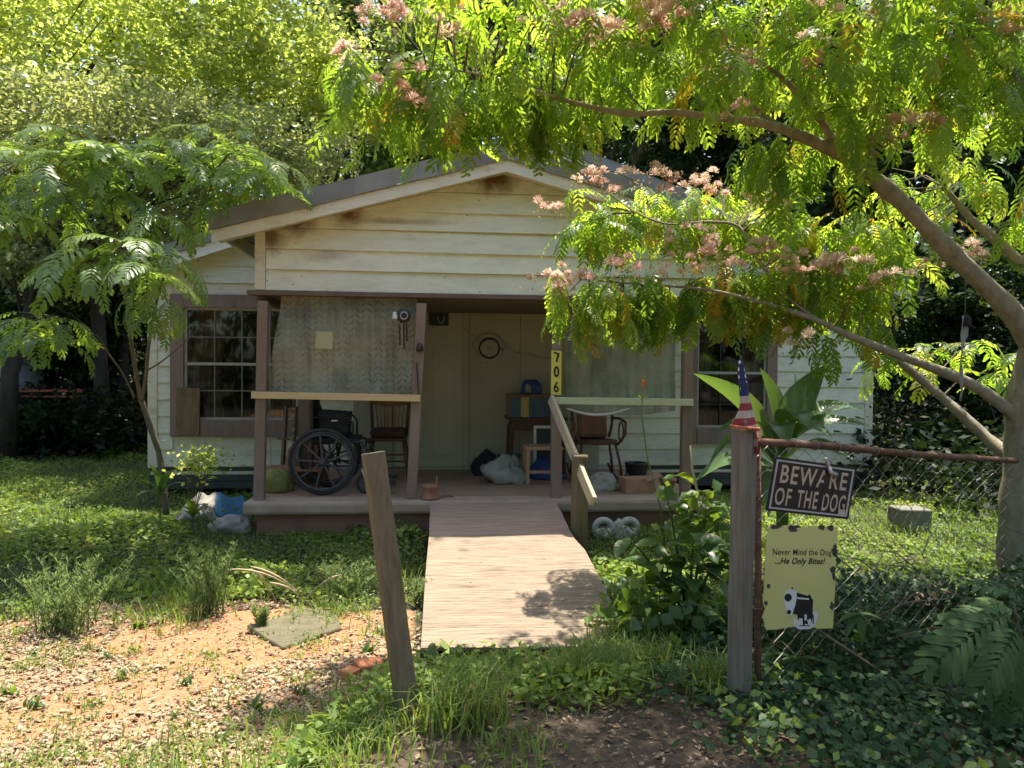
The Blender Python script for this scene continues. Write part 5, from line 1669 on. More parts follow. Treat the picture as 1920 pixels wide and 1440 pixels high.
def place_fronds(tree, spots, shapes, mat_obj, mat_attr, limit=300, yellow=0.0):
    """spots: (position, azimuth, elevation, scale, roll). The nearest become leaves of their own, the rest one mass."""
    meshes = [mesh_data('leaf', V, F, mat_obj) for V, F in shapes]
    ymesh = mesh_data('leaf', shapes[0][0], shapes[0][1], M['yellow_leaf'])
    cam_p = np.array([0, 0, EYE])
    mats = []
    for p, az, el, sc, rl in spots:
        d = np.array([math.cos(az) * math.cos(el), math.sin(az) * math.cos(el), math.sin(el)])
        up = np.array([0, 0, 1.0]) if abs(d[2]) < 0.97 else np.array([math.cos(az), math.sin(az), 0.3])
        x, y, z = (q[0] for q in rot_frame(d[None], up[None]))
        y2, z2 = y * math.cos(rl) + z * math.sin(rl), z * math.cos(rl) - y * math.sin(rl)
        mats.append((np.stack([x, y2, z2], 1) * sc, np.array(p)))
    # the 300 that show largest: inside the frame and nearest
    score = []
    for (R, p), sp in zip(mats, spots):
        v = Vector(p - cam_p)
        zz = v.dot(_fw)
        u, w = 960 + FPX * v.dot(_rt) / zz, 720 - FPX * v.dot(_up) / zz
        inside = -40 < u < 1960 and -60 < w < 1440
        score.append((sp[3] / zz if inside else 0.0) - 1e-9 * len(score))
    order = np.argsort(score)[::-1]
    own = set(order[:limit].tolist())
    VV, FF, TT, base = [], [], [], 0
    for i, (R, p) in enumerate(mats):
        k = i % len(shapes)
        if i in own and score[i] > 0:
            me = ymesh if random.random() < yellow else meshes[k]
            o = link(bpy.data.objects.new('leaf', me))
            o.parent = tree
            o.matrix_parent_inverse = tree.matrix_basis.inverted()
            m4 = Matrix.Identity(4)
            for a in range(3):
                for b in range(3):
                    m4[a][b] = R[a, b]
                m4[a][3] = p[a]
            o.matrix_basis = m4
        else:
            V, F = shapes[k]
            VV.append(V @ R.T + p)
            FF.append(F + base)
            TT.append(np.full(len(F), RNG.uniform(0, 1)))
            base += len(V)
    if VV:
        o = np_mesh('foliage', np.concatenate(VV), np.concatenate(FF), mat_attr, tree, np.concatenate(TT))
        o['kind'] = 'stuff'


def puff(r, c, rad):
    """Silk flower: many fine threads fanning upwards; quads."""
    V, F = [], []
    for _ in range(80):
        a, e = r.uniform(0, 2 * math.pi), r.uniform(-0.1, 1.45)
        d = np.array([math.cos(a) * math.cos(e), math.sin(a) * math.cos(e), math.sin(e)])
        s = np.cross(d, [0.3, 0.5, 0.8])
        s /= np.linalg.norm(s)
        l = rad * r.uniform(0.75, 1.1)
        b = len(V)
        V += [c - s * 0.0006, c + s * 0.0006, c + d * l + s * 0.0024, c + d * l - s * 0.0024]
        F.append([b, b + 1, b + 2, b + 3])
    return V, F


def flower_mesh(seed):
    r = np.random.default_rng(seed)
    V, F, mi = [], [], []

    def put(v, f, m):
        b = len(V)
        V.extend(v)
        F.extend([[i + b for i in q] for q in f])
        mi.extend([m] * len(f))
    for _ in range(r.integers(2, 5)):
        c = np.array([r.normal(0, 0.045), r.normal(0, 0.045), r.uniform(0, 0.06)])
        put(*puff(r, c, r.uniform(0.032, 0.046)), 0)
    for _ in range(26):                                # buds and browned flowers
        c = np.array([r.normal(0, 0.05), r.normal(0, 0.05), r.normal(-0.01, 0.03)])
        a, e = r.uniform(0, 6.28), r.uniform(-0.6, 1.2)
        d = np.array([math.cos(a) * math.cos(e), math.sin(a) * math.cos(e), math.sin(e)])
        s = np.cross(d, r.normal(size=3))
        s /= np.linalg.norm(s)
        l, w = r.uniform(0.012, 0.024), r.uniform(0.004, 0.008)
        t = np.cross(d, s)
        put([c, c + d * l * 0.6 + s * w, c + d * l, c + d * l * 0.6 - s * w, c + d * l * 0.6 + t * w, c + d * l * 0.6 - t * w], [[0, 1, 2, 3], [0, 4, 2, 5]], 1)
    me = mesh_data('flower', np.array(V), np.array(F), M['petal'])
    me.materials.append(M['bud'])
    me.polygons.foreach_set('material_index', np.array(mi, np.int32))
    return me


FROND_SHAPES = [frond(100 + i, 0.31 + 0.022 * (i % 4), 9 + i % 3, 0.090 + 0.007 * (i % 3), 0.0185, 0.35 + 0.13 * i, 0.12) for i in range(9)]
SAPLING_SHAPES = [frond(200 + i, 0.34 + 0.02 * (i % 3), 11 + i % 3, 0.094, 0.0185, 0.55 + 0.12 * i, 0.12) for i in range(7)]


def curve_pts(px_list, n=5):
    """Smooth path through points (px, py, Y, radius)."""
    P = [at(a, b, c) for a, b, c, _ in px_list]
    R = [q[3] for q in px_list]
    out, rad = [], []
    for i in range(len(P) - 1):
        p0, p1, p2, p3 = P[max(i - 1, 0)], P[i], P[i + 1], P[min(i + 2, len(P) - 1)]
        for k in range(n):
            t = k / n
            out.append(0.5 * ((2 * p1) + (p2 - p0) * t + (2 * p0 - 5 * p1 + 4 * p2 - p3) * t * t + (3 * p1 - p0 - 3 * p2 + p3) * t ** 3))
            rad.append(R[i] + (R[i + 1] - R[i]) * t)
    out.append(P[-1])
    rad.append(R[-1])
    rad = [q * (1 + 0.05 * math.sin(i * 1.9) + 0.05 * math.sin(i * 0.73 + 1) + (0.13 if i % 11 == 5 else 0)) for i, q in enumerate(rad)]
    return out, rad


def clusters(regions, r):
    """regions: x0, y0, x1, y1, Y0, Y1, count, elevation from, to, leaf scale -> list of (centre, els, scale)."""
    out = []
    for x0, y0, x1, y1, Ya, Yb, n, e0, e1, sc in regions:
        nx = max(1, int(math.sqrt(n * (x1 - x0) / max(1, (y1 - y0)))))
        ny = max(1, math.ceil(n / nx))
        cells = [(i, j) for j in range(ny) for i in range(nx)]
        r.shuffle(cells)
        for i, j in cells[:n]:
            px = x0 + (x1 - x0) * (i + r.uniform(0.05, 0.95)) / nx
            py = y0 + (y1 - y0) * (j + r.uniform(0.05, 0.95)) / ny
            out.append((at(px, py, r.uniform(Ya, Yb)), RAD(e0), RAD(e1), sc))
    return out


def build_mimosa():
    r = random.Random(5)
    base = at(1935, 1215, 4.9)
    tree = thing('mimosa_tree', 'large leaning mimosa tree with pink silk flowers, right of the fence', 'tree', (base.x, base.y, gzf(base.x, base.y)))
    limbs = {
        'trunk': [(1935, 1240, 4.9, 0.235), (1932, 1110, 4.9, 0.21), (1930, 960, 4.9, 0.175), (1928, 800, 4.88, 0.14), (1938, 690, 4.85, 0.115), (1975, 560, 4.8, 0.10), (2030, 380, 4.75, 0.08), (2060, 150, 4.6, 0.05)],
        'a': [(1930, 780, 4.88, 0.095), (1945, 680, 4.86, 0.08), (1900, 590, 4.84, 0.070), (1800, 490, 4.80, 0.060), (1750, 440, 4.78, 0.058), (1700, 388, 4.76, 0.051), (1610, 312, 4.72, 0.047), (1540, 272, 4.7, 0.037), (1460, 240, 4.66, 0.029), (1400, 226, 4.64, 0.026), (1340, 220, 4.62, 0.022), (1262, 210, 4.58, 0.019), (1180, 213, 4.54, 0.0175), (1090, 196, 4.5, 0.015), (1000, 170, 4.45, 0.012), (930, 148, 4.4, 0.009), (870, 134, 4.36, 0.006), (800, 128, 4.3, 0.004)],
        'b': [(1905, 780, 4.88, 0.05), (1850, 738, 4.9, 0.040), (1790, 706, 4.92, 0.035), (1680, 664, 4.96, 0.028), (1590, 628, 5.0, 0.023), (1530, 600, 5.03, 0.018), (1440, 570, 5.05, 0.014), (1340, 545, 5.06, 0.008)],
        'o': [(1500, 590, 5.04, 0.018), (1400, 556, 5.2, 0.012), (1300, 540, 5.35, 0.010), (1190, 532, 5.5, 0.008), (1090, 524, 5.6, 0.005)],
        'c': [(1915, 870, 4.95, 0.055), (1860, 830, 5.15, 0.046), (1800, 775, 5.3, 0.038), (1740, 722, 5.45, 0.033), (1665, 657, 5.6, 0.026), (1640, 620, 5.65, 0.018)],
        'd': [(1632, 318, 4.73, 0.04), (1625, 250, 4.7, 0.034), (1618, 190, 4.66, 0.03), (1598, 140, 4.6, 0.022), (1575, 60, 4.5, 0.014), (1560, -80, 4.4, 0.01)],
        'e': [(1562, 282, 4.7, 0.024), (1548, 240, 4.66, 0.022), (1500, 180, 4.6, 0.018), (1442, 126, 4.52, 0.015), (1400, 110, 4.48, 0.012), (1365, 98, 4.44, 0.011), (1330, 76, 4.4, 0.010), (1296, 32, 4.36, 0.009), (1270, -50, 4.3, 0.006)],
        'f': [(1610, 314, 4.72, 0.030), (1585, 285, 4.74, 0.028), (1555, 250, 4.76, 0.024), (1530, 215, 4.78, 0.014), (1500, 160, 4.8, 0.009)],
        'g': [(1490, 252, 4.68, 0.028), (1445, 228, 4.7, 0.024), (1420, 208, 4.72, 0.016), (1400, 180, 4.72, 0.008)],
        'h': [(1960, 170, 4.5, 0.035), (1905, 138, 4.45, 0.028), (1860, 100, 4.42, 0.025), (1832, 60, 4.4, 0.022), (1818, 0, 4.38, 0.018), (1800, -100, 4.3, 0.012)],
        'i': [(1832, 62, 4.4, 0.010), (1780, 42, 4.36, 0.009), (1720, 36, 4.3, 0.008), (1650, 36, 4.26, 0.004)],
        'j': [(1960, 540, 5.1, 0.05), (1905, 485, 5.15, 0.042), (1850, 435, 5.2, 0.036), (1820, 410, 5.22, 0.028), (1770, 350, 5.24, 0.016)],
        'k': [(1410, 470, 5.15, 0.009), (1385, 425, 5.25, 0.010), (1330, 416, 5.3, 0.010), (1250, 420, 5.35, 0.008), (1190, 398, 5.4, 0.005)],
        'l': [(1540, 605, 5.03, 0.012), (1480, 560, 5.08, 0.011), (1430, 500, 5.12, 0.009), (1405, 462, 5.16, 0.009)],
        'm': [(1545, 90, 4.6, 0.022), (1530, 40, 4.62, 0.020), (1515, 0, 4.64, 0.018), (1490, -120, 4.6, 0.012)],
        'n': [(1560, 170, 4.62, 0.012), (1550, 110, 4.61, 0.02), (1545, 90, 4.6, 0.022)],
    }
    nodes = []
    for k, px in limbs.items():
        pts, rad = curve_pts(px)
        obj('trunk' if k == 'trunk' else 'branch', MB().tube(pts, rad, 14 if k in ('trunk', 'a') else 8), M['bark'], tree, True)
        nodes += [(p, q) for p, q in zip(pts, rad) if q < 0.05]
    regs = [
        # photo region, depth range, clusters, elevations, scale
        (800, -60, 1920, 110, 3.9, 4.9, 56, -60, 0, 1.0),
        (650, 70, 830, 165, 4.2, 4.6, 9, -65, -10, 1.0),
        (740, 120, 1110, 200, 4.5, 5.1, 22, -82, -35, 1.05),
        (1120, 80, 1500, 175, 4.75, 5.3, 16, -75, -15, 1.05),
        (1500, 80, 1920, 255, 4.3, 5.3, 26, -75, -15, 1.0),
        (760, -380, 1250, -90, 4.2, 5.3, 6, -50, 10, 1.0),  # above the frame, added for its shade
        (980, -420, 1420, -120, 3.5, 4.0, 16, -40, 10, 1.1),  # unseen clusters, added to shade the bare soil in front
        (1380, -380, 2150, -90, 3.3, 3.9, 26, -40, 10, 1.1),  # unseen clusters, added to shade the ivy
        (1250, -420, 1920, -70, 4.0, 5.2, 26, -50, 10, 1.05),  # out of frame, added to deepen the shade about the fence
        (1920, -300, 2400, 400, 3.7, 4.7, 26, -60, 0, 1.0),  # past the right edge, added for shade on the ground
        (1065, 350, 1490, 430, 5.4, 6.0, 32, -65, -5, 0.95),
        (1040, 510, 1480, 575, 5.2, 5.8, 34, -82, -30, 0.95),
        (1340, 480, 1660, 580, 5.1, 5.7, 24, -78, -20, 0.95),
        (1380, 225, 1600, 325, 4.7, 5.1, 8, -80, -40, 1.0),
        (1450, 380, 1700, 530, 5.0, 5.6, 22, -75, -15, 0.95),
        (1660, 640, 1920, 720, 5.6, 6.2, 6, -30, 10, 1.05),
        (1640, 280, 1920, 440, 5.0, 6.0, 9, -70, -10, 0.95),
        (1530, 590, 1690, 630, 5.0, 5.4, 3, -75, -40, 0.9),
    ]
    spots = []
    twigs = MB()
    for c, e0, e1, sc in clusters(regs, r):
        n = r.randint(5, 8)
        a0 = r.uniform(0, 6.28)
        for k in range(n):
            az = a0 + 2 * math.pi * k / n + r.uniform(-0.3, 0.3)
            off = Vector((r.uniform(-0.03, 0.03), r.uniform(-0.03, 0.03), r.uniform(-0.07, 0.05)))
            spots.append((c + off, az, r.uniform(e0, e1), sc * r.uniform(0.75, 1.15), r.uniform(-0.35, 0.35)))
        near = min(nodes, key=lambda q: (q[0] - c).length)
        p, q = near
        m = p.lerp(c, 0.5) + Vector((r.uniform(-0.05, 0.05), r.uniform(-0.05, 0.05), 0.08 * (p - c).length))
        if (p - c).length < 2.2:
            twigs.tube([p, m, c], [min(q, 0.007), 0.005, 0.0025], 4, False)
    o = obj('twigs', twigs, M['twig'], tree)
    o['kind'] = 'stuff'
    place_fronds(tree, spots, FROND_SHAPES, M['mimosa_leaf'], M['mimosa_leaf_far'], 300, 0.008)
    fm = [flower_mesh(i) for i in range(6)]
    fl = [(650, 112, 4.4), (742, 160, 4.3), (760, 185, 4.3), (684, 22, 4.4), (722, 12, 4.4), (745, 30, 4.4), (822, 44, 4.3), (850, 55, 4.3), (1030, 28, 4.2), (1040, 50, 4.2), (1085, 45, 4.2), (1110, 38, 4.2), (1120, 72, 4.2), (1200, 12, 4.1), (1228, 8, 4.1), (1240, 30, 4.1), (1262, 20, 4.1), (1292, 24, 4.1), (1225, 45, 4.1), (1345, 98, 4.3), (1380, 118, 4.3), (1360, 140, 4.35), (1520, 78, 4.3), (1530, 110, 4.3), (1560, 15, 4.3), (1640, 22, 4.2), (1690, 230, 4.5), (1662, 236, 4.5), (1735, 234, 4.5), (1670, 258, 4.5), (1862, 32, 4.2), (1890, 16, 4.2), (1905, 60, 4.2), (1845, 50, 4.2), (1650, 268, 4.6),
          (1032, 388, 5.2), (1090, 334, 5.2), (1120, 342, 5.2), (1142, 356, 5.2), (1182, 330, 5.25), (1236, 326, 5.25), (1250, 348, 5.25), (1290, 348, 5.3), (1322, 332, 5.3), (1345, 360, 5.3), (1440, 344, 5.2), (1452, 380, 5.2), (1420, 376, 5.2), (1330, 440, 5.1), (1252, 452, 5.1), (1330, 460, 5.1),
          (1040, 526, 4.9), (1075, 514, 4.9), (1062, 532, 4.9), (1182, 502, 4.9), (1235, 510, 4.95), (1292, 496, 5.0), (1330, 480, 5.0), (1370, 488, 5.0), (1420, 472, 5.0), (1440, 462, 5.0), (1466, 484, 5.0), (1480, 505, 5.0), (1500, 512, 5.0), (1535, 492, 5.0), (1562, 494, 5.05), (1588, 490, 5.05), (1575, 510, 5.05), (1640, 528, 5.0), (1665, 522, 5.0), (1810, 465, 5.1), (1830, 475, 5.1), (1490, 640, 4.9), (1720, 500, 5.1), (1645, 190, 4.5), (1395, 205, 4.5)]
    for i, (px, py, Y) in enumerate(fl):
        o = link(bpy.data.objects.new('flower_cluster', fm[i % 6]))
        o.parent = tree
        o.matrix_parent_inverse = tree.matrix_basis.inverted()
        o['kind'] = 'stuff'
        o.matrix_basis = Matrix.Translation(at(px, py + 4, Y - 0.12)) @ Euler((r.uniform(-0.4, 0.4), r.uniform(-0.4, 0.4), r.uniform(0, 6))).to_matrix().to_4x4() @ Matrix.Scale(r.uniform(0.95, 1.35), 4)
    # chime of shells and ribbon hanging in the tree
    t = thing('hanging_ribbon', 'long dark tattered ribbon hung from a mimosa branch on a thin string', 'ribbon', at(1807, 600, 4.72))
    obj('string', MB().tube([at(1812, 508, 4.78), at(1810, 560, 4.75), at(1809, 592, 4.72)], 0.003, 5), M['twig'], t)
    rows = []
    for j in range(14):
        v = j / 13
        c = at(1808 - 8 * v + 2 * math.sin(v * 9), 592 + 160 * v, 4.72)
        w = 0.030 * (1.5 - v if v < 0.25 else 0.6 - 0.3 * v)
        rows.append([(c.x + w * u, c.y + 0.012 * math.sin(4 * u + j), c.z) for u in (-0.5, -0.25, 0, 0.25, 0.5)])
    obj('ribbon', MB().grid(rows), M['cover_grey'], t, True, solid=0.004)
    obj('knot', lump(at(1813, 612, 4.72), (0.05, 0.05, 0.07), 71), M['black_cloth'], t, True)


def build_sapling():
    r = random.Random(9)
    base = at(302, 945, 7.7)
    g = gzf(base.x, base.y)
    tree = thing('mimosa_sapling', 'young mimosa sapling with big feathery leaves at the left corner of the house', 'tree', (base.x, base.y, g))
    limbs = {
        'trunk': [(312, 965, 7.75, 0.036), (300, 860, 7.7, 0.036), (285, 810, 7.65, 0.034), (262, 742, 7.6, 0.032)],
        'a': [(264, 750, 7.6, 0.026), (255, 700, 7.55, 0.025), (246, 640, 7.45, 0.022), (236, 560, 7.3, 0.018), (222, 480, 7.15, 0.013), (205, 360, 7.0, 0.009), (190, 290, 6.9, 0.005)],
        'b': [(266, 752, 7.6, 0.024), (274, 700, 7.55, 0.022), (280, 640, 7.5, 0.019), (300, 540, 7.35, 0.015), (340, 440, 7.2, 0.012), (388, 370, 7.1, 0.009), (402, 320, 7.05, 0.006)],
        'c': [(252, 745, 7.58, 0.014), (230, 700, 7.5, 0.011), (205, 665, 7.4, 0.009), (182, 630, 7.3, 0.006), (120, 600, 7.1, 0.004)],
        'd': [(276, 694, 7.55, 0.012), (300, 680, 7.5, 0.010), (325, 660, 7.45, 0.007), (370, 620, 7.35, 0.004)],
        'e': [(225, 500, 7.2, 0.010), (180, 450, 7.0, 0.009), (140, 390, 6.8, 0.007), (100, 340, 6.6, 0.004)],
        'f': [(205, 380, 7.0, 0.007), (100, 330, 6.7, 0.005), (40, 300, 6.5, 0.003)],
        'g': [(240, 590, 7.35, 0.010), (230, 540, 7.0, 0.008), (215, 480, 6.6, 0.006), (215, 470, 6.4, 0.004)],
    }
    nodes = []
    for k, px in limbs.items():
        pts, rad = curve_pts(px)
        obj('trunk' if k == 'trunk' else 'branch', MB().tube(pts, [0.78 * q for q in rad], 9), M['bark_sap'], tree, True)
        nodes += list(zip(pts, rad))
    regs = [
        (0, 275, 260, 370, 6.2, 7.1, 8, -18, 24, 1.4),
        (300, 255, 500, 350, 6.6, 7.3, 7, -18, 28, 1.4),
        (110, 360, 420, 430, 6.7, 7.3, 4, -25, 10, 1.3),
        (130, 465, 330, 505, 5.9, 6.6, 5, -25, 15, 1.45),
        (250, 540, 350, 580, 6.9, 7.3, 2, -50, -5, 1.1),
        (-140, 300, 0, 430, 6.3, 7.0, 5, -30, 12, 1.5),
        (40, 560, 170, 640, 6.9, 7.4, 3, -40, 0, 1.3),
    ]
    tips = [(120, 255, 6.6), (380, 240, 6.8), (60, 290, 6.3), (200, 300, 6.8), (330, 280, 6.9), (450, 290, 7.0), (250, 465, 6.3), (110, 640, 7.0)]
    cl = clusters(regs, r) + [(at(*q), RAD(-15), RAD(25), 1.25) for q in tips]
    spots = []
    twigs = MB()
    for c, e0, e1, sc in cl:
        n = r.randint(5, 7)
        a0 = r.uniform(0, 6.28)
        for k in range(n):
            spots.append((c + Vector((0, 0, r.uniform(-0.08, 0.06))), a0 + 2 * math.pi * k / n + r.uniform(-0.3, 0.3), r.uniform(e0, e1), sc * r.uniform(0.75, 1.15), r.uniform(-0.25, 0.25)))
        p, q = min(nodes, key=lambda w: (w[0] - c).length)
        twigs.tube([p, p.lerp(c, 0.5) + Vector((0, 0, 0.04)), c], [min(q, 0.007), 0.005, 0.003], 5, False)
    o = obj('twigs', twigs, M['twig'], tree)
    o['kind'] = 'stuff'
    place_fronds(tree, spots, SAPLING_SHAPES, M['sapling_leaf'], M['sapling_leaf_far'], 300)


def quads_cloud(P, size, r, aspect=0.55, flat=0.5, droop=0.0, face=0.0):
    """One folded-flat leaf (a diamond of four corners) at every point of P."""
    n = len(P)
    d = r.normal(size=(n, 3))
    d[:, 2] = d[:, 2] * flat - droop
    u = r.normal(size=(n, 3)) * np.array([flat, flat, 1.0]) + np.array([0, -face, 0.6])
    x, y, z = rot_frame(d, u)
    l = size * r.uniform(0.65, 1.3, (n, 1))
    a = x * l
    b = y * l * aspect * 0.5
    V = np.stack([P, P + a * 0.45 + b, P + a, P + a * 0.45 - b], 1).reshape(-1, 3)
    F = np.arange(4 * n).reshape(n, 4)
    return V, F


def crown_points(blobs, n, r, clump=0.34, per=90):
    """Points gathered in clumps through a set of ellipsoids (centre, radii)."""
    vol = np.array([np.prod(np.array(b[1])) ** (2 / 3) for b in blobs])
    P, T = [], []
    for (c, R), v in zip(blobs, vol / vol.sum()):
        k = max(3, int(n * v / per))
        d = r.normal(size=(k, 3))
        d /= np.linalg.norm(d, axis=1, keepdims=True)
        q = np.array(c) + d * np.array(R) * (r.uniform(0.15, 1, (k, 1)) ** 0.45)
        rad = clump * np.mean(R) * r.uniform(0.6, 1.3, k)
        m = per
        pts = q[:, None, :] + r.normal(size=(k, m, 3)) * (rad * 0.5)[:, None, None] * np.array([1, 1, 0.62])
        P.append(pts.reshape(-1, 3))
        T.append((r.uniform(0, 0.45, (k, 1)) + r.uniform(0, 0.55, (k, m))).ravel())
    return np.concatenate(P), np.concatenate(T)


def tree(label, base, trunk_r, blobs, nleaf, leaf, mat, bark, seed, name='tree', lean=(0, 0), group=None, per=90, clump=0.34, flat=0.6, droop=0.1):
    r = np.random.default_rng(seed)
    bx, by = base
    g = gzf(bx, by)
    t = thing(name, label, 'tree', (bx, by, g), group)
    top = np.mean([b[0] for b in blobs], 0)
    hi = max(b[0][2] + b[1][2] * 0.4 for b in blobs)
    path = [Vector((bx, by, g - 0.1)), Vector((bx + lean[0] * 0.4 + 0.05, by, g + 0.25 * (hi - g))), Vector((bx * 0.6 + top[0] * 0.4 + lean[0], by * 0.6 + top[1] * 0.4, g + 0.6 * (hi - g))), Vector((top[0], top[1], hi))]
    obj('trunk', MB().tube(path, [trunk_r * 1.15, trunk_r * 0.9, trunk_r * 0.6, trunk_r * 0.2], 10), M[bark], t, True)
    lm = MB()
    for c, R in blobs:
        a = path[1].lerp(path[2], r.uniform(0.1, 1.0))
        c = Vector(c)
        for _ in range(4):
            e = c + Vector(r.normal(size=3) * np.array(R) * 0.45)
            lm.tube([a, a.lerp(e, 0.5) + Vector((0, 0, 0.12 * (e - a).length)), e], [trunk_r * 0.17, trunk_r * 0.11, 0.008], 6, False)
    o = obj('limbs', lm, M[bark], t, True)
    P, T = crown_points(blobs, nleaf, r, clump, per)
    V, F = quads_cloud(P, leaf, r, 0.55, flat, droop, 0.75)
    o = np_mesh('crown', V, F, M[mat], t, T)
    o['kind'] = 'stuff'
    return t


def B(px, py, Y, rx, ry, rz_):
    c = at(px, py, Y)
    return ((c.x, c.y, c.z), (rx, ry, rz_))


def build_trees():
    tree('broad sunlit pale green tree filling the upper left beyond the house', (-9.6, 15.6), 0.12,
         [B(90, 60, 14, 2.0, 1.6, 1.4), B(330, 40, 14, 2.0, 1.6, 1.5), B(540, 70, 14.5, 1.5, 1.5, 1.3), B(-120, 30, 14, 1.6, 1.6, 1.6), B(420, 160, 14, 1.5, 1.3, 0.9), B(620, 190, 15, 0.9, 1.0, 0.9), B(-40, 160, 14, 1.5, 1.3, 1.0)],
         34000, 0.12, 'leaf_light', 'bark_dark', 11)
    tree('olive small-leaved privet tree behind the mimosa sapling', (-6.4, 12.2), 0.13,
         [B(60, 250, 12, 1.3, 1.1, 0.9), B(240, 240, 12, 1.4, 1.1, 0.9), B(430, 270, 12.2, 1.2, 1.1, 0.8), B(560, 300, 13, 0.9, 0.9, 0.6), B(140, 400, 12.2, 1.4, 1.0, 0.9), B(-60, 340, 12, 1.0, 1.0, 1.0), B(330, 390, 12.6, 1.0, 0.8, 0.6), B(50, 480, 12.4, 1.0, 0.9, 0.6)],
         34000, 0.09, 'leaf_olive', 'bark_dark', 12)
    tree('slim dark tree with sky showing between its leaves, top centre', (-3.6, 23), 0.14,
         [B(610, 60, 22, 1.1, 1.0, 1.3), B(690, 40, 22, 1.2, 1.0, 1.4), B(660, 180, 22, 1.3, 1.0, 1.2), B(560, 200, 23, 1.2, 1.0, 1.2), B(720, 260, 22, 1.2, 1.0, 1.1)],
         20000, 0.15, 'leaf_mid', 'bark_dark', 13)
    tree('rounded grey-green tree behind the roof ridge', (2.0, 21), 0.2,
         [B(820, 150, 20, 1.8, 1.5, 1.8), B(980, 120, 20, 2.0, 1.5, 2.0), B(1120, 220, 20, 1.5, 1.3, 1.4), B(900, 10, 20, 2.2, 1.6, 1.6), B(780, 300, 20, 1.4, 1.2, 1.0)],
         36000, 0.17, 'leaf_mid', 'bark_dark', 14)
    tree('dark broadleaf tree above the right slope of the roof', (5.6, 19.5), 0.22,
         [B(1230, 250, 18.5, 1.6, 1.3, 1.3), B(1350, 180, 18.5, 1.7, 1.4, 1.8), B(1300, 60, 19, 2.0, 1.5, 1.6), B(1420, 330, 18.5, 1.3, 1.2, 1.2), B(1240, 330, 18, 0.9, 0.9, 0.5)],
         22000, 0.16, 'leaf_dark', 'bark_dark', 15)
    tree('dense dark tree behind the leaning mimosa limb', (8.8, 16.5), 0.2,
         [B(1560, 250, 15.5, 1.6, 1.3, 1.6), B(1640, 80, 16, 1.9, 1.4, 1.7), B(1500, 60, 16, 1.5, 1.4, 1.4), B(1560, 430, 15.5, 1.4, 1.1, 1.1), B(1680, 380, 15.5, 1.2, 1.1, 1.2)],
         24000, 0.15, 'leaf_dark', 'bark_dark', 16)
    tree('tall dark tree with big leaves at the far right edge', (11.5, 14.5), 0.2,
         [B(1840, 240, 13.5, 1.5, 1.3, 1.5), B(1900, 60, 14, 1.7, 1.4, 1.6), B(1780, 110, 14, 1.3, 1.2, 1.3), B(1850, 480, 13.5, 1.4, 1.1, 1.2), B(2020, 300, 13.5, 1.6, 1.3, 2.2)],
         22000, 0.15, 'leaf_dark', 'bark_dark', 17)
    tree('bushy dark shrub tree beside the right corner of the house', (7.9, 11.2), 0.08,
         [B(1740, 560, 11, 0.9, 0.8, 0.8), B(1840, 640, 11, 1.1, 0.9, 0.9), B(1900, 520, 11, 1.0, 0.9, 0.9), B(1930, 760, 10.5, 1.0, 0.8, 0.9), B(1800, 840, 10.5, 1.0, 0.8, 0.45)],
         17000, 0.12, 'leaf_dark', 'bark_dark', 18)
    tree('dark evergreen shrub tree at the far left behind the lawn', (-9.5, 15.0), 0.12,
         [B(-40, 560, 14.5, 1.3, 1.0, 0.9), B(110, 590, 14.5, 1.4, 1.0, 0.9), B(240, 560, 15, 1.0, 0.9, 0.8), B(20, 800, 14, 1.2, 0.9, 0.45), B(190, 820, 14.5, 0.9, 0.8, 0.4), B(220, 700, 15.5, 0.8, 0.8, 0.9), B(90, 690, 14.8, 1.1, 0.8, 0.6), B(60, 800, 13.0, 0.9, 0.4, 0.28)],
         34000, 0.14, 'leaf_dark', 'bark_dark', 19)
    # a tall tree beyond the house whose high limbs reach over the roof and shade the front yard
    tree('tall shade tree behind the house with limbs over the roof', (3.6, 18.5), 0.2,
         [((-2.6, 8.5, 8.6), (1.5, 1.2, 0.9)), ((-0.5, 8.6, 9.0), (1.5, 1.2, 0.9)), ((1.8, 10.4, 9.6), (1.9, 1.4, 1.0)), ((-1.5, 13, 10.5), (3.2, 2.4, 1.6)), ((4.0, 12, 10.2), (2.6, 2.0, 1.4))],
         30000, 0.13, 'leaf_mid', 'bark_dark', 20)
    # tall trunks one can tell apart
    for px, yb, yt, Y, rad, mat, lab in ((183, 860, 560, 13.2, 0.115, 'bark_dark', 'thick dark tree trunk in the shade left of the sapling'),
                                         (226, 850, 540, 14.5, 0.085, 'bark_dark', 'slimmer dark trunk between the thick trunk and the house corner'),
                                         (1512, 520, 150, 17.5, 0.22, 'bark_dark', 'black tree trunk showing behind the right roof slope'),
                                         (1778, 560, 90, 12.5, 0.06, 'bark_pale', 'thin pale upright trunk behind the mimosa limb'),
                                         (1803, 560, 120, 13.0, 0.05, 'bark_dark', 'thin dark upright trunk close beside the pale one'),
                                         (652, 260, -40, 22.5, 0.10, 'bark_dark', 'thin dark trunk against the sky at top centre')):
        a, b = at(px, yb, Y), at(px + 6, yt, Y)
        g = gzf(a.x, Y)
        t = thing('woodland_tree', lab, 'tree', (a.x, Y, g))
        d = b - a
        lo = a - d * ((a.z - g + 0.1) / d.z)
        hi = b + d * 0.5
        obj('trunk', MB().tube([lo, lo.lerp(hi, 0.3) + Vector((0.04, 0, 0)), lo.lerp(hi, 0.65) + Vector((-0.05, 0, 0)), hi], [rad * 1.25, rad, rad * 0.85, rad * 0.6], 10), M[mat], t, True)
        lm = MB()
        rr = random.Random(int(px))
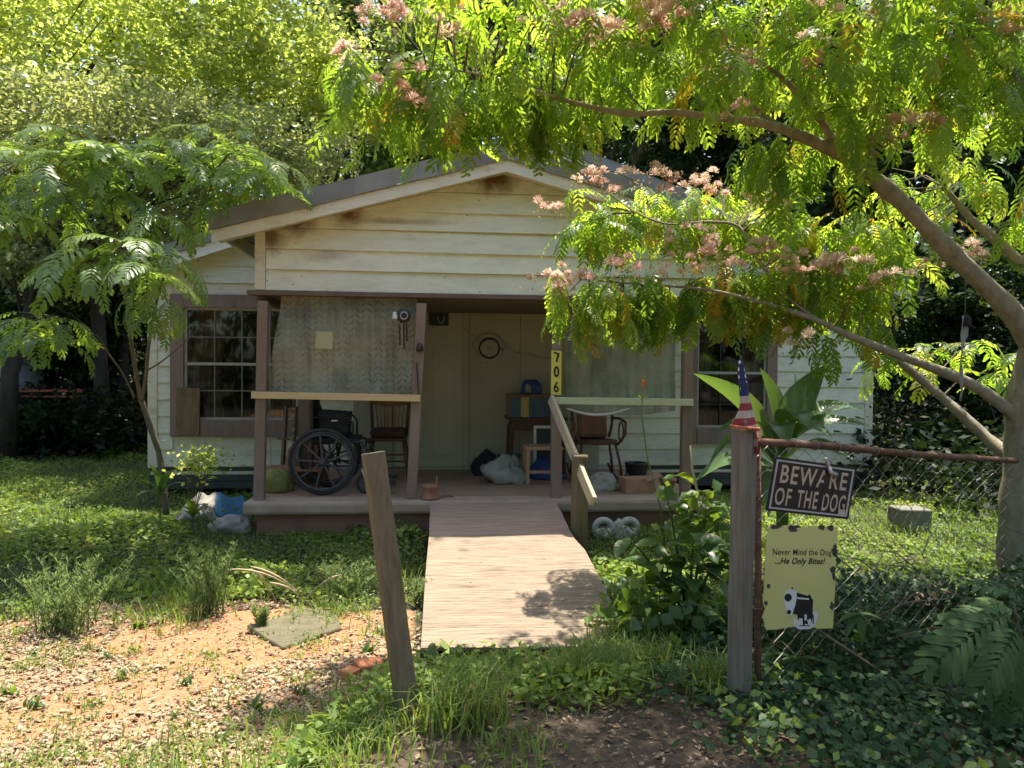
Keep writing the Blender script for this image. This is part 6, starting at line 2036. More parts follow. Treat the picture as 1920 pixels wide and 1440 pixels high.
        for k in range(4):
            p = lo.lerp(hi, 0.5 + 0.12 * k)
            lm.tube([p, p + Vector((rr.uniform(-0.6, 0.6), rr.uniform(-0.4, 0.4), 0.35)), p + Vector((rr.uniform(-1.3, 1.3), rr.uniform(-0.6, 0.6), 0.9))], [rad * 0.35, rad * 0.22, 0.01], 6, False)
        obj('limbs', lm, M[mat], t, True)
    # the wood behind everything
    r = np.random.default_rng(30)
    n = 150000
    X = r.uniform(-42, 42, n)
    Y = r.uniform(24, 38, n) - 0.004 * X ** 2
    h = 15.5 + 3.0 * np.sin(X * 0.35) + 1.6 * np.sin(X * 0.83 + 1)
    Z = gz(X, Y) + h * r.uniform(0, 1, n) ** 0.8
    P = np.stack([X, Y, Z], 1)
    # gather into clumps
    k = 3000
    q = P[r.integers(0, n, k)]
    P = q[r.integers(0, k, n)] + r.normal(size=(n, 3)) * np.array([0.55, 0.55, 0.4])
    V, F = quads_cloud(P, 0.40, r, 0.6, 0.6, 0.1)
    T = r.uniform(0, 1, n)
    lf = P[:, 0] < -3.0  # left part takes lighter leaves in place of light through the gaps
    for sel, mt, nm in ((~lf, 'leaf_dark', 'dense dark wood closing off the lot behind the house on the right'), (lf, 'leaf_mid', 'wood far behind the pale tree on the left, coloured lighter for the brightness there')):
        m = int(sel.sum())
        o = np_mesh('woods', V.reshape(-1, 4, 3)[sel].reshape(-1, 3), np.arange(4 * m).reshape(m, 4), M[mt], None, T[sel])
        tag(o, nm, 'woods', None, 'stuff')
    # unseen trees added behind the photographer to close off low sky from the porch
    n = 26000
    a = r.uniform(-2.2, 2.2, n)
    d = r.uniform(11, 17, n)
    q = np.stack([np.sin(a) * d * 1.5, -np.cos(a) * d, r.uniform(0, 12, n)], 1)[:700]
    P = q[r.integers(0, 700, n)] + r.normal(size=(n, 3)) * np.array([0.8, 0.8, 0.6])
    V, F = quads_cloud(P, 0.62, r, 0.6, 0.6, 0.1)
    o = np_mesh('sky_block_woods', V, F, M['leaf_dark'], None, r.uniform(0, 1, n))
    tag(o, 'unseen dark wood added behind the camera to close off the low sky', 'woods', None, 'stuff')
    # low thicket along the back and both sides
    P, T = [], []
    for (x0, x1, y0, y1, h, m) in ((-16, -4.4, 15, 19, 2.2, 18000), (5.9, 14, 10.5, 18, 2.6, 26000), (-18, -8.0, 11.5, 16, 1.8, 14000), (-8, -4.5, 12.4, 14.5, 0.9, 7000), (5.3, 9.5, 7.6, 9.6, 0.75, 6000)):
        xx, yy = r.uniform(x0, x1, m // 60), r.uniform(y0, y1, m // 60)
        c = np.stack([xx, yy, gz(xx, yy) + h * r.uniform(0, 1, m // 60) ** 1.3], 1)
        P.append((c[:, None, :] + r.normal(size=(m // 60, 60, 3)) * np.array([0.28, 0.28, 0.2])).reshape(-1, 3))
        T.append(r.uniform(0, 1, (m // 60) * 60))
    P, T = np.concatenate(P), np.concatenate(T)
    V, F = quads_cloud(P, 0.12, r, 0.6, 0.6)
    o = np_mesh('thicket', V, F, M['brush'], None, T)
    tag(o, 'low thicket of brush round the sides of the lot, deep shade put into its colour', 'brush', None, 'stuff')


def yard_zone(X, Y):
    """True where the yard is open ground (not house, porch, ramp)."""
    house_in = (X > -3.25) & (X < 5.4) & (Y > 9.25)
    porch_in = (X > -1.6) & (X < 2.45) & (Y > 7.12)
    ramp_in = (X > -0.07) & (X < 1.11) & (Y > 4.36) & (Y < 7.2)
    return ~(house_in | porch_in | ramp_in)


def blades(X, Y, h, w, r, bend=0.5, z=None):
    """Grass: each blade two quads, arching over."""
    n = len(X)
    z0 = gz(X, Y) if z is None else z
    a = r.uniform(0, 2 * math.pi, n)
    d = np.stack([np.cos(a), np.sin(a), np.zeros(n)], 1)
    s = np.stack([-np.sin(a), np.cos(a), np.zeros(n)], 1) * (w * r.uniform(0.7, 1.3, n))[:, None] / 2
    h = h * r.uniform(0.6, 1.25, n)
    b = bend * r.uniform(0.2, 1.3, n)
    p0 = np.stack([X, Y, z0 - 0.01], 1)
    p1 = p0 + d * (h * b * 0.28)[:, None] + np.array([0, 0, 1.0]) * (h * 0.62)[:, None]
    p2 = p1 + d * (h * b * 0.62)[:, None] + np.array([0, 0, 1.0]) * (h * (0.42 - 0.45 * np.minimum(b, 1.0) ** 2))[:, None]
    V = np.stack([p0 - s, p0 + s, p1 + s * 0.8, p1 - s * 0.8, p2 + s * 0.15, p2 - s * 0.15], 1).reshape(-1, 3)
    i = np.arange(n)[:, None] * 6
    F = np.concatenate([i + np.array([[0, 1, 2, 3]]), i + np.array([[3, 2, 4, 5]])], 1).reshape(-1, 4)
    return V, F


def build_ground_cover():
    r = np.random.default_rng(40)

    def scatter(n, x0, x1, y0, y1, keep=None, near=1.0):
        u = r.uniform(0, 1, n)
        Y = y0 * (y1 / y0) ** u if near else r.uniform(y0, y1, n)
        X = r.uniform(x0, x1, n)
        ok = yard_zone(X, Y)
        if keep is not None:
            ok &= keep(X, Y)
        return X[ok], Y[ok]

    def patch(X, Y, f, t):
        return (np.sin(X * f + 1.3) * np.cos(Y * f * 1.2 + 0.4) + 0.6 * np.sin(X * f * 2.3 - Y * f * 1.7)) > t
    # creeping ground cover on the left lawn and about the porch
    X, Y = scatter(105000, -10, -0.1, 5.0, 15, lambda x, y: (bare_zone(x, y) < 0.35) | (r.uniform(0, 1, len(x)) < 0.03))
    X2, Y2 = scatter(65000, 1.12, 7.0, 4.3, 12)
    X, Y = np.concatenate([X, X2]), np.concatenate([Y, Y2])
    hump = 0.045 + 0.04 * np.sin(X * 2.7) * np.cos(Y * 3.1) + 0.03 * np.sin(X * 6.3 + Y * 5.1)
    Z = gz(X, Y) + np.maximum(0.005, hump) * r.uniform(0.1, 1.4, len(X))
    V, F = quads_cloud(np.stack([X, Y, Z], 1), (0.036 + 0.022 * np.clip(np.sin(X * 2.1 + 2) * np.cos(Y * 1.7), -0.7, 1))[:, None], r, 0.8, 0.4)
    tone = np.clip(0.5 + 0.33 * (np.sin(X * 1.9 + 0.6 * Y) * np.cos(Y * 2.3) + 0.6 * np.sin(X * 5.3 - Y * 4.1)) + r.normal(0, 0.2, len(X)), 0, 1)
    o = np_mesh('ground_cover', V, F, M['cover'], None, tone)
    tag(o, 'low creeping green ground cover over the lawn and round the porch', 'ground cover', None, 'stuff')
    # lawn grass, taller where it is uncut
    X, Y = scatter(30000, -10, -0.1, 5.0, 15, lambda x, y: bare_zone(x, y) < 0.5)
    X2, Y2 = scatter(16000, 1.12, 7.0, 4.3, 11)
    X, Y = np.concatenate([X, X2]), np.concatenate([Y, Y2])
    V, F = blades(X, Y, 0.08 + 0.09 * np.clip(np.sin(X * 1.7 + 1) * np.cos(Y * 2.1 + X), 0, 1), 0.007, r, 0.8)
    o = np_mesh('lawn_grass', V, F, M['grass'], None, np.repeat(r.uniform(0, 0.93, len(X)), 2))
    tag(o, 'short green grass blades standing through the lawn cover', 'grass', None, 'stuff')
    # long grass along the edge of the chips and round the leaning post and ramp foot
    C = [(0.10, 3.20, 0.16, 300, 0.22), (-0.22, 3.2, 0.16, 140, 0.13), (-0.35, 3.0, 0.25, 260, 0.14), (-0.75, 2.72, 0.3, 320, 0.13), (0.25, 3.62, 0.3, 420, 0.13), (0.72, 3.6, 0.2, 520, 0.20), (0.6, 3.98, 0.3, 420, 0.11), (1.05, 3.95, 0.25, 420, 0.18), (0.15, 4.15, 0.2, 200, 0.09), (0.30, 2.9, 0.2, 120, 0.10), (-1.15, 2.45, 0.3, 260, 0.12), (-0.3, 3.9, 0.18, 120, 0.09), (1.35, 4.6, 0.25, 420, 0.18), (1.12, 4.45, 0.16, 420, 0.2), (0.95, 4.2, 0.2, 420, 0.15), (1.28, 5.0, 0.2, 300, 0.2), (-0.55, 3.3, 0.3, 240, 0.12), (-0.25, 2.45, 0.3, 300, 0.14), (1.25, 3.4, 0.15, 160, 0.18), (-2.4, 2.5, 0.4, 160, 0.10), (-1.6, 2.6, 0.35, 200, 0.12), (-0.95, 3.1, 0.3, 160, 0.11), (-1.45, 3.2, 0.25, 90, 0.09), (-0.7, 5.1, 0.25, 260, 0.10), (-0.3, 4.7, 0.12, 110, 0.09), (-2.9, 5.0, 0.4, 300, 0.12), (-1.7, 5.2, 0.35, 320, 0.14)]
    VV, FF, TT, b = [], [], [], 0
    for x, y, sp, n, h in C:
        X, Y = r.normal(x, sp * 0.55, n), r.normal(y, sp * 0.5, n)
        V, F = blades(X, Y, np.full(n, h), 0.008, r, 1.0)
        VV.append(V)
        FF.append(F + b)
        TT.append(np.repeat(r.uniform(0, 1, n), 2))
        b += len(V)
    o = np_mesh('long_grass', np.concatenate(VV), np.concatenate(FF), M['grass'], None, np.concatenate(TT))
    tag(o, 'long arching grass round the leaning post and the foot of the ramp', 'grass', None, 'stuff')
    # broad low weeds among it
    n = 9000
    X, Y = r.normal(0.1, 0.75, n), r.normal(3.3, 0.62, n)
    ok = yard_zone(X, Y) & (Y > 2.1) & (bare_zone(X, Y) < 0.6)
    X, Y = X[ok], Y[ok]
    keep = patch(X, Y, 2.6, -0.15) & ~((X > 0.15) & (X < 1.2) & (Y < 3.25))
    X, Y = X[keep], Y[keep]
    P = np.stack([X, Y, gz(X, Y) + r.uniform(0, 0.11, len(X))], 1)
    V, F = quads_cloud(P, 0.045, r, 0.7, 0.5)
    o = np_mesh('low_weeds', V, F, M['cover'], None, r.uniform(0, 1, len(X)))
    tag(o, 'small leafy weeds among the long grass in front of the ramp', 'weeds', None, 'stuff')
    # ivy and brush in the shade about the fence: rounded leaves of six corners
    n = 44000
    X, Y = r.uniform(0.75, 5.2, n), r.uniform(2.0, 5.6, n)
    dens = smooth(0.75, 1.6, X) * (0.25 + 0.75 * smooth(2.35, 3.0, Y)) * (1 - 0.7 * (1 - smooth(1.0, 1.5, X)) * (1 - smooth(3.0, 3.4, Y))) * (1 - 0.75 * ((X > 1.6) & (Y > 4.9)))
    ok = (r.uniform(0, 1, n) < dens) & yard_zone(X, Y)
    X, Y = X[ok], Y[ok]
    mound = 0.06 + (0.58 * smooth(3.35, 3.8, Y) * smooth(1.5, 2.0, X) * (1 - smooth(4.2, 4.9, Y))) * (0.55 + 0.45 * np.sin(X * 4.2) * np.cos(Y * 3.3))
    P = np.stack([X, Y, gz(X, Y) + 0.02 + mound * r.uniform(0, 1, len(X)) ** 0.7], 1)
    m = len(P)
    nv = r.normal(size=(m, 3)) * 0.45 + np.array([0, -0.35, 0.9])
    x_, y_, z_ = rot_frame(np.cross(nv, r.normal(size=(m, 3))), nv)
    s = (r.uniform(0.011, 0.024, m))[:, None]
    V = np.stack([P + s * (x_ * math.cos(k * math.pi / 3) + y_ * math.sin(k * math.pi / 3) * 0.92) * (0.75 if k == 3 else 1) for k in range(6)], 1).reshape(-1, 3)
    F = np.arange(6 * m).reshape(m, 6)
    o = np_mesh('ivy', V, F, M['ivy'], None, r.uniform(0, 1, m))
    tag(o, 'dark round-leaved ivy over the shaded ground about the wire fence', 'ivy', None, 'stuff')
    # dead twigs in the ivy
    tw = MB()
    rr = random.Random(8)
    for _ in range(60):
        x, y = rr.uniform(1.4, 4.2), rr.uniform(3.3, 4.8)
        p = Vector((x, y, gzf(x, y) + rr.uniform(0.1, 0.5)))
        a = rr.uniform(0, 3.14)
        d = Vector((math.cos(a), math.sin(a) * 0.5, rr.uniform(-0.5, 0.7))) * rr.uniform(0.2, 0.5)
        tw.tube([p, p + d * 0.5 + Vector((0, 0, 0.04)), p + d], [0.004, 0.0035, 0.002], 4, False)
    tag(obj('dead_twigs', tw, M['twig'], None), 'thin dead twigs tangled in the ivy behind the fence', 'twigs', None, 'stuff')
    # fallen leaves and bark bits on the bare soil by the fence and under the ivy
    n = 5200
    X, Y = r.normal(0.85, 0.75, n), r.uniform(2.1, 3.9, n)
    ok = yard_zone(X, Y) & (bare_zone(X, Y) < 0.5)
    X, Y = X[ok], Y[ok]
    P = np.stack([X, Y, gz(X, Y) + r.uniform(0.004, 0.02, len(X))], 1)
    V, F = quads_cloud(P, 0.010 + 0.028 * r.uniform(0, 1, (len(X), 1)) ** 2, r, 0.5, 0.22)
    o = np_mesh('leaf_litter', V, F, M['litter_leaf'], None, r.uniform(0, 1, len(X)))
    tag(o, 'brown fallen leaves and bark bits on the bare soil by the fence', 'leaf litter', None, 'stuff')
    # little green sprigs in clumps among the chips
    q = np.array([(r.uniform(-4.2, -0.4), 2.3 * (5.2 / 2.3) ** r.uniform()) for _ in range(190)])
    k = r.integers(0, 190, 11000)
    sp = 0.03 + 0.09 * r.uniform(0, 1, 190)[k]
    X, Y = q[k, 0] + r.normal(0, 1, 11000) * sp, q[k, 1] + r.normal(0, 1, 11000) * sp
    ok = yard_zone(X, Y) & (bare_zone(X, Y) > 0.4)
    X, Y = X[ok], Y[ok]
    V, F = blades(X[::2], Y[::2], 0.04 + 0.05 * r.uniform(0, 1, len(X[::2])) ** 2, 0.005, r, 0.9)
    V2, F2 = quads_cloud(np.stack([X[1::2], Y[1::2], gz(X[1::2], Y[1::2]) + r.uniform(0.003, 0.04, len(X[1::2]))], 1), 0.024, r, 0.6, 0.5)
    o = np_mesh('chip_weeds', np.concatenate([V, V2]), np.concatenate([F, F2 + len(V)]), M['grass'], None, np.concatenate([np.repeat(r.uniform(0, 0.93, len(X[::2])), 2), r.uniform(0, 0.9, len(F2))]))
    tag(o, 'fine green sprigs sprouting in patches through the wood chips', 'weeds', None, 'stuff')
    # wood chips
    n = 78000
    X = r.uniform(-5.5, 0.2, n)
    u = r.uniform(0, 1, n)
    Y = 2.2 * (5.5 / 2.2) ** u
    thin = patch(X * 0.8, Y, 1.9, 0.75)
    ok = (r.uniform(0, 1, n) < bare_zone(X, Y)) & ~(thin & (r.uniform(0, 1, n) < 0.75)) & yard_zone(X, Y)
    clayx, clayy = (X + 1.15) / 0.75, (Y - 4.72) / 0.5
    ok &= ~((clayx ** 2 + clayy ** 2 < 1) & (r.uniform(0, 1, n) < 0.85))
    X, Y = X[ok], Y[ok]
    k = 60
    X3, Y3 = r.normal(0.75, 0.5, k), r.normal(2.75, 0.35, k)
    X, Y = np.concatenate([X, X3]), np.concatenate([Y, Y3])
    n = len(X)
    P = np.stack([X, Y, gz(X, Y) + r.uniform(0.002, 0.02, n)], 1)
    nv = r.normal(size=(n, 3)) * 0.35 + np.array([0, 0, 1.0])
    x_, y_, z_ = rot_frame(np.cross(nv, r.normal(size=(n, 3))), nv)
    l = 0.005 + 0.016 * r.uniform(0, 1, (n, 1)) ** 2.2
    w, h = l * r.uniform(0.25, 0.75, (n, 1)), r.uniform(0.0006, 0.002, (n, 1))
    cs = [(-1, -1, 0), (1, -0.7, 0), (0.85, 0.9, 0), (-0.9, 1, 0)]
    V = np.stack([P + x_ * l * a + y_ * w * b for a, b, _ in cs] + [P + x_ * l * a + y_ * w * b - z_ * h * 4 for a, b, _ in cs], 1).reshape(-1, 3)
    i = np.arange(n)[:, None] * 8
    F = np.concatenate([i + np.array([q]) for q in ([0, 1, 2, 3], [0, 4, 5, 1], [1, 5, 6, 2], [2, 6, 7, 3], [3, 7, 4, 0])], 1).reshape(-1, 4)
    o = np_mesh('wood_chips', V, F, M['chip'], None)
    tag(o, 'tan wood chips strewn over the red clay in the front yard', 'wood chips', None, 'stuff')


def blade_leaf(name, parent, p0, p1, width, arch, mat, seg=8, fold=0.18, twist=0.0, shape='lance'):
    """Broad leaf from p0 to p1, arching by 'arch' above the straight line."""
    p0, p1 = Vector(p0), Vector(p1)
    d = p1 - p0
    L = d.length
    side = d.cross(Vector((0, 0, 1)))
    side = side.normalized() if side.length > 1e-4 else Vector((1, 0, 0))
    up = side.cross(d).normalized()
    if twist:
        q = Quaternion(d.normalized(), twist)
        side, up = q @ side, q @ up
    rows = []
    for i in range(seg + 1):
        t = i / seg
        c = p0 + d * t + up * arch * L * math.sin(math.pi * t)
        if shape == 'lance':
            w = width * (math.sin(math.pi * min(1, 0.04 + t * 0.96)) ** 0.75) * (1.1 - 0.35 * t)
        elif shape == 'heart':
            w = width * (math.sin(math.pi * (0.12 + 0.88 * t) ** 0.7) ** 0.8 if t < 1 else 0)
        else:
            w = width * math.sin(math.pi * (0.08 + 0.9 * t)) ** 0.5
        w = max(w, 0.002)
        rows.append([c - side * w * 0.5 + up * fold * w * 0.5, c - side * w * 0.27 + up * fold * w * 0.2, c, c + side * w * 0.27 + up * fold * w * 0.2, c + side * w * 0.5 + up * fold * w * 0.5])
    return obj(name, MB().grid(rows), mat, parent, True)


def build_plants():
    r = random.Random(17)
    # banana-like plant behind the fence post
    base = at(1462, 1000, 5.6)
    g = gzf(base.x, 5.6)
    t = thing('banana_plant', 'banana plant with huge pale green leaves behind the fence post', 'plant', (base.x, 5.6, g))
    hub = at(1462, 850, 5.6)
    obj('stem', MB().tube([(base.x, 5.6, g - 0.05), (base.x + 0.02, 5.6, (g + hub.z) / 2), hub], [0.05, 0.045, 0.03], 10), M['broad'], t, True)
    for (a, b, w, ar, tw) in (((1455, 850, 5.6), (1300, 700, 5.9), 0.30, 0.16, 0.9), ((1458, 830, 5.6), (1425, 690, 5.8), 0.34, 0.06, 1.3), ((1466, 835, 5.6), (1548, 684, 5.5), 0.36, 0.10, 1.0),
                              ((1470, 835, 5.6), (1628, 768, 5.5), 0.27, 0.24, 0.5), ((1468, 845, 5.55), (1634, 800, 5.2), 0.24, 0.22, 0.5), ((1466, 835, 5.5), (1518, 806, 4.9), 0.30, 0.28, 0.0),
                              ((1460, 845, 5.5), (1478, 842, 4.8), 0.30, 0.24, 0.1), ((1455, 850, 5.5), (1340, 812, 5.1), 0.22, 0.22, -0.3), ((1458, 880, 5.6), (1300, 905, 5.75), 0.24, 0.25, -0.5),
                              ((1462, 880, 5.6), (1385, 950, 5.2), 0.24, 0.2, 0.0), ((1470, 870, 5.6), (1600, 862, 5.0), 0.24, 0.2, 0.3), ((1462, 890, 5.5), (1440, 970, 5.0), 0.20, 0.2, 0.0), ((1464, 840, 5.7), (1490, 690, 6.1), 0.32, 0.05, 1.4),
                              ((1466, 860, 5.5), (1560, 820, 4.9), 0.26, 0.26, 0.1), ((1462, 880, 5.5), (1330, 870, 5.0), 0.2, 0.26, 0.2), ((1462, 900, 5.5), (1560, 940, 5.1), 0.2, 0.22, 0.1)):
        blade_leaf('leaf', t, at(*a), at(*b), w * 0.76, ar, M['banana'], 10, 0.3, tw)
    # leafy pokeweed right of the ramp
    base = at(1292, 1180, 4.55)
    g = gzf(base.x, 4.55)
    t = thing('pokeweed', 'tall broad-leaved weed growing between the ramp and the fence post', 'plant', (base.x, 4.55, g))
    tips = [(1245, 905, 4.6), (1330, 930, 4.7), (1180, 1010, 4.45), (1300, 1000, 4.4), (1350, 1030, 4.6), (1235, 1080, 4.4)]
    for k, q in enumerate(tips):
        b0, e = Vector((base.x, 4.55, g - 0.02)), at(*q)
        pts = [b0, b0.lerp(e, 0.35) + Vector((0, 0, 0.08)), b0.lerp(e, 0.7) + Vector((0, 0, 0.06)), e]
        obj('stem', MB().tube(pts, [0.010, 0.009, 0.007, 0.004], 7), M['broad'], t, True)
        for i in range(7):
            f = 0.35 + 0.65 * i / 6
            p = pts[1].lerp(pts[2], (f - 0.35) / 0.35) if f < 0.7 else pts[2].lerp(pts[3], (f - 0.7) / 0.3)
            a = r.uniform(0, 6.28)
            l = r.uniform(0.14, 0.27)
            blade_leaf('leaf', t, p, p + Vector((math.cos(a) * l, math.sin(a) * l * 0.8, r.uniform(-0.10, 0.05))), l * 0.52, r.uniform(0.08, 0.2), M['broad'], 6, 0.25, r.uniform(-0.3, 0.3))
    rg = np.random.default_rng(77)
    bl = [B(1250, 1090, 4.6, 0.30, 0.25, 0.22), B(1330, 1010, 4.7, 0.22, 0.2, 0.3), B(1190, 1160, 4.5, 0.25, 0.22, 0.12), B(1330, 1170, 4.4, 0.25, 0.2, 0.2), B(1270, 960, 4.75, 0.14, 0.14, 0.2)]
    P, T = crown_points(bl, 430, rg, 0.7, 8)
    V, F = quads_cloud(P, 0.105, rg, 0.75, 0.7, 0.15, 0.35)
    o = np_mesh('foliage', V, F, M['mass'], t, T)
    o['kind'] = 'stuff'
    # orange-tipped stalk
    base = at(1262, 1060, 4.9)
    g = gzf(base.x, 4.9)
    t = thing('flower_stalk', 'tall thin stalk with one orange trumpet flower in front of the right porch bay', 'flower', (base.x, 4.9, g))
    pts = [Vector((base.x, 4.9, g)), at(1240, 960, 4.9), at(1214, 860, 4.9), at(1203, 780, 4.9), at(1205, 728, 4.9)]
    obj('stem', MB().tube(pts, [0.006, 0.005, 0.0045, 0.004, 0.003], 6), M['broad'], t, True)
    obj('flower', MB().lathe(at(1206, 730, 4.9), [(0.004, 0), (0.007, 0.02), (0.012, 0.045), (0.016, 0.06), (0.004, 0.05)], 9, (0.15, 0, 1)), M['orange_flower'], t, True)
    for px, py in ((1195, 740), (1222, 738), (1190, 745), (1218, 748)):
        blade_leaf('leaf', t, at(1205, 752, 4.9), at(px, py, 4.88), 0.02, 0.1, M['broad'], 4)
    # second bare stalk past the right porch post
    t = thing('bare_stalk', 'bare pale plant stalk rising past the right porch post', 'stalk', at(1300, 1010, 5.0))
    obj('stem', MB().tube([at(1320, 1010, 5.0), at(1312, 940, 5.0), at(1298, 880, 5.0), at(1294, 835, 5.0)], [0.012, 0.010, 0.008, 0.005], 7), M['dry_stem'], t, True)
    # low leafy bush at the left corner of the house
    P = np.array([at(r.gauss(375, 26), r.gauss(866, 16), r.uniform(7.6, 8.0)) for _ in range(420)])
    t = thing('corner_bush', 'small bright bush at the foot of the house wall left of the porch', 'bush', at(360, 960, 7.8))
    rg = np.random.default_rng(50)
    V, F = quads_cloud(P, 0.055, rg, 0.6, 0.6)
    o = np_mesh('foliage', V, F, M['leaf_light'], t, rg.uniform(0, 1, len(P)))
    o['kind'] = 'stuff'
    st = MB()
    for k in range(7):
        st.tube([at(355 + 2 * k, 955, 7.8), at(350 + 8 * k, 860 + 4 * (k % 3), 7.8)], [0.006, 0.003], 5, False)
    obj('stems', st, M['twig'], t)
    # pale big-leaved weed at the sapling's foot and by the tarp
    for (bx, by, Y, spots, lab) in ((300, 960, 7.4, ((262, 900), (330, 880), (345, 905), (280, 870), (318, 925), (255, 930)), 'pale dead-leaved weed at the foot of the young mimosa'),
                                    (362, 1000, 7.2, ((318, 962), (335, 948), (390, 955), (402, 985), (350, 935)), 'dark broad-leaved weed growing up through the grey tarp')):
        p = at(bx, by, Y)
        t = thing('broadleaf_weed', lab, 'weed', (p.x, Y, gzf(p.x, Y)))
        mid = at(bx, by - 30, Y)
        obj('stem', MB().tube([(p.x, Y, gzf(p.x, Y)), mid], [0.008, 0.006], 6), M['twig'], t)
        for (x, y) in spots:
            blade_leaf('leaf', t, mid, at(x, y, Y - r.uniform(0, 0.3)), 0.085, 0.15, M['banana'] if bx == 300 else M['broad'], 6, 0.2)

    # feathery upright weeds
    def feather(label, cx, cy, Y, w, h, n, seed):
        rr = np.random.default_rng(seed)
        c = at(cx, cy, Y)
        g = gzf(c.x, Y)
        t = thing('feathery_weed', label, 'weed', (c.x, Y, g))
        st = MB()
        P, D = [], []
        for k in range(n):
            a, lean = rr.uniform(0, 6.28), rr.uniform(0.1, 0.75)
            hh = h * rr.uniform(0.55, 1.0)
            b = Vector((c.x + rr.normal(0, w * 0.18), Y + rr.normal(0, w * 0.15), g))
            b.z = gzf(b.x, b.y)
            e = b + Vector((math.cos(a) * w * lean, math.sin(a) * w * lean * 0.7, hh))
            m = b.lerp(e, 0.5) - Vector((math.cos(a), math.sin(a), 0)) * w * lean * 0.12
            st.tube([b, m, e], [0.0035, 0.003, 0.002], 4, False)
            q = 60
            tt = rr.uniform(0.12, 1.0, q)
            for f in tt:
                p = b.lerp(m, f * 2) if f < 0.5 else m.lerp(e, f * 2 - 1)
                P.append(p)
                az = rr.uniform(0, 6.28)
                D.append((math.cos(az), math.sin(az), rr.uniform(0.5, 1.5)))
        obj('stems', st, M['weed'], t)
        P, D = np.array(P), np.array(D)
        x, y, z = rot_frame(D, rr.normal(size=D.shape))
        l = rr.uniform(0.018, 0.042, (len(P), 1))
        wd = 0.0048
        V = np.stack([P - y * wd * 0.5, P + y * wd * 0.5, P + x * l + y * wd * 0.4, P + x * l - y * wd * 0.4], 1).reshape(-1, 3)
        o = np_mesh('needles', V, np.arange(4 * len(P)).reshape(-1, 4), M['weed'], t, rr.uniform(0, 1, len(P)))
        o['kind'] = 'stuff'
    feather('upright feathery grey-green weed at the edge of the chips, left of the paving stone', 392, 1150, 5.15, 0.26, 0.46, 34, 1)
    feather('wide sprawling feathery weed at the far left edge of the wood chips', 120, 1195, 4.85, 0.48, 0.48, 60, 2)
    feather('low feathery weed in the shade left of the leaning post', 660, 1130, 5.4, 0.34, 0.28, 30, 3)
    feather('thin feathery weed beside the left edge of the ramp', 785, 1130, 5.3, 0.10, 0.20, 10, 4)
    feather('small feathery weed growing over the mossy paving stone', 490, 1195, 4.85, 0.11, 0.17, 10, 5)
    # arching dry seed heads
    t = thing('dry_grass', 'arching tan dry grass seed heads above the paving stone', 'grass', at(560, 1130, 5.35))
    for (b, m, e) in (((590, 1140), (520, 1062), (425, 1068)), ((585, 1140), (545, 1080), (470, 1062)), ((560, 1140), (600, 1085), (640, 1078)), ((520, 1130), (500, 1090), (480, 1072)), ((575, 1140), (560, 1100), (505, 1092))):
        A, Bm, E = at(*b, 5.35), at(*m, 5.3), at(*e, 5.25)
        pts = [(1 - k / 8) ** 2 * A + 2 * (k / 8) * (1 - k / 8) * Bm + (k / 8) ** 2 * E for k in range(9)]
        obj('stalk', MB().tube(pts, [0.003, 0.003, 0.003, 0.003, 0.004, 0.007, 0.009, 0.008, 0.003], 5), M['dry_stem'], t, True)
    # small broad weeds in the chips
    WEEDS = ['small green weed nearest the leaning post and the broken bricks', 'upright small weed right of the sprawling feathery weed', 'small weed in the middle of the chips below the clay patch', 'small weed just below the upright one near the feathery weed',
             'small weed in the chips nearer the camera at lower left', 'small weed almost at the left edge of the picture, upper of two', 'small weed on bare clay left of the upright feathery weed', 'small weed on bare clay just below its neighbour by the feathery weed',
             'nearest small weed to the camera in the wood chips', 'small weed in the chips toward the lower middle of the yard', 'small weed at the foot of the sprawling feathery weed', 'small weed in the chips below the paving stone',
             'leftmost small weed, cut by the left edge of the picture', 'small weed in the chips low down, left of the nearest one', 'small weed on the clay just under the sprawling weed, far left', 'small weed beside the long grass left of the leaning post']
    protos = []
    spots = [(690, 1218, 4.0), (205, 1235, 4.2), (345, 1290, 3.9), (230, 1270, 4.0), (125, 1312, 3.6), (55, 1325, 3.5), (262, 1178, 4.6), (300, 1190, 4.5), (410, 1388, 3.1), (480, 1330, 3.4), (160, 1218, 4.4), (560, 1300, 3.6), (20, 1300, 3.6), (330, 1345, 3.3), (60, 1230, 4.3), (620, 1350, 3.2)]
    for i, (px, py, Y) in enumerate(spots):
        c = at(px, py, Y)
        d = c - Vector((0, 0, EYE))
        k = (gzf(c.x, Y) - EYE) / d.z
        c = Vector((0, 0, EYE)) + d * k
        z = gzf(c.x, c.y)
        if i < 3:
            w = thing('small_weed', 'small green weed sprouting from the wood chips', 'weed', (0, 0, 0), 'small weeds in the wood chips')
            protos.append(w)
            for q in range((9, 15, 12)[i]):
                a, l, e = r.uniform(0, 6.28), r.uniform(0.03, 0.085), r.uniform(-0.1, 1.2)
                o0 = (r.uniform(-0.025, 0.025), r.uniform(-0.025, 0.025), 0)
                blade_leaf('leaf', w, o0, (o0[0] + math.cos(a) * math.cos(e) * l, o0[1] + math.sin(a) * math.cos(e) * l, max(0.004, math.sin(e) * l * 1.1)), (0.026, 0.008, 0.016)[i], r.uniform(0.1, 0.3), M['broad'], 4, 0.25, r.uniform(-0.5, 0.5), 'heart' if i == 0 else 'lance')
            for o in w.children:
                o.matrix_parent_inverse = Matrix.Identity(4)
        else:
            w = protos[i % 3].copy()
            link(w)
            for o in protos[i % 3].children:
                q = o.copy()
                link(q)
                q.parent = w
        w['label'] = WEEDS[i]
        w.location = (c.x, c.y, z)
        w.rotation_euler = (0, 0, r.uniform(0, 6.28))
        w.scale = [r.uniform(0.6, 1.15)] * 3
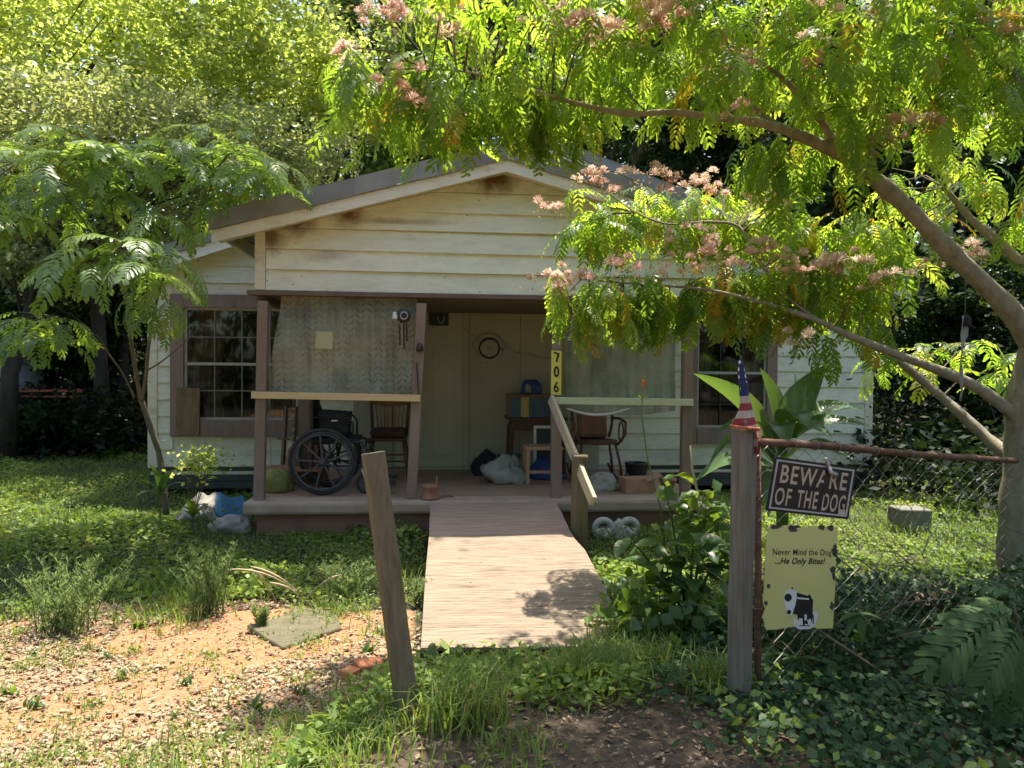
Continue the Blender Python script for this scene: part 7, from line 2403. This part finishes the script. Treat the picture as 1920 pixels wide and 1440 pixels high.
    # young mimosa fronds by the fence on the right, near the camera
    t = thing('fern_sapling', 'dark mimosa seedling with long feathery leaves at the lower right edge', 'plant', at(1905, 1300, 3.0))
    b = at(1930, 1330, 3.05)
    top = at(1900, 1130, 3.0)
    obj('stem', MB().tube([Vector((b.x, b.y, gzf(b.x, b.y))), b.lerp(top, 0.5) + Vector((0.02, 0, 0)), top], [0.008, 0.006, 0.004], 7), M['twig'], t, True)
    sh = [frond(300 + k, 0.40, 12, 0.135, 0.026, 0.35 + 0.1 * k, 0.12) for k in range(3)]
    ms = [mesh_data('leaf', V, F, M['fern_leaf']) for V, F in sh]
    for i, (p, q, Y, Y2, sc, face) in enumerate((((1895, 1145), (1700, 1262), 2.95, 2.85, 1.12, 0.9), ((1900, 1150), (1745, 1150), 3.05, 3.0, 0.8, 0.5), ((1900, 1150), (1850, 1110), 3.1, 2.9, 0.7, 0.5),
                                               ((1880, 1290), (1872, 1400), 2.85, 2.8, 0.6, 1.2), ((1905, 1200), (1895, 1320), 2.9, 2.8, 0.7, 1.2), ((1915, 1290), (1905, 1420), 2.85, 2.75, 0.6, 1.2),
                                               ((1900, 1130), (1990, 1180), 3.0, 2.9, 0.9, 0.8), ((1910, 1170), (1840, 1290), 2.85, 2.7, 0.85, 1.0), ((1915, 1120), (1830, 1080), 3.15, 3.1, 0.6, 0.5))):
        A, E = at(*p, Y), at(*q, Y2)
        d = (E - A).normalized()
        n = Vector((0, -face, 1.0))
        n = (n - d * n.dot(d)).normalized()
        R = Matrix((d, n.cross(d), n)).transposed()
        o = link(bpy.data.objects.new('leaf', ms[i % 3]))
        o.parent = t
        o.matrix_parent_inverse = t.matrix_basis.inverted()
        o.matrix_basis = Matrix.Translation(A) @ R.to_4x4() @ Matrix.Scale(sc, 4)
    # five-fingered leaf by the sign
    t = thing('creeper', 'dark five-fingered creeper hanging in the fence below the yellow sign', 'plant', at(1500, 1250, 3.5))
    for (cx, cy, s) in ((1500, 1232, 1.0), (1560, 1250, 0.7), (1610, 1150, 0.9), (1450, 1225, 0.8)):
        c = at(cx, cy, 3.46)
        for k in range(5):
            a = RAD(-90 + (k - 2) * 38)
            blade_leaf('leaf', t, c, c + Vector((math.cos(a) * 0.13 * s, -0.03, math.sin(a) * 0.14 * s)), 0.05 * s, 0.08, M['broad'], 6, 0.2)
        obj('stem', MB().tube([c, c + Vector((0.02, 0.02, 0.1))], 0.003, 5), M['twig'], t)


def build_far_things():
    # covered boat or trailer at the far left, red rails
    c = at(15, 735, 14.2)
    g = gzf(c.x, 14.2)
    t = thing('covered_trailer', 'grey tarp-covered load on a trailer in the shade at the far left', 'trailer', (c.x, 14.3, g))
    o = lump(Vector((c.x - 0.25, 14.3, at(15, 737, 14.2).z)), (1.5, 1.3, 1.0), 81, 0.35, 0.12)
    obj('cover', o, M['cover_grey'], t, True)
    z = at(15, 737, 14.2).z
    obj('bed', MB().box((c.x - 1.0, 13.75, z - 0.14), (c.x + 0.45, 14.9, z - 0.01)), M['black_paint'], t)
    for dy in (13.85, 14.8):
        obj('wheel', MB().lathe((c.x, dy, g + 0.26), [(0.0, -0.08), (0.24, -0.08), (0.26, -0.04), (0.26, 0.04), (0.24, 0.08), (0.0, 0.08)], 18, (0, 1, 0)), M['rubber'], t, True)
    obj('rack', MB().tube([at(1, 735, 13.7), at(1, 640, 13.7), at(26, 642, 13.7), at(26, 700, 13.7)], 0.02, 6), M['galv'], t)
    f = thing('red_rail_fence', 'low red-orange board fence in the shade beyond the left lawn', 'fence', at(95, 840, 13.4))
    for y0, hh in ((732, 0.045), (743, 0.03), (800, 0.16)):
        obj('rail', MB().beam(at(20, y0, 13.6), at(155, y0 + 1, 13.6), 0.03, hh), M['paint_red'], f)
    for px in (60, 105, 148):
        a = at(px, 728, 13.65)
        obj('post', MB().beam((a.x, a.y, gzf(a.x, a.y) - 0.05), (a.x, a.y, a.z), 0.045, 0.045, (0, 1, 0)), M['brown_dark'], f)


build_trees()
build_mimosa()
build_sapling()
build_ground_cover()
build_plants()
build_far_things()
